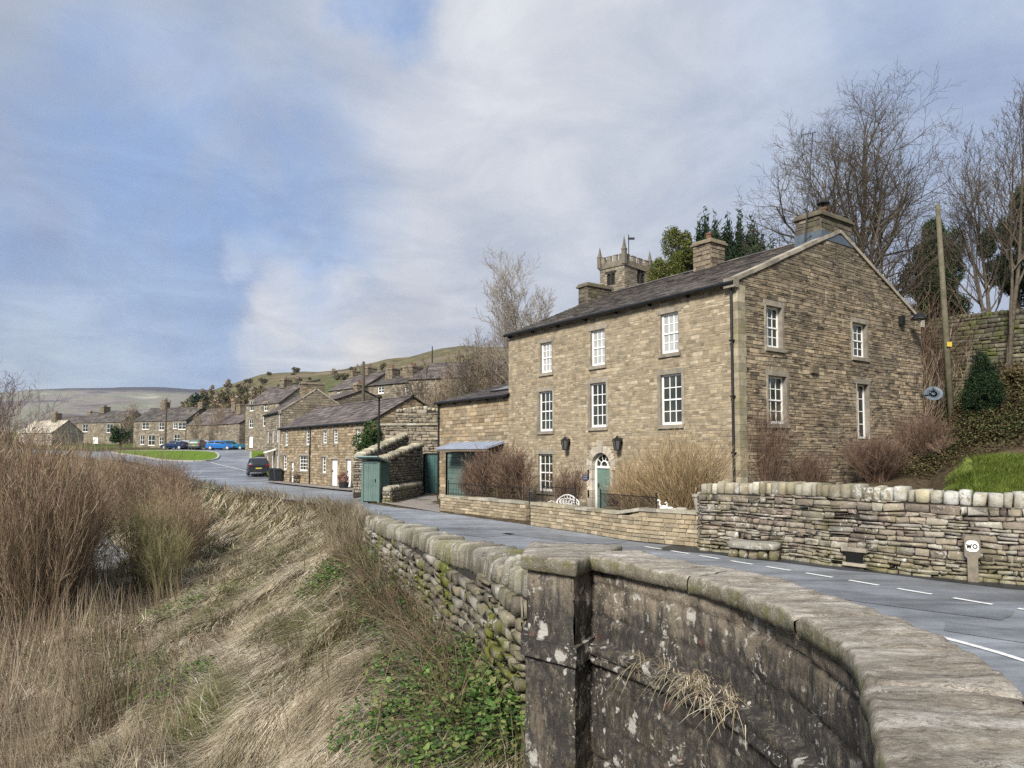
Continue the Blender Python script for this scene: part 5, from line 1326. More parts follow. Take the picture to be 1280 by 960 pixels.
def grow(mb, p, d, L, r, depth, prm, rnd):
    """one limb with its children; prm: dict lists per depth"""
    n = prm['segs'][min(depth, len(prm['segs'])-1)]; sides = prm['sides'][min(depth, len(prm['sides'])-1)]
    wob, up = prm['wob'], prm['up']
    pts = [p.copy()]; rad = [r]; dd = d.copy(); dirs = [dd.copy()]
    for i in range(n):
        dd = (dd+Vector((rnd.uniform(-wob, wob), rnd.uniform(-wob, wob), rnd.uniform(-wob, wob)*.6+up))).normalized()
        p = p+dd*(L/n); pts.append(p.copy()); rad.append(max(prm['rmin'], r*(1-(i+1)/n*prm['taper']))); dirs.append(dd.copy())
    tube(mb, pts, rad, sides, cap=False)
    if depth >= prm['depth']: return
    k = prm['kids'][min(depth, len(prm['kids'])-1)]; k = int(k*rnd.uniform(.8, 1.2)+.5); t0 = prm['start'][min(depth, len(prm['start'])-1)]
    off = rnd.uniform(0, 6.28)
    for j in range(k):
        t = t0+(1-t0)*(j+rnd.uniform(.2, .9))/k; i = min(int(t*n), n-1); f = t*n-i
        q = pts[i].lerp(pts[i+1], f); ax = dirs[i+1]; rr = rad[i]*(1-f)+rad[i+1]*f
        ang = prm['ang']*rnd.uniform(.7, 1.3); ph = off+j*2.4+rnd.uniform(-.5, .5)
        a = ax.cross(Vector((0, 0, 1)) if abs(ax.z) < .95 else Vector((1, 0, 0))).normalized(); b = ax.cross(a)
        nd = (ax*math.cos(ang)+(a*math.cos(ph)+b*math.sin(ph))*math.sin(ang)).normalized()
        ln = L*prm['ratio']*(1-.55*(t-t0)/(1-t0+1e-6) if depth == 0 else rnd.uniform(.7, 1.1))
        grow(mb, q, nd, ln, max(prm['rmin'], min(rr*.75, r*prm['rr'])), depth+1, prm, rnd)
TREE = dict(segs=[9, 7, 5, 4, 3], sides=[8, 5, 4, 3, 3], wob=.13, up=.05, taper=.75, rmin=.006, depth=4, kids=[12, 7, 6, 5], start=[.3, .25, .2, .15], ang=.62, ratio=.55, rr=.45)
def bare_tree(name, label, loc, H, r, prm=None, mat='bark', group=None, seed=1, stems=None, cat='tree'):
    rnd = random.Random(seed); pr = dict(TREE); pr.update(prm or {})
    root = thing(name, label, cat, loc, group); L0 = Vector(loc)
    mb = MB(); tr = MB()
    stems = stems or [((0, 0, 1), 1.0, 1.0)]
    for d, hs, rs in stems:
        d = Vector(d).normalized(); n = 10; dd = d.copy(); p = L0-Vector((0, 0, .3)); pts = [p.copy()]; rad = [r*rs*1.25]; dirs = [dd.copy()]
        Hh = H*hs
        for i in range(n):
            dd = (dd+Vector((rnd.uniform(-.07, .07), rnd.uniform(-.07, .07), .06))).normalized(); p = p+dd*(Hh*.8/n); pts.append(p.copy()); rad.append(max(.02, r*rs*(1-.85*(i+1)/n))); dirs.append(dd.copy())
        tube(tr, pts, rad, 8)
        k = pr['kids'][0]; off = rnd.uniform(0, 6.28); t0 = pr['start'][0]
        for j in range(k):
            t = t0+(1-t0)*(j+rnd.uniform(0, 1))/k; i = min(int(t*n), n-1); q = pts[i].lerp(pts[i+1], t*n-i); ax = dirs[i+1]
            ang = pr['ang']*rnd.uniform(.75, 1.25)*(1.15-.5*t); ph = off+j*2.4+rnd.uniform(-.4, .4)
            a = ax.cross(Vector((1, .2, 0))).normalized(); b = ax.cross(a); nd = (ax*math.cos(ang)+(a*math.cos(ph)+b*math.sin(ph))*math.sin(ang)).normalized()
            grow(mb, q, nd, Hh*pr.get('r1', pr['ratio'])*(1-.5*(t-t0)/(1-t0))*rnd.uniform(.85, 1.1), rad[i]*.62, 1, pr, rnd)
    tr.build('trunk', M[mat], root, smooth=True); mb.build('crown', M[mat], root, smooth=True)
    return root
def leaves(name, cells, n, size, mat, parent=None, seed=1, aspect=1.0, shell=.55, up=0.):
    """leaf quads spread through ellipsoid lumps: cells = [(cx,cy,cz,rx,ry,rz)]"""
    g = np.random.default_rng(seed); w = np.array([c[3]*c[4]+c[5]*c[3] for c in cells]); w = w/w.sum(); ci = g.choice(len(cells), n, p=w); C = np.array(cells)[ci]
    v = g.normal(size=(n, 3)); v /= np.linalg.norm(v, axis=1)[:, None]; rr = shell+(1-shell)*g.random(n)**.5; rr *= 1+.10*g.normal(size=n)
    P = C[:, :3]+v*C[:, 3:]*rr[:, None]
    a = g.normal(size=(n, 3)); a[:, 2] += up; a /= np.linalg.norm(a, axis=1)[:, None]; b = np.cross(a, g.normal(size=(n, 3))); b /= np.linalg.norm(b, axis=1)[:, None]
    s = (size*(.6+.8*g.random(n)))[:, None]; a = a*s*aspect; b = b*s*.5
    V = np.stack([P-a*.5, P+b*.5, P+a*.5, P-b*.5], 1).reshape(-1, 3); Q = np.arange(4*n).reshape(-1, 4)
    return quads_mesh(name, V, Q, M[mat], parent)
def lumps(c, r, n, k, seed):
    rn = random.Random(seed); out = []
    for _ in range(n):
        v = Vector((rn.gauss(0, 1), rn.gauss(0, 1), rn.gauss(0, 1))).normalized()*rn.uniform(.35, .85)
        q = rn.uniform(k*.7, k*1.3); out.append((c[0]+v.x*r[0], c[1]+v.y*r[1], c[2]+v.z*r[2], q*r[0], q*r[1], q*min(r[2], r[0]*1.6)))
    return out
def evergreen(name, label, loc, c, r, n, size, mat, group=None, seed=1, nl=16, k=.38, cat='tree', aspect=1.2, shell=.5, up=0, trunk=True):
    root = thing(name, label, cat, loc, group)
    if trunk:
        mb = MB(); tube(mb, [loc, (c[0], c[1], c[2]+r[2]*.4)], [max(.08, r[0]*.12), .04], 7); mb.build('trunk', M['bark'], root)
    leaves('crown', lumps(c, r, nl, k, seed), n, size, mat, root, seed, aspect, shell, up); return root
def shrub_mesh(mb, loc, H, R, n, rnd, r0=.012, spread=.45, up=.02, kids=5, depth=1, wob=.12, rmin=.003, lean=(0, 0)):
    pr = dict(segs=[5, 4, 3], sides=[3, 3, 3], wob=wob, up=up, taper=.8, rmin=rmin, depth=depth, kids=[kids, 3], start=[.25, .2], ang=.45, ratio=.42, rr=.6)
    for _ in range(n):
        a = rnd.uniform(0, 6.28); q = rnd.uniform(0, R*.35); sp_ = rnd.uniform(0, spread)
        d = Vector((math.cos(a)*sp_+lean[0], math.sin(a)*sp_+lean[1], 1)).normalized()
        grow(mb, Vector((loc[0]+math.cos(a)*q, loc[1]+math.sin(a)*q, loc[2]-.05)), d, H*rnd.uniform(.65, 1.05), r0*rnd.uniform(.6, 1.2), 0, pr, rnd)
def shrub(name, label, loc, H, R, n, mat, group=None, seed=1, cat='shrub', **kw):
    rnd = random.Random(seed); mb = MB(); shrub_mesh(mb, loc, H, R, n, rnd, **kw)
    o = mb.build(name, M[mat], loc=loc); tag(o, label, cat, group); return o

def gpos(u, v0, lo=8, hi=120):
    """first point of the ground seen through a pixel"""
    a, b = ray(u, v0)
    for Y in np.arange(lo, hi, .15):
        if TT(a*Y, Y) >= EZ+b*Y: return (a*Y, float(Y), TT(a*Y, Y))
    return (a*hi, hi, TT(a*hi, hi))
def onground(u, Y):
    a = ray(u, 500)[0]; return (a*Y, Y, TT(a*Y, Y))

# --- trees
p = onground(1072, 37); topz = zpx(1090, 66, 37)
bare_tree('bare_tree', 'large spreading bare tree behind the gable chimney', p, (topz-p[2])*.98, .33, dict(kids=[17, 8, 7, 5], start=[.28, .2, .2, .15], ang=.72, r1=.36, ratio=.5, rmin=.006, wob=.19, up=.035, sides=[8, 5, 4, 3, 3]), seed=5,
          stems=[((.03, 0, 1), 1.0, 1), ((-.12, .02, 1), .86, .75), ((.17, -.05, 1), .8, .65)])
p = onground(1241, 33); q = dict(kids=[13, 6, 5, 4], start=[.35, .2, .2, .1], ang=.55, r1=.31, ratio=.48, rmin=.006, wob=.12, up=.05)
bare_tree('bare_tree', 'slender forked bare tree growing beside the mossy churchyard wall', p, zpx(1240, 150, 33)-p[2], .15, q, seed=11, stems=[((-.10, 0, 1), .85, .8), ((.03, 0, 1), 1., .9)])
p = onground(1262, 31.5)
bare_tree('bare_tree', 'tall thin bare tree against the holly near the picture edge', p, zpx(1262, 100, 31.5)-p[2], .14, q, seed=23, stems=[((.03, 0, 1), 1.0, .9), ((.12, 0, 1), .95, .7)], mat='bark')
p = onground(1335, 33)
bare_tree('bare_tree', 'bare tree reaching in from outside above the lawn', p, 12.5, .16, q, seed=29)
p = onground(652, 57)
bare_tree('bare_tree', 'pale bare tree between the extension roof and the house chimney', p, (zpx(650, 304, 57)-p[2])*1.0, .17, dict(kids=[16, 7, 6, 4], start=[.2, .2, .2, .1], ang=.6, r1=.32, ratio=.5, rmin=.010, wob=.10, up=.06), seed=8, mat='barkp',
          stems=[((.03, 0, 1), 1.0, 1), ((-.2, 0, 1), .85, .75), ((.22, 0, 1), .8, .7)])
for i, (u, Y, v, lb) in enumerate([(598, 62, 425, 'thin brown bare tree over the barn roof'), (560, 55, 455, 'scrubby bare tree in front of the large barn'), (585, 50, 460, 'tangled bare tree directly behind the extension roof'), (620, 58, 432, 'bare tree touching the house eaves behind the extension'), (530, 60, 462, 'low bare tree above the set-back garden wall')]):
    p = onground(u, Y); bare_tree('bare_tree', lb, p, max(3, zpx(u, v, Y)-p[2]), .09, dict(kids=[10, 7, 6, 3], start=[.12, .15, .15, .1], ang=.6, ratio=.5, rmin=.010, depth=4), seed=40+i, mat='twigb' if i % 2 else 'bark', group='bare trees above the yard',
                                        stems=[((.05, 0, 1), 1, 1), ((-.2, 0, 1), .85, .7)])
# far trees between the village houses and on the slope
for i, (u, Y, v, w, mt, lb) in enumerate([(12, 58, 484, 3.2, 'twigp', 'dense purple twigged tree over the scrub'), (-20, 62, 486, 3.4, 'twigp', 'purple twigged tree at the picture edge'), (163, 150, 506, 3, 'twigb', 'bare tree between the porch house and the bay window houses'),
        (152, 128, 530, 2.6, 'ever', 'green ivy covered tree in front of the porch house'), (246, 118, 520, 2.4, 'twigb', 'bare tree by the brown gabled barn house'), (292, 127, 514, 2.4, 'twigb', 'rusty bare tree above the shed roof'), (277, 120, 507, 2.4, 'twigb', 'bare tree behind the dark stone cottage')]):
    p = onground(u, Y); H = max(2, zpx(u, v, Y)-p[2])
    if mt == 'ever': evergreen('tree', lb, p, (p[0], p[1], p[2]+H*.55), (w*.8, w*.8, H*.42), 2500, .28, 'ever', seed=i)
    else: bare_tree('bare_tree', lb, p, H, .12, dict(kids=[14, 8, 5, 3], start=[.1, .15, .15, .1], ang=.6, ratio=.5, rmin=.018 if Y > 90 else .010, depth=3 if Y > 90 else 4), seed=60+i, mat=mt)
# yews and holly
def irish_yew(label, u0, u1, v, Y, seed):
    u = (u0+u1)/2; p = onground(u, Y); zt_ = zpx(u, v, Y); w = (u1-u0)/FPX*Y/2; rn = random.Random(seed)
    root = thing('irish_yew', label, 'tree', p, 'columnar yews behind the slate roof')
    mb = MB(); tube(mb, [p, (p[0], p[1], p[2]+3)], [.25, .15], 7); mb.build('trunk', M['bark'], root)
    cells = []; n = max(4, int(w*3))
    for i in range(n):
        x = p[0]-w+2*w*(i+.5)/n; y = p[1]+rn.uniform(-1, 1); h = (zt_-p[2])*rn.uniform(.86, 1.0); cells.append((x, y, p[2]+h*.55, w/n*2.1, .9, h*.47)); cells.append((x, y+.5, p[2]+h*.48, w/n*3.6, 1.4, h*.455))
    leaves('crown', cells, int(60000*w/1.5), .20, 'yew', root, seed, 2.2, .35, 1.6)
irish_yew('short columnar yew at the start of the dark row near the golden yew', 872, 890, 277, 62, 1)
irish_yew('tallest columnar yew in the dark row behind the slate roof', 886, 908, 266, 60, 2)
irish_yew('columnar yew just beyond the middle chimney', 906, 926, 268, 61, 3)
irish_yew('columnar yew at the end of the dark row nearest the big bare tree', 930, 950, 272, 60, 4)
irish_yew('small ragged dark yew beside the aerial mast side of the row', 950, 966, 292, 58, 5)
p = onground(846, 64); zt_ = zpx(858, 270, 64)
evergreen('yew_tree', 'golden green yew tree between the church tower and the dark columnar yews', p, (at(845, 330, 64)[0], 64, p[2]+(zt_-p[2])*.55), (2.9, 2.5, (zt_-p[2])*.48), 70000, .15, 'yewy', seed=9, nl=40, k=.27, up=.5)
p = onground(864, 62); evergreen('yew_tree', 'dark pointed yew leaning on the golden yew', p, (p[0], 62, p[2]+(zpx(864, 268, 62)-p[2])*.55), (1.1, 1.1, (zpx(864, 268, 62)-p[2])*.46), 9000, .2, 'yewy', seed=10, nl=14, k=.45)
p = onground(1178, 41); zt_ = zpx(1172, 256, 41)
evergreen('conifer', 'broad dark green conifer behind the telegraph pole', p, (at(1172, 350, 41)[0], 41, p[2]+(zt_-p[2])*.5), (1.85, 1.8, (zt_-p[2])*.5), 60000, .12, 'ever', seed=12, nl=44, k=.28, up=.4)
p = onground(1275, 37); zt_ = zpx(1265, 212, 37)
evergreen('holly_tree', 'glossy dark holly tree above the churchyard wall', p, (at(1272, 290, 37)[0], 37, p[2]+(zt_-p[2])*.60), (1.75, 1.6, (zt_-p[2])*.38), 26000, .13, 'ever', seed=14, nl=34, k=.26)
p = gpos(1229, 522, 20, 40); rr_ = (1252-1205)/FPX*p[1]/2
evergreen('clipped_yew', 'dark egg shaped clipped yew on the bank', p, (p[0], p[1], p[2]+rr_*1.75), (rr_*.86, rr_*.86, rr_*1.75), 24000, .07, 'yew', seed=15, nl=40, k=.42, up=.8, cat='shrub')
for i, (u, v, w, h, lb, mt) in enumerate([(1180, 528, 1.1, 1.1, 'glossy green laurel bush below the telegraph pole', 'ivy'), (1168, 470, .8, 2.2, 'ivy thicket against the back corner of the gable', 'ever'), (1192, 478, .8, 1.3, 'dark leafy bush between the telegraph pole and the clipped yew', 'ever'), (1200, 500, .9, .9, 'low laurel beside the clipped yew', 'ivy'), (1262, 500, .9, .7, 'bramble mound behind the clipped yew', 'box'), (1245, 460, 1.2, .8, 'leafy mound under the forked bare tree', 'box')]):
    p = gpos(u, v, 20, 40); evergreen('evergreen_shrub', lb, p, (p[0], p[1], p[2]+h*.7), (w, w*.8, h), 4200, .12, mt, seed=70+i, nl=18, k=.42, cat='shrub', trunk=False, group='green shrubs on the bank')
p = (at(460, 548, 45.5)[0], 45.5, 0.); evergreen('ivy_bush', 'bright green conifer bush at the near end of the cottage terrace', p, (p[0]+.0, 45.5, 2.9), (1.0, .9, 1.35), 5500, .13, 'ivy', seed=81, nl=22, k=.4, cat='shrub')
p = (at(505, 545, 47.)[0], 46.7, 0.); evergreen('ivy_bush', 'dark ivy hanging over the ledge of the retaining wall', p, (p[0], 46.9, 3.6), (1.3, .6, 1.0), 4500, .12, 'ever', seed=82, nl=18, k=.4, cat='shrub', trunk=False)
# telegraph pole
p = onground(1189, 30); root = thing('telegraph_pole', 'leaning lichen covered wooden telegraph pole with a small yellow plate', 'pole', p)
mb = MB(); tp = at(1172, 256, 30.5); tube(mb, [(p[0], p[1], p[2]-.3), tuple((Vector(p)+Vector(tp))/2), tp], [.14, .12, .095], 10); mb.build('pole', mat_bark('mossy_timber', (.08, .075, .045), (.16, .145, .10), 3), root, smooth=True)
q = Vector(p).lerp(Vector(tp), .36); mb = MB(); mb.box(lambda x, y, z: (q.x+x, q.y+y, q.z+z), (-.1, -.20, -.1), (.1, -.165, .1)); mb.build('plate', mat_plain('yellow_plate', (.55, .42, .06), .6, var=.1), root)
# small bare saplings and ivy thicket behind the gable
for i, (u, v, Y, H, lb) in enumerate([(1112, 440, 34, 5.6, 'tall brown bramble thicket rising behind the gable slope'), (1135, 450, 32, 5.2, 'tangled bare bush between the gable and the telegraph pole'), (1155, 430, 33.5, 5.6, 'bare whippy thicket beneath the conifer'), (1098, 470, 37, 6.6, 'pale tangled thicket behind the roof end')]):
    p = onground(u, Y); shrub('bare_thicket', lb, p, H, 1.6, 46, 'twigb' if i % 2 else 'twigr', 'bare thickets behind the gable', seed=90+i, r0=.024, spread=.42, kids=7, depth=2, rmin=.007, wob=.16)
for i in range(9):
    u = 1172+i*14+random.uniform(-5, 5); p = gpos(min(u, 1275), random.uniform(455, 520), 20, 40)
    shrub('bramble', ['arching brown bramble on the upper bank', 'dead looking bramble on the upper bank', 'thin bramble on the upper bank'][i % 3], p, random.uniform(.9, 1.7), 1., 16, 'twigr', 'brambles on the bank', seed=110+i, r0=.012, spread=.8, kids=5, depth=2, rmin=.004, wob=.22, up=-.03)
# garden shrubs near the house
def garden_shrub(lb, u0, u1, v0, v1, Y, mat, n, seed, zg=None, **kw):
    u = (u0+u1)/2; a = ray(u, 500)[0]; z = TT(a*Y, Y) if zg is None else zg; H = zpx(u, v0, Y)-z; R = (u1-u0)/2/FPX*Y
    kk = dict(spread=min(1.2, R/H*1.5), kids=7, depth=2, rmin=.0035, r0=.011); kk.update(kw)
    return shrub('garden_shrub', lb, (a*Y, Y, z), H*1.05, R, n, mat, seed=seed, **kk)
garden_shrub('big rounded tan twigged shrub at the house corner', 805, 895, 560, 640, 20.6, 'twigt', 210, 1, zg=0)
garden_shrub('lower tan shrub between the arched door and the big shrub', 770, 825, 585, 640, 21.8, 'twigt', 110, 2, zg=0)
garden_shrub('brown shrub under the ground floor window behind the bench', 690, 728, 590, 635, 26.5, 'twigr', 80, 3, zg=0)
garden_shrub('red brown shrub climbing the gable beside the black downpipe', 930, 968, 530, 602, 23.4, 'twigr', 90, 4, spread=.3)
garden_shrub('small fine twigged shrub at the middle of the gable foot', 985, 1032, 570, 602, 24.0, 'twigr', 70, 5)
garden_shrub('dark clipped shrub under the glazed gable door', 1062, 1126, 548, 603, 24.8, 'twigr', 210, 6, wob=.2)
garden_shrub('wild brown shrub at the back corner of the gable', 1120, 1190, 520, 603, 27, 'twigr', 130, 7, wob=.22)
garden_shrub('loose bramble shrub beside the lawn', 1160, 1205, 545, 603, 25.5, 'twigr', 70, 8, wob=.25)
garden_shrub('small mixed shrub beside the doorstep pot', 757, 775, 608, 640, 25.6, 'twigr', 50, 9, zg=0)
# brown hedge by the garage with a few leaves
a_ = gp(560, 636); b_ = gp(630, 645); hc = ((a_[0]+b_[0])/2+.9, (a_[1]+b_[1])/2+1.2)
root = thing('hedge', 'bare brown clipped hedge in front of the garage canopy', 'hedge', (hc[0], hc[1], 0))
mb = MB(); rn = random.Random(5); hL = Vector((b_[0]-a_[0], b_[1]-a_[1])); 
for i in range(26):
    q = Vector(a_)+hL*(i+.5)/26+Vector((.75, 1.0)); hh = 2.45 if i > 6 else 1.9
    shrub_mesh(mb, (q.x+rn.uniform(-.3, .3), q.y+rn.uniform(-.4, .4), 0), hh*rn.uniform(.93, 1.03), .4, 9, rn, r0=.012, spread=.12, kids=9, depth=2, rmin=.005, wob=.2)
mb.build('branches', M['twigr'], root)
cells = []
for i in range(14):
    q = Vector(a_)+hL*(i+.5)/14+Vector((.75, 1.0)); cells.append((q.x, q.y, 1.2, .45, .5, 1.15 if i > 3 else .75))
leaves('foliage', cells, 9000, .055, 'box', root, 6, 1.3, .3)
# box hedge/dark shrubs on the cottage front verge
for i, (u, v, lb) in enumerate([(346, 597, 'green tussock in front of the terrace end'), (445, 616, 'grassy clump at the foot of the green gate'), (330, 573, 'green weeds beside the pale box')]):
    p = gpos(u, v, 25, 90); evergreen('weed_clump', lb, p, (p[0]+(.5 if i == 1 else 0), p[1], p[2]+.25), (.7, .5, .35), 900, .14, 'gblade', seed=130+i, nl=8, k=.5, cat='plant', trunk=False, up=2, aspect=2)
# trees, bushes dotted over the far hillside
rn = random.Random(17); spots = []
for i in range(150):
    if i < 45 or i > 110: u, v = rn.uniform(225, 345), rn.uniform(492, 530)
    elif i < 70: u, v = rn.uniform(300, 520), rn.uniform(462, 490)
    else: u, v = rn.uniform(235, 330), rn.uniform(478, 505)
    a, b = ray(u, v)
    for Y in np.arange(150, 600, 3.):
        if TT(a*Y, Y) >= EZ+b*Y: spots.append((a*Y, Y, TT(a*Y, Y), u)); break
spots.append((*onground(250, 330), 250)); spots.append((*onground(254, 335), 254)); spots.append((*onground(246, 328), 246))
meshes = []
for k in range(5):
    c = leaves('hillside_tree', lumps((0, 0, 2.2), (2.0, 2.0, 1.9), 8, .5, 200+k), 420, .75, ['ever', 'box', 'box', 'yew', 'twigb'][k], None, k, 1.3, .4); meshes.append(c)
LB = ['rounded dark tree on the green hillside', 'brown winter bush on the green hillside', 'small brown bush along a field wall', 'dark evergreen on the lower hillside', 'pale bare bush on the hillside']
for i, (x, y, z, u) in enumerate(spots):
    k = 3 if i >= len(spots)-3 else rn.choice([0, 1, 1, 2, 2, 4, 4]); o = meshes[k] if meshes[k].get('used') is None else meshes[k].copy()
    if o.get('used') is None: meshes[k]['used'] = 1
    else: COL.objects.link(o)
    s = rn.uniform(.6, 1.4)*(1.9 if i >= len(spots)-3 else 1)
    o.location = (x, y, z-.2); o.scale = (s, s, s*rn.uniform(.8, 1.2)); o.rotation_euler = (0, 0, rn.uniform(0, 6)); tag(o, LB[k], 'tree', 'trees dotted over the hillside: '+LB[k].split(' on')[0])
for m_ in meshes:
    if m_.get('used') is None: bpy.data.objects.remove(m_)

# --- grass of the bank: one mass of long dead blades combed down the slope
def blades(name, label, n, rlo, rhi, ulo, uhi, cond, L0, W0, mat, seed, flat=.75, dens=None, seg=3, lift=.35, follow=True):
    g = np.random.default_rng(seed); N = int(n*3)
    u = g.uniform(ulo, uhi, N); a = (u-640)/FPX; y = np.exp(g.uniform(math.log(rlo), math.log(rhi), N)); x = a*y
    ok = cond(x, y); x, y = x[ok][:n], y[ok][:n]; n = len(x)
    e = .35; z = T(x, y); dx = (T(x+e, y)-z)/e; dy = (T(x, y+e)-z)/e
    fx, fy = -dx, -dy; m = np.hypot(fx, fy)+1e-6; fx, fy = fx/m, fy/m
    cl = np.array([mn.noise(Vector((q*.55, w*.55, 0))) for q, w in zip(x, y)]); cl2 = np.array([mn.noise(Vector((q*1.9, w*1.9, 9))) for q, w in zip(x, y)])
    ang = np.arctan2(fy, fx)+cl*2.2+g.normal(0, .38, n)+.5
    hgt = .5+.9*np.clip(cl2+.25, 0, 1)
    Ls = L0*(.5+.9*g.random(n))*(1+.25*cl); ws = W0*(.6+.8*g.random(n))*np.clip(y/7, 1, 8)
    el = np.clip(lift+g.normal(0, .28, n)+.3*cl2, -.1, 1.35)
    d = np.stack([np.cos(ang), np.sin(ang)], 1); side = np.stack([-d[:, 1], d[:, 0]], 1)
    amp = .16*np.clip((.9-np.minimum(1, 0)), 0, 1)
    gzz = z+.02+.10*np.array([mn.fractal(Vector((q*.7, w*.7, 0)), 1., 2., 4) for q, w in zip(x, y)])*1.6*(0 if name == 'lawn' else 1)
    px, py, pz = x, y, gzz+.10*hgt*g.random(n)
    rows = []; 
    for k in range(seg+1):
        wk = ws*(1-k/seg*.85); rows.append(np.stack([px-side[:, 0]*wk/2, py-side[:, 1]*wk/2, pz], 1)); rows.append(np.stack([px+side[:, 0]*wk/2, py+side[:, 1]*wk/2, pz], 1))
        ee = el-flat*k/seg*1.2; st = Ls/seg; tx = np.cos(ee)*st; px = px+d[:, 0]*tx; py = py+d[:, 1]*tx
        slope = (T(px, py)-T(px-d[:, 0]*tx, py-d[:, 1]*tx)) if follow else 0
        pz = pz+np.sin(ee)*st*1.0+slope*.9
    V = np.stack(rows, 1); m2 = 2*(seg+1); idx = np.arange(n)[:, None, None]*m2+np.array([[2*k, 2*k+1, 2*k+3, 2*k+2] for k in range(seg)])[None]
    o = quads_mesh(name, V.reshape(-1, 3), idx.reshape(-1, 4), M[mat]); 
    if label: tag(o, label, 'grass')
    o['kind'] = 'stuff'; return o
inr = lambda x, y: inpoly(x, y, RIVPOLY)
dE_ = lambda x, y: pdist(x, y, E_BANK)*np.interp(y, [27, 38, 70, 100], [1, 1.5, 1.5, 1.2])
blades('dry_grass', 'long matted straw coloured grass lying down the river bank', 150000, 3.2, 60, -60, 760, lambda x, y: inr(x, y) & (dE_(x, y) < 13) & (dE_(x, y) > .27), .55, .0075, 'straw', 1)
blades('green_grass', 'short green grass patches showing between the dead grass', 80000, 3.5, 60, 60, 700, lambda x, y: inr(x, y) & (dE_(x, y) < 11) & (dE_(x, y) > .3) & (np.array([mn.noise(Vector((q*.6, w*.6, 4))) for q, w in zip(x, y)]) > .08), .34, .006, 'gblade', 2, lift=.7, flat=.4)
blades('dead_stalks', 'thin dark dead stalks scattered over the bank', 14000, 3.2, 45, -60, 700, lambda x, y: inr(x, y) & (dE_(x, y) < 14) & (dE_(x, y) > .3), .75, .005, 'strawd', 3, lift=.95, flat=.35)
blades('dead_stems_tall', 'tall thin dead stems standing among the foreground grass below the willows', 6500, 5.5, 34, -60, 235, lambda x, y: inr(x, y) & (dE_(x, y) > 2.5+.04*y) & (dE_(x, y) < 15) & (np.array([mn.noise(Vector((q*.4, w*.4, 14))) for q, w in zip(x, y)])+(230-(640+FPX*x/y))/400 > .12), 1.15, .005, 'twigb', 35, lift=1.35, flat=.12, follow=False)
# grass on the verge edge along the road
def verge_cond(x, y): d = dE_(x, y); return (d < .9) & (y > 17)
blades('verge_grass', 'rough grass fringe along the road edge', 26000, 17, 80, 180, 520, verge_cond, .5, .0045, 'straw', 4, lift=1.0, flat=.5, follow=False)
# lawn
def lawn_cond(x, y):
    s = (x-A0[0])*FD[0]+(y-A0[1])*FD[1]; dw = pdist(x, y, W_LINE); return _rightside(x, y) & (s < -.3) & (dw > .5) & (dw < 10.4) & (x/y > .62+.012*np.sin(y*2.3))
blades('lawn', 'bright green lawn behind the roadside wall', 30000, 14, 32, 1150, 1400, lawn_cond, .09, .006, 'lawnb' if 'lawnb' in M else 'gblade', 5, lift=1.1, flat=.3)
# leafy ground plants (ivy, nettles, bramble leaves) on the bank by the pier
M['nettle'] = mat_leafy('nettle_leaves', [(.055, .11, .025), (.09, .16, .035), (.13, .20, .05), (.035, .07, .02), (.16, .17, .06)], .5)
def ground_leaves(name, label, spots_, n, size, mat, seed, side=True):
    g = np.random.default_rng(seed); P = []
    for (x, y, r, w) in spots_:
        k = int(n*w); t_ = g.random(k)*2*PI; q = r*np.sqrt(g.random(k)); P.append(np.stack([x+q*np.cos(t_), y+q*np.sin(t_)], 1))
    P = np.vstack(P); ok = inr(P[:, 0], P[:, 1]) == side; P = P[ok]; n = len(P); z = T(P[:, 0], P[:, 1])+.05+.35*g.random(n)**2; C = np.column_stack([P, z])
    a = g.normal(size=(n, 3)); a[:, 2] *= .4; a /= np.linalg.norm(a, axis=1)[:, None]; b = np.cross(a, np.array([0, 0, 1])+g.normal(size=(n, 3))*.35); b /= np.linalg.norm(b, axis=1)[:, None]
    s = (size*(.5+g.random(n)))[:, None]
    V = np.stack([C-a*s*.5, C-a*s*.15+b*s*.38, C+a*s*.25+b*s*.3, C+a*s*.6, C+a*s*.25-b*s*.3, C-a*s*.15-b*s*.38], 1).reshape(-1, 3); Q = np.arange(6*n).reshape(-1, 6)
    o = quads_mesh(name, V, Q, M[mat]); tag(o, label, 'undergrowth', kind='stuff'); return o
sp = []
for u, v, r, w in [(620, 900, .6, .14), (560, 860, .5, .07), (630, 840, .4, .08), (600, 940, .6, .1), (520, 900, .5, .05), (430, 715, .7, .08), (450, 720, .8, .1), (400, 740, .5, .03), (215, 770, .9, .05), (150, 860, .9, .04), (210, 870, .7, .05), (545, 950, .6, .06), (470, 930, .5, .04), (495, 850, .4, .03), (260, 620, 2.0, .05), (240, 640, 2, .05)]:
    p = gpos(u, v, 3, 80); sp.append((p[0], p[1], r, w))
ground_leaves('ground_ivy', 'green ivy, nettle and bramble leaves among the dead grass', sp, 30000, .05, 'nettle', 3)
sp2 = [(*onground(1200+20*i, 25+1.2*(i % 5))[:2], 2.2, .06) for i in range(9)]+[(*gpos(u, v, 18, 45)[:2], 2.4, .09) for u, v in [(1180, 520), (1210, 480), (1240, 530), (1265, 500), (1255, 470), (1200, 545), (1180, 565)]]
ground_leaves('leaf_litter', 'brown fallen leaves and dead bracken covering the wooded bank', sp2, 60000, .065, 'box', 31, False)
sp3 = [(*gpos(u, v, 18, 45)[:2], 1.8, .12) for u, v in [(1170, 505), (1195, 470), (1225, 540), (1185, 440), (1270, 530)]]
ground_leaves('bank_ivy', 'green ivy and bramble leaves trailing over the wooded bank', sp3, 22000, .075, 'ivy', 32, False)
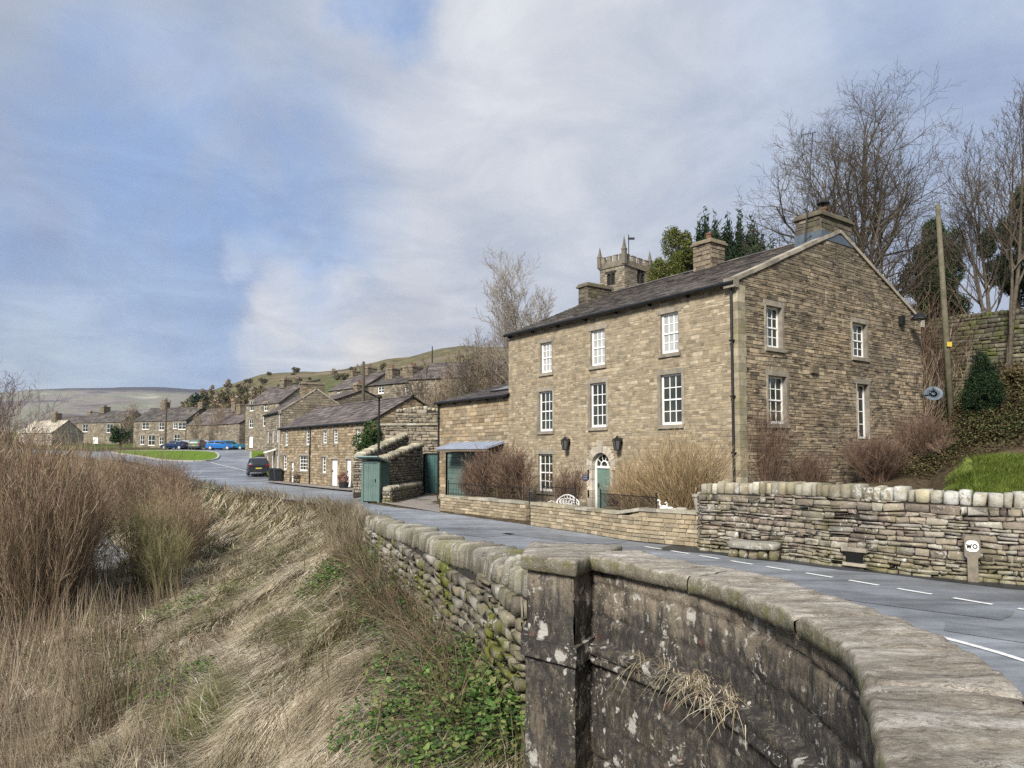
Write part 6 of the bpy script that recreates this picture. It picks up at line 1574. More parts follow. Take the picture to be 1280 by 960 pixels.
# taller straw and bramble leaves along the foot of the field wall
sp4 = []
for k in range(26):
    x_, y_, tx_, ty_ = path_map([tuple(p) for p in nw])[0](k*.55+.1); sp4.append((x_-.62-.1*(k % 3), y_-.1, .42, .02 if k % 4 else .05))
ground_leaves('wall_foot_leaves', 'bramble and ivy leaves tangled at the foot of the field wall', sp4, 15000, .05, 'ivy', 33)
blades('tall_straw', 'taller dead straw leaning against the foot of the field wall', 6000, 5.0, 22, 250, 700, lambda x, y: inr(x, y) & (dE_(x, y) > .26) & (dE_(x, y) < .85), .48, .0055, 'straw', 34, lift=1.0, flat=.55, follow=False)
# moss, ivy strands and dead stems over the field wall face
g_ = random.Random(8); mb = MB()
nwf, nwL = path_map([tuple(p) for p in nw])
for i in range(800):
    u = g_.uniform(.2, nwL-.2); x, y, tx, ty = nwf(u); x, y = x-ty*.34, y+tx*.34; z = TT(x-.1, y)-.1; 
    q = [Vector((x-g_.uniform(0, .5), y-g_.uniform(0, .3), z))]; d = Vector((g_.uniform(-.3, .3), g_.uniform(-.3, .2), 1))
    for k in range(5): d = (d+Vector((g_.uniform(-.5, .4), g_.uniform(-.5, .4), g_.uniform(-.4, .1)))).normalized(); q.append(q[-1]+d*g_.uniform(.12, .26))
    tube(mb, q, [.004, .004, .003, .003, .002, .002], 3, cap=False)
o = mb.build('dead_stems', M['strawd']); tag(o, 'dead brown stems tangled along the foot of the mossy field wall', 'undergrowth', kind='stuff')
# dry grass tufts growing out of the parapet ledge
for i, (u, v, n, lb) in enumerate([(800, 866, 50, 'small dry grass tuft nearest the pier on the parapet ledge'), (835, 885, 70, 'thin straw tuft in the middle of the parapet ledge'), (872, 900, 240, 'largest hay coloured grass tuft hanging from the parapet ledge'), (912, 925, 110, 'dry grass tuft at the lower end of the parapet ledge')]):
    # point on the ledge of the parapet
    a, b = ray(u, v); k = int(np.argmin(np.abs(RIVS[:250, 0]/RIVS[:250, 1]-a))); c = RIVS[k]; z0 = .72
    g2_ = np.random.default_rng(50+i); V = []; Q = []
    for j in range(n):
        bx, by = c[0]+g2_.normal(0, .055 if i > 1 else .03), c[1]+g2_.normal(0, .05)-.02; bz = z0+.2+g2_.normal(0, .02); aa = g2_.uniform(0, 6.28); L_ = g2_.uniform(.09, .26); el = g2_.uniform(-.2, 1.4)
        d = np.array([math.cos(aa)*math.cos(el)-.12, math.sin(aa)*math.cos(el)-.25, math.sin(el)]); p_ = np.array([bx, by, bz]); sd = np.cross(d, [0, 0, 1]); sd /= np.linalg.norm(sd)+1e-6; w = .0035
        base = len(V)
        for s_ in range(5): V += [p_-sd*w*(1-s_/5), p_+sd*w*(1-s_/5)]; p_ = p_+d*L_/4; d = d+np.array([0, 0, -.35])
        for s_ in range(4): Q.append([base+2*s_, base+2*s_+1, base+2*s_+3, base+2*s_+2])
    o = quads_mesh('dry_grass_tuft', np.array(V), np.array(Q), M['straw']); tag(o, lb, 'grass tuft', 'grass tufts on the parapet ledge')

# --- willow scrub on the river bank
def scrub_line(u): return float(np.interp(u, [-100, 0, 60, 110, 160, 200, 222, 250], [527, 534, 541, 546, 556, 570, 592, 640]))
rnd = random.Random(21); var = []
for k in range(9):
    mb = MB(); shrub_mesh(mb, (0, 0, 0), 1.0, .5, 26, rnd, r0=.0038, spread=.34, kids=7, depth=2, rmin=.0016, wob=.12, up=.03)
    V = np.array([tuple(v) for v in mb.v]); F = np.array(mb.f); var.append((V, F))
    print('scrub', len(F))
VV = []; FF = []; off = 0; cnt = 0; tries = 0
while cnt < 150 and tries < 9000:
    tries += 1
    u = rnd.uniform(-60, 240); Y = math.exp(rnd.uniform(math.log(9), math.log(80))); x = ray(u, 500)[0]*Y
    xa = np.array([x]); ya = np.array([Y])
    if not inr(xa, ya)[0]: continue
    if Y < 20 and rnd.random() < .65: continue
    d = dE_(xa, ya)[0]
    if d < (8.5 if Y < 30 else 4.5): continue
    de_ = pdist(xa, ya, E_BANK)[0]*bank_squeeze(Y)
    if 14 < de_ < 30: continue
    z = TT(x, Y)
    if z < -3.6: z = -3.3
    top = zpx(u, scrub_line(u)+rnd.choice([rnd.uniform(0, 25), rnd.uniform(10, 90)])+(60 if Y < 14 else 0), Y); H = min(top-z, 5.2)
    if 96 < u < 196 and Y < 46: H = min(H, zpx(u, 705+rnd.uniform(-25, 25), Y)-z)
    if H < 1.3: continue
    V, F = var[rnd.randrange(9)]; t_ = rnd.uniform(0, 6.28); c, s = math.cos(t_), math.sin(t_); w = min(H, 3.6)*rnd.uniform(.8, 1.1)
    Vn = np.stack([(V[:, 0]*c-V[:, 1]*s)*w+x, (V[:, 0]*s+V[:, 1]*c)*w+Y, V[:, 2]*H+z], 1)
    VV.append(Vn); FF.append(F+off); off += len(V); cnt += 1
print('scrub count', cnt)
o = quads_mesh('willow_scrub', np.vstack(VV), np.vstack(FF), mat_leafy('willow_stems', [(.21, .14, .09), (.15, .10, .065), (.29, .215, .14), (.36, .29, .205), (.18, .115, .085), (.17, .14, .075), (.24, .165, .105)], .85)); tag(o, 'brown leafless willow scrub filling the river bank', 'scrub', kind='stuff')
# individual bushes at its edge
for i, (u, v, vt, lb, mt, n) in enumerate([(180, 742, 625, 'yellow green twigged bush at the edge of the scrub', 'sallow', 60), (205, 752, 660, 'smaller green stemmed bush in front of the scrub', 'sallow', 40),
        (20, 700, 500, 'tall pale stemmed willow at the picture edge', 'twigb', 22), (70, 760, 560, 'many stemmed willow bush rising from the dead grass', 'twigb', 30), (78, 700, 585, 'reddish willow clump by the river', 'twigr', 40), (205, 640, 568, 'reddish brown bush at the road end of the scrub', 'twigr', 60), (222, 640, 585, 'short russet bush beside the road bend', 'twigr', 40)]):
    if 'sallow' not in M: M['sallow'] = mat_leafy('green_sallow_twigs', [(.15, .145, .06), (.20, .18, .09), (.12, .11, .05), (.26, .22, .13)], .85)
    p = gpos(u, v, 4, 85); H = max(1.0, zpx(u, vt, p[1])-p[2]); shrub('willow_bush', lb, p, H, 1, n, mt, 'willow bushes on the river bank', seed=150+i, r0=.016, spread=.5, kids=8, depth=2, rmin=.004, wob=.14)
# tall dry stalks in the immediate foreground
for i, (u, v, vt, l) in enumerate([(415, 960, 770, -.12), (330, 960, 845, .1), (40, 955, 640, .03), (95, 960, 700, .02), (240, 950, 770, -.05), (465, 960, 800, .05), (120, 930, 740, .06), (10, 900, 440, .04)]):
    p = gpos(u, v, 3, 20); H = zpx(u, vt, p[1])-p[2]
    mb = MB(); rn = random.Random(i); q = [Vector(p)]; d = Vector((l, 0, 1))
    for k in range(7): d = (d+Vector((rn.uniform(-.09, .09), rn.uniform(-.09, .09), 0))).normalized(); q.append(q[-1]+d*H/7)
    tube(mb, q, [.008-.0008*k for k in range(8)], 4, cap=False)
    for k in range(9):
        j = rn.randrange(2, 7); a = q[j]; dd = Vector((rn.uniform(-1, 1), rn.uniform(-1, 1), 1.1)).normalized(); tube(mb, [a, a+dd*H*.08, a+dd*H*.12+Vector((0, 0, H*.04))], [.004, .003, .002], 3, cap=False)
    o = mb.build('dry_stalk', M['strawd'], loc=p); tag(o, 'tall dead branching stalk standing in the foreground grass', 'dead plant', 'tall dead stalks in the foreground')
# ------------------------------------------------------------------ furniture, vehicles, signs
def loft_car(label, loc, rz, col, kind='hatch', group=None):
    root = thing('parked_car', label, 'car', loc, group, rz, local=True)
    L, W, H = dict(hatch=(4.1, 1.76, 1.46), suv=(4.4, 1.85, 1.62), estate=(4.6, 1.82, 1.48), van=(4.5, 1.85, 1.82))[kind]
    # side outline stations x (front +), lower z, belt z, roof z, half width low, half width roof
    prof = dict(hatch=[(-.5, .35, .80, .86, .80, .60), (-.47, .28, .92, 1.05, .94, .68), (-.36, .25, .96, 1.36, 1., .74), (-.15, .25, .94, 1.46, 1., .76), (.08, .25, .92, 1.42, 1., .75), (.22, .25, .90, 1.05, 1., .80), (.30, .25, .86, .93, .98, .84), (.43, .26, .74, .80, .93, .80), (.5, .34, .60, .64, .78, .66)],
                suv=[(-.5, .42, .95, 1.0, .84, .66), (-.475, .32, 1.04, 1.22, .96, .72), (-.40, .30, 1.06, 1.54, 1., .78), (-.15, .3, 1.04, 1.62, 1., .80), (.10, .3, 1.02, 1.58, 1., .78), (.23, .3, 1.0, 1.18, 1., .84), (.30, .3, .98, 1.06, .99, .88), (.44, .32, .88, .94, .95, .84), (.5, .42, .70, .74, .82, .7)],
                estate=[(-.5, .36, .86, .92, .82, .64), (-.48, .28, .94, 1.12, .95, .70), (-.42, .25, .95, 1.38, 1., .75), (-.15, .25, .93, 1.48, 1., .76), (.06, .25, .91, 1.44, 1., .75), (.19, .25, .89, 1.04, 1., .80), (.27, .25, .86, .92, .98, .84), (.43, .26, .74, .80, .93, .80), (.5, .34, .60, .64, .78, .66)],
                van=[(-.5, .40, 1.0, 1.1, .9, .80), (-.49, .30, 1.02, 1.70, .97, .86), (-.40, .28, 1.02, 1.80, 1., .88), (-.1, .28, 1.0, 1.82, 1., .88), (.14, .28, .98, 1.76, 1., .86), (.30, .28, .96, 1.14, 1., .88), (.36, .28, .92, 1.0, .98, .88), (.46, .30, .82, .88, .94, .84), (.5, .38, .66, .7, .82, .7)])[kind]
    paint = mat_plain('car_paint', col, .22, .25, var=.06, spec=.7, bump=0)
    mb = MB(); R = []
    for x, zl, zb, zr, hl, hr in prof:
        X = x*L; w, r = W/2*hl, W/2*hr; R.append([(X, -w*.93, zl), (X, -w, (zl+zb)/2), (X, -w*.985, zb), (X, -r, zr-.05), (X, -r*.8, zr), (X, 0, zr+.012), (X, r*.8, zr), (X, r, zr-.05), (X, w*.985, zb), (X, w, (zl+zb)/2), (X, w*.93, zl)])
    n = len(R[0]); mb.v = [p for r in R for p in r]
    glass = set()
    for j in range(len(R)-1):
        for i in range(n-1): mb.f.append((j*n+i, j*n+i+1, (j+1)*n+i+1, (j+1)*n+i)); mb.m.append(0)
        mb.f.append((j*n, (j+1)*n, (j+1)*n+n-1, j*n+n-1)); mb.m.append(0)
    mb.f.append(tuple(range(n))); mb.m.append(0); mb.f.append(tuple((len(R)-1)*n+i for i in range(n))[::-1]); mb.m.append(0)
    body = mb.build('body', paint, root, smooth=False)
    def lerp(a, b, t): return tuple(p+(q-p)*t for p, q in zip(a, b))
    def outp(p, k=.012): return (p[0], p[1]+math.copysign(k, p[1]), p[2])
    mb = MB()
    for sg, (ib, ir) in ((1, (2, 3)), (-1, (8, 7))):
        for j0, j1 in ((1, 3), (3, 5)):
            a0, a1 = R[j0][ib], R[j1][ib]; b0, b1 = R[j0][ir], R[j1][ir]
            if j0 == 1: a0, b0 = lerp(R[1][ib], R[2][ib], .6), lerp(R[1][ir], R[2][ir], .9)
            mids = list(range(j0+1, j1)); low = [lerp(a0, b0, .12)]+[lerp(R[m][ib], R[m][ir], .1) for m in mids]+[lerp(a1, b1, .1)]; hi = [lerp(a0, b0, .86)]+[lerp(R[m][ib], R[m][ir], .9) for m in mids]+[lerp(a1, b1, .86)]
            for q in range(len(low)-1):
                l0, l1, h0, h1 = outp(low[q]), outp(low[q+1]), outp(hi[q]), outp(hi[q+1]); e = .03
                mb.face([lerp(l0, l1, e), lerp(l1, l0, e), lerp(h1, h0, e), lerp(h0, h1, e)])
    # rear and front screens
    for j0, j1, dx in ((1, 2, -.02), (5, 4, .02)):
        a, b, c, d = R[j0][3], R[j0][7], R[j1][7], R[j1][3]; sh = lambda p: (p[0]+dx, p[1]*.93, p[2]+.015)
        mb.face([sh(lerp(a, d, .08)), sh(lerp(b, c, .08)), sh(lerp(c, b, .03) if 0 else lerp(b, c, .94)), sh(lerp(a, d, .94))])
    mb.build('window', M['glass'], root)
    for x in (-.31*L, .31*L):
        for sg in (-1, 1):
            mb = MB(); y = sg*(W/2-.10); pts = []
            N = 18
            def ring(r, yy): return [(x+r*math.cos(2*PI*k/N), yy, .32+r*math.sin(2*PI*k/N)) for k in range(N)]
            rs = [ring(.20, y+sg*.10), ring(.315, y+sg*.115), ring(.33, y+sg*.09), ring(.33, y-sg*.1)]; mb.v = [p for r in rs for p in r]
            for j in range(3):
                for k in range(N): mb.f.append((j*N+k, j*N+(k+1) % N, (j+1)*N+(k+1) % N, (j+1)*N+k)); mb.m.append(0)
            mb.f.append(tuple(3*N+k for k in range(N))); mb.m.append(0); wh = mb.build('wheel', M['plastic'], root)
            mb = MB(); mb.v = ring(.20, y+sg*.10)+[(x, y+sg*.12, .32)]; mb.f = [(k, (k+1) % N, N) for k in range(N)]; mb.m = [0]*N; mb.build('rim', M['pgrey'], wh)
    zb = prof[1][2]; xb = -.5*L
    for sg in (-1, 1):
        mb = MB(); mb.box(ID, (xb-.02, sg*W*.42-.14, zb-.18), (xb+.16, sg*W*.42+.10 if sg > 0 else sg*W*.42+.14, zb-.02)); mb.build('tail_light', mat_plain('red_lens', (.25, .01, .01), .2, bump=0), root)
        mb = MB(); mb.box(ID, (.5*L-.12, sg*W*.36-.14, prof[-1][2]-.03), (.5*L+.015, sg*W*.36+.14, prof[-1][2]+.08)); mb.build('headlight', M['pgrey'], root)
    mb = MB(); mb.box(ID, (xb-.035, -.26, .62), (xb-.015, .26, .73)); mb.build('number_plate', mat_plain('yellow_plate_rear', (.6, .48, .08), .5, bump=0), root)
    mb = MB(); mb.box(ID, (xb-.03, -W*.44, .30), (xb+.1, W*.44, .50)); mb.box(ID, (xb-.035, -W*.40, .86), (xb+.0, W*.40, .885)); mb.build('bumper', M['plastic'], root)
    return root
def car_at(label, u, v, Y, rz, col, kind, group=None):
    x = ray(u, v)[0]*Y; loft_car(label, (x, Y, float(road_z(x, Y))+.005), rz, col, kind, group)
car_at('dark grey suv parked tail towards us by the kerb of the side road', 322, 592, 66, math.radians(112), (.03, .033, .04), 'suv')
cg = 'cars parked beyond the green'
for (lb, u, Y, rz, col, k) in [('dark navy car beside the utility pole at the end of the parked row', 218, 116, 175, (.012, .03, .09), 'hatch'), ('white hatchback seen past the dark navy car', 230, 119, 160, (.62, .64, .68), 'hatch'), ('grey green boxy car in the middle of the parked row', 248, 113, 95, (.16, .20, .17), 'suv'),
                               ('silver estate car behind the boxy grey green car', 258, 118, 10, (.5, .54, .58), 'estate'), ('bright blue hatchback beyond the end of the green', 275, 112, 8, (.02, .17, .50), 'hatch'), ('teal blue car parked next to the shed', 288, 114, 20, (.03, .22, .38), 'estate')]:
    car_at(lb, u, 562, Y, math.radians(rz), col, k, cg)
# wheelie bins
def bin_(label, x, y, z, rz, mat, group=None):
    root = thing('wheelie_bin', label, 'bin', (x, y, z), group, rz, local=True)
    mb = MB(); mb.prism([(-.24, -.27), (.24, -.27), (.24, .27), (-.24, .27)], 0, .0)
    mb = MB(); a = [(-.22, -.25, .04), (.22, -.25, .04), (.22, .25, .04), (-.22, .25, .04)]; b = [(-.29, -.34, .98), (.29, -.34, .98), (.29, .34, .98), (-.29, .34, .98)]
    mb.add(a+b, [(3, 2, 1, 0), (4, 5, 6, 7), (0, 1, 5, 4), (1, 2, 6, 5), (2, 3, 7, 6), (3, 0, 4, 7)]); mb.box(ID, (-.31, -.36, .92), (.31, .36, .985)); mb.build('body', M[mat], root)
    mb = MB(); mb.add([(-.32, -.38, .99), (.32, -.38, .99), (.32, .36, 1.02), (-.32, .36, 1.02), (-.28, -.33, 1.05), (.28, -.33, 1.05), (.28, .34, 1.10), (-.28, .34, 1.10)], [(3, 2, 1, 0), (4, 5, 6, 7), (0, 1, 5, 4), (1, 2, 6, 5), (2, 3, 7, 6), (3, 0, 4, 7)]); mb.build('lid', M[mat], root)
    for s in (-1, 1): mb = MB(); tube(mb, [(s*.22, .30, .1), (s*.30, .30, .1)], .1, 10); mb.build('wheel', M['iron'], root)
    return root
fx = lambda u, off: (lambda s: (Oc[0]+Fc[0]*s-Gc[0]*off, Oc[1]+Fc[1]*s-Gc[1]*off))(s_at(Oc, Fc, u))
x, y = fx(349, .45); bin_('dark wheelie bin at the far end of the cottage terrace', x, y, .1, .4, 'plastic', 'bins at the terrace end')
x, y = fx(356, .5); bin_('dark wheelie bin beside the cottage bench', x, y, .1, .5, 'plastic', 'bins at the terrace end')
p = at(325, 566, 78); 
root = thing('storage_box', 'pale grey storage box on the verge behind the dark suv', 'box', (p[0], p[1], float(road_z(p[0], p[1]))), rz=.3, local=True)
mb = MB(); mb.box(ID, (-.45, -.3, .1), (.45, .3, 1.0)); mb.build('body', M['pgrey'], root); mb = MB(); mb.box(ID, (-.5, -.34, 1.0), (.5, .34, 1.08)); mb.build('lid', M['plastic'], root)
# wooden bench by the cottages
x, y = fx(374, .6); root = thing('garden_bench', 'dark wooden bench against the cottage wall beside the bins', 'bench', (x, y, .1), rz=math.atan2(Fc[1], Fc[0]), local=True)
mb = MB(); [mb.box(ID, (-.8, -.2+i*.11, .42), (.8, -.11+i*.11, .45)) for i in range(4)]; mb.build('seat', M['wood'], root)
mb = MB(); [mb.box(ID, (-.8, -.27, .55+i*.12), (.8, -.24, .64+i*.12)) for i in range(3)]; mb.build('backrest', M['wood'], root)
for sx in (-.74, .68):
    for sy in (-.25, .17): mb = MB(); mb.box(ID, (sx, sy, 0), (sx+.06, sy+.06, .44 if sy > 0 else .9)); mb.build('leg', M['wood'], root)
for sx in (-.74, .68): mb = MB(); mb.box(ID, (sx, -.2, .62), (sx+.06, .23, .66)); mb.build('armrest', M['wood'], root)
# white ornate bench in the garden
s_, z_ = facepx(O, F, 703, 600)
bx = gp(703, 640); bx = (bx[0]+.9*GD[0]*0, bx[1]); Yb = 25.2; c = ray(702, 500)[0]*Yb
root = thing('ornate_bench', 'white ornamental metal bench behind the low garden wall', 'bench', (c, Yb, 0), rz=math.atan2(FD[1], FD[0])+.0, local=True)
mb = MB(); [mb.box(ID, (-.6, -.24+i*.1, .42), (.6, -.17+i*.1, .44)) for i in range(5)]; mb.build('seat', M['white'], root)
mb = MB(); K = 16; arc = [(-.6+1.2*i/K, -.27, .72+.22*math.sin(PI*i/K)) for i in range(K+1)]; tube(mb, arc, .022, 6); tube(mb, [(-.6, -.27, .5), (.6, -.27, .5)], .016, 6)
for i in range(-3, 4):
    cx = i*.16; tube(mb, [(cx+.10*math.cos(t), -.27, .66+.11*math.sin(t)+.02*(3-abs(i))) for t in np.linspace(0, 2*PI, 13)], .012, 5)
    tube(mb, [(cx+.08, -.27, .5), (cx-.02, -.27, .64), (cx+.04, -.27, .72+.2*math.sin(PI*(.5+cx/1.2)))], .010, 5)
mb.build('backrest', M['white'], root)
for sx in (-.6, .6):
    mb = MB(); tube(mb, [(sx, .24, 0), (sx, .22, .3), (sx, .25, .62), (sx, .0, .70), (sx, -.24, .62), (sx, -.27, .72), (sx, -.28, 0)], .02, 6); mb.build('leg', M['white'], root)
# railings and gate
def railing(name, label, P, z0, h, n, group=None, cat='railings', spikes=False):
    q = P[0]; root = thing(name, label, cat, (q[0], q[1], z0), group); mb = MB(); f, L = path_map(P)
    for z in (z0+h*.97, z0+.12): tube(mb, [(f(u)[0], f(u)[1], z) for u in np.linspace(0, L, 5)], .012, 5)
    mb.build('rail', M['iron'], root); mb = MB()
    for i in range(n+1):
        x, y, _, _ = f(L*i/n); big = i in (0, n); tube(mb, [(x, y, z0), (x, y, z0+h+(.12 if big else 0))], .022 if big else .007, 5)
    mb.build('bars', M['iron'], root); return root
gAa = np.array(gA); gBa = np.array(gB); n_ = len(gAa)
railing('garden_railing', 'thin black railing on the low wall beside the ornate bench', [tuple(p+np.array([.25, .25])) for p in gAa[[n_-1, n_-4]]][::1], .55, .75, 22, 'black railings behind the garden walls')
railing('garden_railing', 'thin black railing in front of the arched door and shrubs', [tuple(p+np.array([.25, .25])) for p in gAa[[n_-6, 3]]], .6, .6, 46, 'black railings behind the garden walls')
railing('garden_railing', 'thin black railing in front of the brown hedge', [tuple(p+np.array([.15, .3])) for p in gBa[[1, len(gBa)-1]]], .6, .55, 26, 'black railings behind the garden walls')
railing('garden_gate', 'small black iron gate between the two low garden walls', [tuple(gBa[0]), tuple(gAa[-1])], .08, .95, 7, cat='gate')
# fixed iron posts
# green yard doors
def yard_door(name, label, u0, u1, v0, v1, Y0, Y1, mat, roof=False):
    P = np.array([ray(u0, 600)[0]*Y0, Y0]); Q = np.array([ray(u1, 600)[0]*Y1, Y1]); D_ = Q-P; L = np.linalg.norm(D_); D_ /= L; N_ = np.array([D_[1], -D_[0]])
    if N_ @ P > 0: N_ = -N_
    mp = lambda s, z, d: (P[0]+D_[0]*s+N_[0]*d, P[1]+D_[1]*s+N_[1]*d, z); zt_ = zpx((u0+u1)/2, v0, (Y0+Y1)/2)
    root = thing(name, label, 'door', (P[0], P[1], 0)); mb = MB(); n = 6
    for i in range(n): mb.box(mp, (.06+(L-.12)*i/n+.004, .06, 0), (.06+(L-.12)*(i+1)/n-.004, zt_, .04+.006*(i % 2)))
    mb.build('boards', mat, root); mb = MB(); mb.box(mp, (-.06, 0, -.06), (.055, zt_+.06, .07)); mb.box(mp, (L-.055, 0, -.06), (L+.06, zt_+.06, .07)); mb.box(mp, (.055, zt_, -.06), (L-.055, zt_+.1, .07)); mb.build('door_frame', M['iron' if not roof else 'green'], root)
    if roof:
        mb = MB(); r_ = lambda s, y, z: mp(s, zt_+.16+z+(.5-y)*.25, .35-y); mb.box(r_, (-.2, -.1, 0), (L+.2, 1.1, .05)); mb.build('roof', mat_plain('pale_green_sheet', (.25, .36, .34), .5, var=.2), root)
        mb = MB(); mb.box(mp, (-.03, 0, -.8), (.02, zt_, -.06)); mb.box(mp, (L-.02, 0, -.8), (L+.03, zt_, -.06)); mb.build('side_panel', M['dgreen'], root)
    mb = MB(); mb.box(mp, (L-.2, 1.0, .05), (L-.16, 1.15, .09)); mb.build('handle', M['iron'], root)
yard_door('green_shed_door', 'sage green plank door under a little sloping roof at the near end of the yard wall', 454, 474, 579, 627, 35.3, 34.9, M['green'], True)
yard_door('green_yard_door', 'dark teal yard door set back next to the garage pillar', 530.5, 551, 568.5, 615, 42.3, 41.9, M['dgreen'])
# stone pillar beside the garage
def rock_block(name, label, c, h, mat, cat, e=.35, group=None):
    mb = MB(); rock(mb, lambda x, y, z: (c[0]+x, c[1]+y, c[2]+z), (0, 0, h[2]), h, e, .06, 14, 8); o = mb.build(name, M[mat], loc=c, smooth=True); tag(o, label, cat, group); return o
# stone block at the foot of the roadside wall
q0 = gp(908, 697); q1 = gp(972, 702)
root = thing('stone_trough', 'long low eroded stone trough against the foot of the roadside wall', 'stone trough', (q0[0], q0[1], 0))
d_ = Vector((q1[0]-q0[0], q1[1]-q0[1])); Lt = d_.length; d_.normalize(); n_ = Vector((-d_.y, d_.x)); n_ = n_ if n_.y > 0 else -n_
tm = lambda x, y, z: (q0[0]+d_.x*x+n_.x*y, q0[1]+d_.y*x+n_.y*y, z)
mb = MB(); rock(mb, tm, (Lt*.5, .28, .30), (Lt*.52, .27, .085), .35, .08, 22, 8); mb.build('slab', M['nearc'], root, smooth=True)
mb = MB()
for i in range(5): rock(mb, tm, (Lt*(.1+.2*i), .30, .11), (Lt*.10, .22, .13), .5, .15, 9, 6)
mb.build('base_stones', M['drys'], root, smooth=True)
# drain opening in the roadside wall
q = gp(1078, 707); f2, _ = path_map(hw); 
ub = min(np.linspace(0, Lh, 400), key=lambda u: (f2(u)[0]/f2(u)[1]-ray(1078, 700)[0])**2); x, y, tx, ty = f2(ub)
sg = 1 if (ty*1, -tx*1)[1] < 0 else -1
dm = lambda a, z, d, x=x, y=y, tx=tx, ty=ty: (x+tx*a+sg*ty*(.285+d), y+ty*a-sg*tx*(.285+d), z)
root = thing('drain_opening', 'small dark square drain hole low in the roadside wall', 'drain', dm(0, .1, 0)); mb = MB(); mb.box(dm, (-.17, .13, .03), (.17, .36, .1)); mb.build('void', mat_plain('unlit_hole', (.006, .006, .006), 1, bump=0), root)
mb = MB(); mb.box(dm, (-.26, .36, .02), (.26, .44, .115)); mb.box(dm, (-.24, .06, .02), (.24, .13, .11)); mb.build('lintel', M['dress'], root)
# marker post with its round plate lettered WO
ub = min(np.linspace(0, Lh, 400), key=lambda u: (f2(u)[0]/f2(u)[1]-ray(1217, 700)[0])**2); x1, y1, tx, ty = f2(ub)
pm = lambda a, z, d: (x1+tx*a+sg*ty*(.38+d), y1+ty*a-sg*tx*(.38+d), z)
root = thing('marker_post', 'short concrete marker post with a white WO plate against the roadside wall', 'marker post', pm(0, 0, 0))
fl = -1 if (pm(1, 0, 0)[0]-pm(0, 0, 0)[0]) < 0 else 1
w_ = .085; zt_ = .86
mb = MB(); 
prof_ = [(-w_*1.5, .48), (-w_*1.5, zt_-.05), (-w_*1.1, zt_), (w_*1.1, zt_), (w_*1.5, zt_-.05), (w_*1.5, .48), (w_, .44), (w_, 0), (-w_, 0), (-w_, .44)]
mb.add([pm(a, z, 0) for a, z in prof_]+[pm(a, z, .1) for a, z in prof_], [tuple(range(10)), tuple(range(19, 9, -1))]+[(i, (i+1) % 10, 10+(i+1) % 10, 10+i) for i in range(10)]); mb.build('post', mat_plain('concrete', (.22, .19, .145), .9, var=.3, nscale=9), root)
mb = MB(); K = 20; c_ = [pm(.105*math.copysign(abs(math.cos(2*PI*i/K))**.7, math.cos(2*PI*i/K)), .67+.105*math.copysign(abs(math.sin(2*PI*i/K))**.7, math.sin(2*PI*i/K)), .102) for i in range(K)]
b2 = [pm(.105*math.copysign(abs(math.cos(2*PI*i/K))**.7, math.cos(2*PI*i/K)), .67+.105*math.copysign(abs(math.sin(2*PI*i/K))**.7, math.sin(2*PI*i/K)), .112) for i in range(K)]
mb.add(c_+b2, [tuple(range(K)), tuple(range(K, 2*K))]+[(i, (i+1) % K, K+(i+1) % K, K+i) for i in range(K)]); plate = mb.build('plate', M['white'], root)
mb = MB(); bar = lambda a0, z0, a1, z1, w=.014: mb.add([pm(fl*(a0-w), z0, .118), pm(fl*(a0+w), z0, .118), pm(fl*(a1+w), z1, .118), pm(fl*(a1-w), z1, .118), pm(fl*(a0-w), z0, .113), pm(fl*(a0+w), z0, .113), pm(fl*(a1+w), z1, .113), pm(fl*(a1-w), z1, .113)], [(0, 1, 2, 3), (4, 5, 6, 7), (0, 1, 5, 4), (2, 3, 7, 6), (0, 3, 7, 4), (1, 2, 6, 5)])
for a0, z0, a1, z1 in ((-.085, .715, -.068, .625), (-.068, .625, -.05, .70), (-.05, .70, -.032, .625), (-.032, .625, -.012, .715)): bar(a0, z0, a1, z1, .010)
K = 16
for i in range(K):
    t0, t1 = 2*PI*i/K, 2*PI*(i+1)/K; o_ = [(fl*(.045+r_*math.cos(t)*.9), .67+r_*math.sin(t)) for r_, t in ((.046, t0), (.046, t1), (.026, t1), (.026, t0))]; mb.face([pm(a, z, .118) for a, z in o_])
mb.box(pm, (-.03, .605, .113), (.03, .611, .118)); mb.build('lettering', M['iron'], plate)
# poles
def pole(name, label, u, v0, v1, Y, r, mat, cat='pole', top=None, group=None):
    x = ray(u, 500)[0]*Y; zt_ = zpx(u, v0, Y); zb_ = min(zpx(u, v1, Y), 50); zb_ = TT(x, Y) if v1 is None else zb_
    root = thing(name, label, cat, (x, Y, zb_), group); mb = MB(); tube(mb, [(x, Y, zb_-.2), (x, Y, zt_)], [r*1.15, r*.85], 8); mb.build('pole', M[mat], root)
    mb = MB()
    if top == 'lamp': mb.box(ID, (x-.12, Y-.35, zt_-.02), (x+.12, Y+.15, zt_+.1)); mb.build('lamp_head', M['iron'], root)
    elif top == 'arm': mb.box(ID, (x-.7, Y-.05, zt_-.5), (x+.7, Y+.05, zt_-.38)); [mb.box(ID, (x+k-.04, Y-.04, zt_-.38), (x+k+.04, Y+.04, zt_-.22)) for k in (-.6, -.2, .2, .6)]; mb.build('crossarm', M['wood'], root)
pole('lamp_post', 'thin black lamp post standing in front of the near end of the cottage roof', 474, 497, 583, 36.5, .055, 'iron', 'street lamp', 'lamp')
pole('utility_pole', 'grey wooden utility pole rising behind the terrace ridge', 454, 452, 505, 68, .14, 'bark', top='arm')
pole('utility_pole', 'wooden utility pole standing at the dark end of the parked cars', 208, 498, 562, 108, .15, 'bark', top='arm')
pole('post', 'thin grey aerial pole above the distant barn roof', 540, 433, 452, 150, .12, 'iron')
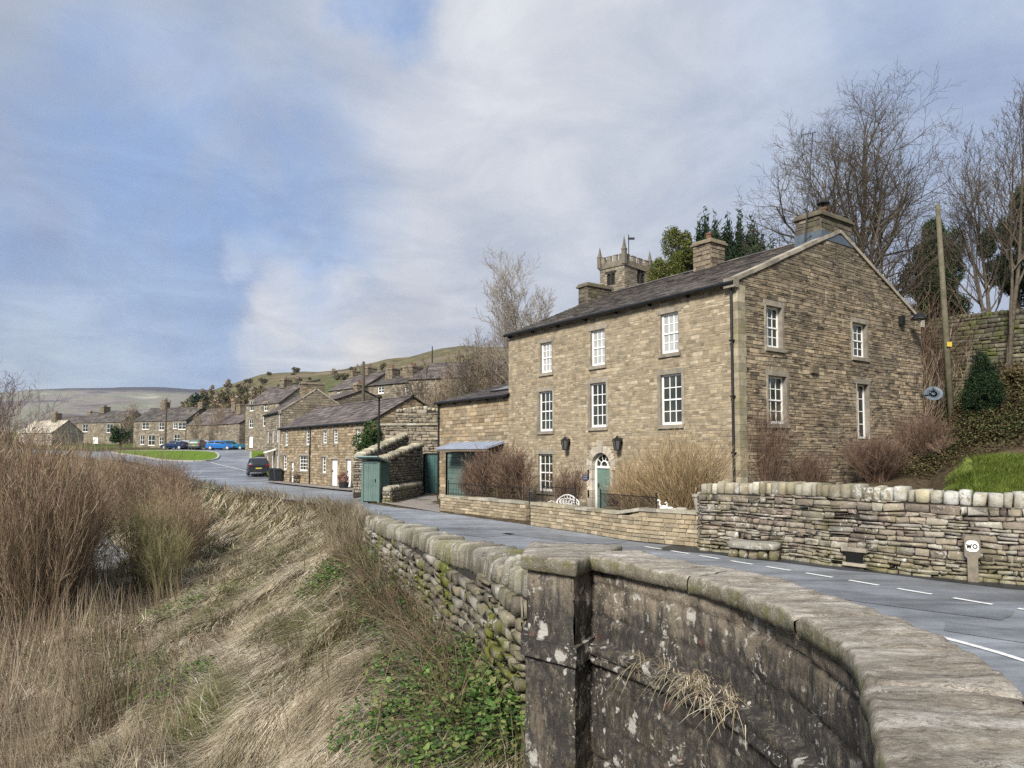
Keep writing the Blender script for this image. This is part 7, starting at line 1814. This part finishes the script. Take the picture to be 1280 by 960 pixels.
# pots and ornaments along the garden
def pot(label, u, v, Y, prof, mat, z=None, group='pots and ornaments in the front garden', name='plant_pot'):
    x = ray(u, v)[0]*Y; z = zpx(u, v, Y) if z is None else z; mb = MB(); lathe(mb, (0, 0, 0), prof, 14); o = mb.build(name, M[mat], smooth=False); o.location = (x, Y, z); tag(o, label, 'plant pot', group); return o
xg, yg = gA[1]
pot('tall pale tapering planter at the end of the roadside wall', 877, 645, gp(877, 684)[1]+.55, [(.12, 0), (.14, .04), (.22, .52), (.25, .54), (.25, .60), (.21, .60)], 'pale', .72)
pot('small round white pot on the low wall next to a second one', 852, 641, gp(852, 682)[1]+.35, [(.10, 0), (.15, .06), (.15, .16), (.12, .18)], 'pale', .78)
pot('small round cream pot on the low wall nearest the white ornaments', 843, 641, gp(843, 682)[1]+.4, [(.08, 0), (.12, .05), (.12, .14), (.09, .16)], 'pale', .78)
pot('stone coloured pot holding the small shrub by the front door', 765, 640, 25.4, [(.16, 0), (.2, .1), (.26, .45), (.29, .46), (.29, .52), (.24, .52)], 'wood', 0)
# white goose ornaments
for i, (u, v, lb) in enumerate([(830, 630, 'white goose ornament among the tan shrub stems'), (838, 633, 'smaller white goose ornament beside the cream pot')]):
    Yg = 19.8; x = ray(u, v)[0]*Yg; z = .78; k = .75-.15*i
    root = thing('goose_ornament', lb, 'ornament', (x, Yg, z), 'pots and ornaments in the front garden'); mb = MB()
    rock(mb, lambda a, b, c: (x+a, Yg+b, z+c), (0, 0, .14*k), (.17*k, .09*k, .11*k), 1, .02, 12, 8); tube(mb, [(x-.1*k, Yg, z+.18*k), (x-.17*k, Yg, z+.30*k), (x-.15*k, Yg, z+.40*k), (x-.20*k, Yg, z+.44*k), (x-.27*k, Yg, z+.42*k)], [.05*k, .03*k, .028*k, .04*k, .01*k], 8)
    mb.build('body', M['white'], root, smooth=True)
# dark water butt at the gable foot
x = ray(1088, 590)[0]*25.6; pz = TT(x, 25.6)-.12; mb = MB(); lathe(mb, (0, 0, 0), [(.18, 0), (.21, .07), (.24, .35), (.21, .66), (.23, .68), (.23, .71), (.1, .74)], 16); o = mb.build('water_butt', M['plastic']); o.location = (x, 25.6, pz); tag(o, 'dark green plastic water butt under the glazed gable door', 'water butt')
# pink flowering tub by the cottage door
x, y = fx(443, .7); root = thing('flower_tub', 'dark tub of reddish heather at the cottage door next to the green gate', 'plant pot', (x, y, .05)); mb = MB(); lathe(mb, (x, y, .05), [(.28, 0), (.36, .4), (.38, .42), (.33, .42)], 14); mb.build('tub', M['plastic'], root)
M['heath'] = mat_leafy('heather', [(.16, .05, .05), (.10, .06, .035), (.2, .09, .08)]); leaves('plant', [(x, y, .75, .4, .4, .35)], 500, .1, 'heath', root, 2)

# ------------------------------------------------------------------ haze, light, sky, camera
def haze():
    mb = MB(); mb.box(ID, (-4200, -60, -60), (4200, 5200, 620)); t = NT('air_haze'); m = t.m; t.n.remove(t.b)
    v = t.new('ShaderNodeVolumePrincipled'); v.inputs['Color'].default_value = (.72, .82, 1, 1); v.inputs['Density'].default_value = HAZE; v.inputs['Anisotropy'].default_value = .2
    t.l.new(v.outputs[0], t.n.get('Material Output').inputs['Volume']); o = mb.build('haze', m); o['kind'] = 'stuff'
HAZE = .95e-4
haze()
SUN_AZ, SUN_EL = math.radians(205), math.radians(36)     # compass-like: direction towards the sun, measured from +Y clockwise
sd = bpy.data.lights.new('sun', 'SUN'); sd.energy = 2.5; sd.angle = math.radians(14); sd.color = (1, .95, .88)
so = bpy.data.objects.new('sun', sd); COL.objects.link(so)
dv = Vector((math.sin(SUN_AZ)*math.cos(SUN_EL), math.cos(SUN_AZ)*math.cos(SUN_EL), math.sin(SUN_EL))); so.rotation_euler = dv.to_track_quat('Z', 'Y').to_euler(); so.location = (0, 0, 60)
w = bpy.data.worlds.new('World'); scene.world = w; w.use_nodes = True
class WT(NT):
    def __init__(s, w): s.t = w.node_tree; s.n = s.t.nodes; s.l = s.t.links
t = WT(w); bg = t.n['Background']
skyn = t.new('ShaderNodeTexSky', sky_type='NISHITA'); skyn.sun_disc = False; skyn.sun_elevation = SUN_EL; skyn.sun_rotation = SUN_AZ; skyn.altitude = 200; skyn.dust_density = 1.5
dirn = t.new('ShaderNodeTexCoord').outputs['Generated']
def blob(u, v, r0, r1, sx=1.0):
    """soft mask around a sky direction: 1 inside r0, 0 beyond r1 (degrees)"""
    a, b = ray(u, v); d = Vector((a, 1, b)).normalized()
    dt = t.new('ShaderNodeVectorMath', {0: wv, 1: tuple(d)}, operation='DOT_PRODUCT').outputs['Value']
    n = t.new('ShaderNodeMapRange', {'Value': dt, 'From Min': math.cos(math.radians(r1)), 'From Max': math.cos(math.radians(r0))}, interpolation_type='SMOOTHSTEP'); return n.outputs[0]
sz = t.new('ShaderNodeSeparateXYZ'); t.l.new(dirn, sz.inputs[0])
den = t.math('ADD', t.math('MAXIMUM', sz.outputs[2], 0.0), .16)
cv = t.new('ShaderNodeCombineXYZ'); t.l.new(t.math('DIVIDE', sz.outputs[0], den), cv.inputs[0]); t.l.new(t.math('DIVIDE', sz.outputs[1], den), cv.inputs[1])
pl_ = cv.outputs[0]
warp = t.noise(dirn, 5.5, 6, .6, .4, 'Color'); 
wsub = t.new('ShaderNodeVectorMath', {0: warp, 1: (.5, .5, .5)}, operation='SUBTRACT').outputs[0]
wmul = t.new('ShaderNodeVectorMath', {0: wsub, 1: (.24, .24, .24)}, operation='MULTIPLY').outputs[0]
wv = t.new('ShaderNodeVectorMath', {0: dirn, 1: wmul}, operation='ADD').outputs[0]
wv = t.new('ShaderNodeVectorMath', {0: wv}, operation='NORMALIZE').outputs[0]
n1 = t.noise(pl_, .9, 8, .58, .5); n2 = t.noise(dirn, 9, 7, .6, .3); n3 = t.noise(dirn, 3.0, 6, .55, .3)
EXPO = 1.3; K = 11.6/2**EXPO   # background strength is 0.1
c3 = lambda r, g, b: tuple(((x/255/12.92) if x/255 < .04045 else ((x/255+.055)/1.055)**2.4)*K for x in (r, g, b))
cloud = t.ramp(n3, [(.33, c3(134, 148, 174)), (.46, c3(162, 173, 192)), (.56, c3(180, 188, 202)), (.66, c3(204, 207, 214))])
cloud = t.mix(.8, cloud, t.ramp(n2, [(.32, (.78, .81, .87)), (.68, (1.22, 1.19, 1.14))]), 'MULTIPLY')
cloud = t.mix(.85, cloud, t.ramp(n1, [(.34, (.76, .80, .87)), (.5, (1.0, 1.0, 1.0)), (.62, (1.16, 1.14, 1.11))]), 'MULTIPLY')
# brighter cloud masses
for (u, v, r0, r1, k, c) in [(620, 130, 0, 28, .62, (216, 218, 221)), (560, 50, 0, 12, .5, (224, 224, 227)), (470, 90, 0, 6, .35, (212, 213, 217)), (520, 330, 1, 12, .3, (186, 190, 200)), (1150, 260, 5, 26, .55, (178, 188, 208)), (60, 80, 3, 24, .85, (160, 169, 184)), (330, 60, 0, 18, .7, (168, 177, 194)), (60, 380, 4, 16, .6, (152, 162, 182)), (290, 395, 0, 13, .8, (128, 142, 174)), (120, 400, 0, 12, .7, (142, 154, 180)), (60, 350, 3, 14, .6, (148, 159, 182)),
                             (400, 438, .5, 7, .95, (250, 236, 214)), (520, 425, .5, 6, .5, (206, 204, 206)), (420, 400, .5, 7, .5, (190, 194, 200)), (330, 322, .3, 3.6, .8, (205, 210, 216)), (180, 470, .5, 9, .5, (176, 188, 204)), (90, 472, .5, 6, .55, (196, 204, 208)), (800, 170, 4, 18, .4, (188, 194, 204))]:
    cloud = t.mix(t.math('MULTIPLY', blob(u, v, r0, r1), k), cloud, c3(*c))
blue = t.mix(.72, skyn.outputs[0], c3(124, 156, 204))
m = t.math('MAXIMUM', t.math('MULTIPLY', blob(240, 262, 0, 17), .8), t.math('MULTIPLY', blob(340, 240, 0, 11), .5))
m = t.math('MAXIMUM', m, t.math('MULTIPLY', blob(480, 2, .5, 5.0), .9))
m = t.math('MAXIMUM', m, t.math('MULTIPLY', blob(245, 462, 0, 11), .7))
m = t.math('MAXIMUM', m, t.math('MULTIPLY', blob(110, 290, 0, 13), .5))
m = t.math('MAXIMUM', m, t.math('MULTIPLY', blob(1130, 90, 2, 16), .25))
m = t.math('MULTIPLY', m, t.ramp(n2, [(.35, .95), (.68, .35)]))
n4 = t.noise(pl_, 2.6, 7, .6, .6)
col = t.mix(m, cloud, blue); col = t.mix(.8, col, t.ramp(n4, [(.33, (.80, .835, .90)), (.5, (1, 1, 1)), (.66, (1.19, 1.17, 1.14))]), 'MULTIPLY')
col = t.mix(t.maprange(sz.outputs[2], .0, -.1), col, c3(90, 88, 80))
t.l.new(col, bg.inputs[0]); bg.inputs[1].default_value = .1
cam = bpy.data.cameras.new('camera'); co = bpy.data.objects.new('camera', cam); COL.objects.link(co); scene.camera = co
cam.sensor_width = 36; cam.lens = FPX/1280*36; cam.shift_y = S_*FPX/1280; cam.clip_end = 12000; cam.clip_start = .05
co.location = (0, 0, EZ); co.rotation_euler = (PI/2+PITCH, 0, 0)
scene.view_settings.view_transform = 'Standard'; scene.view_settings.look = 'None'; scene.view_settings.exposure = EXPO; scene.view_settings.gamma = 1
scene.render.engine = 'CYCLES'; c = scene.cycles
c.max_bounces = 5; c.diffuse_bounces = 2; c.glossy_bounces = 2; c.transmission_bounces = 2; c.volume_bounces = 0; c.transparent_max_bounces = 4; c.caustics_reflective = False; c.caustics_refractive = False
c.use_adaptive_sampling = True; c.adaptive_threshold = .008
c.use_denoising = False
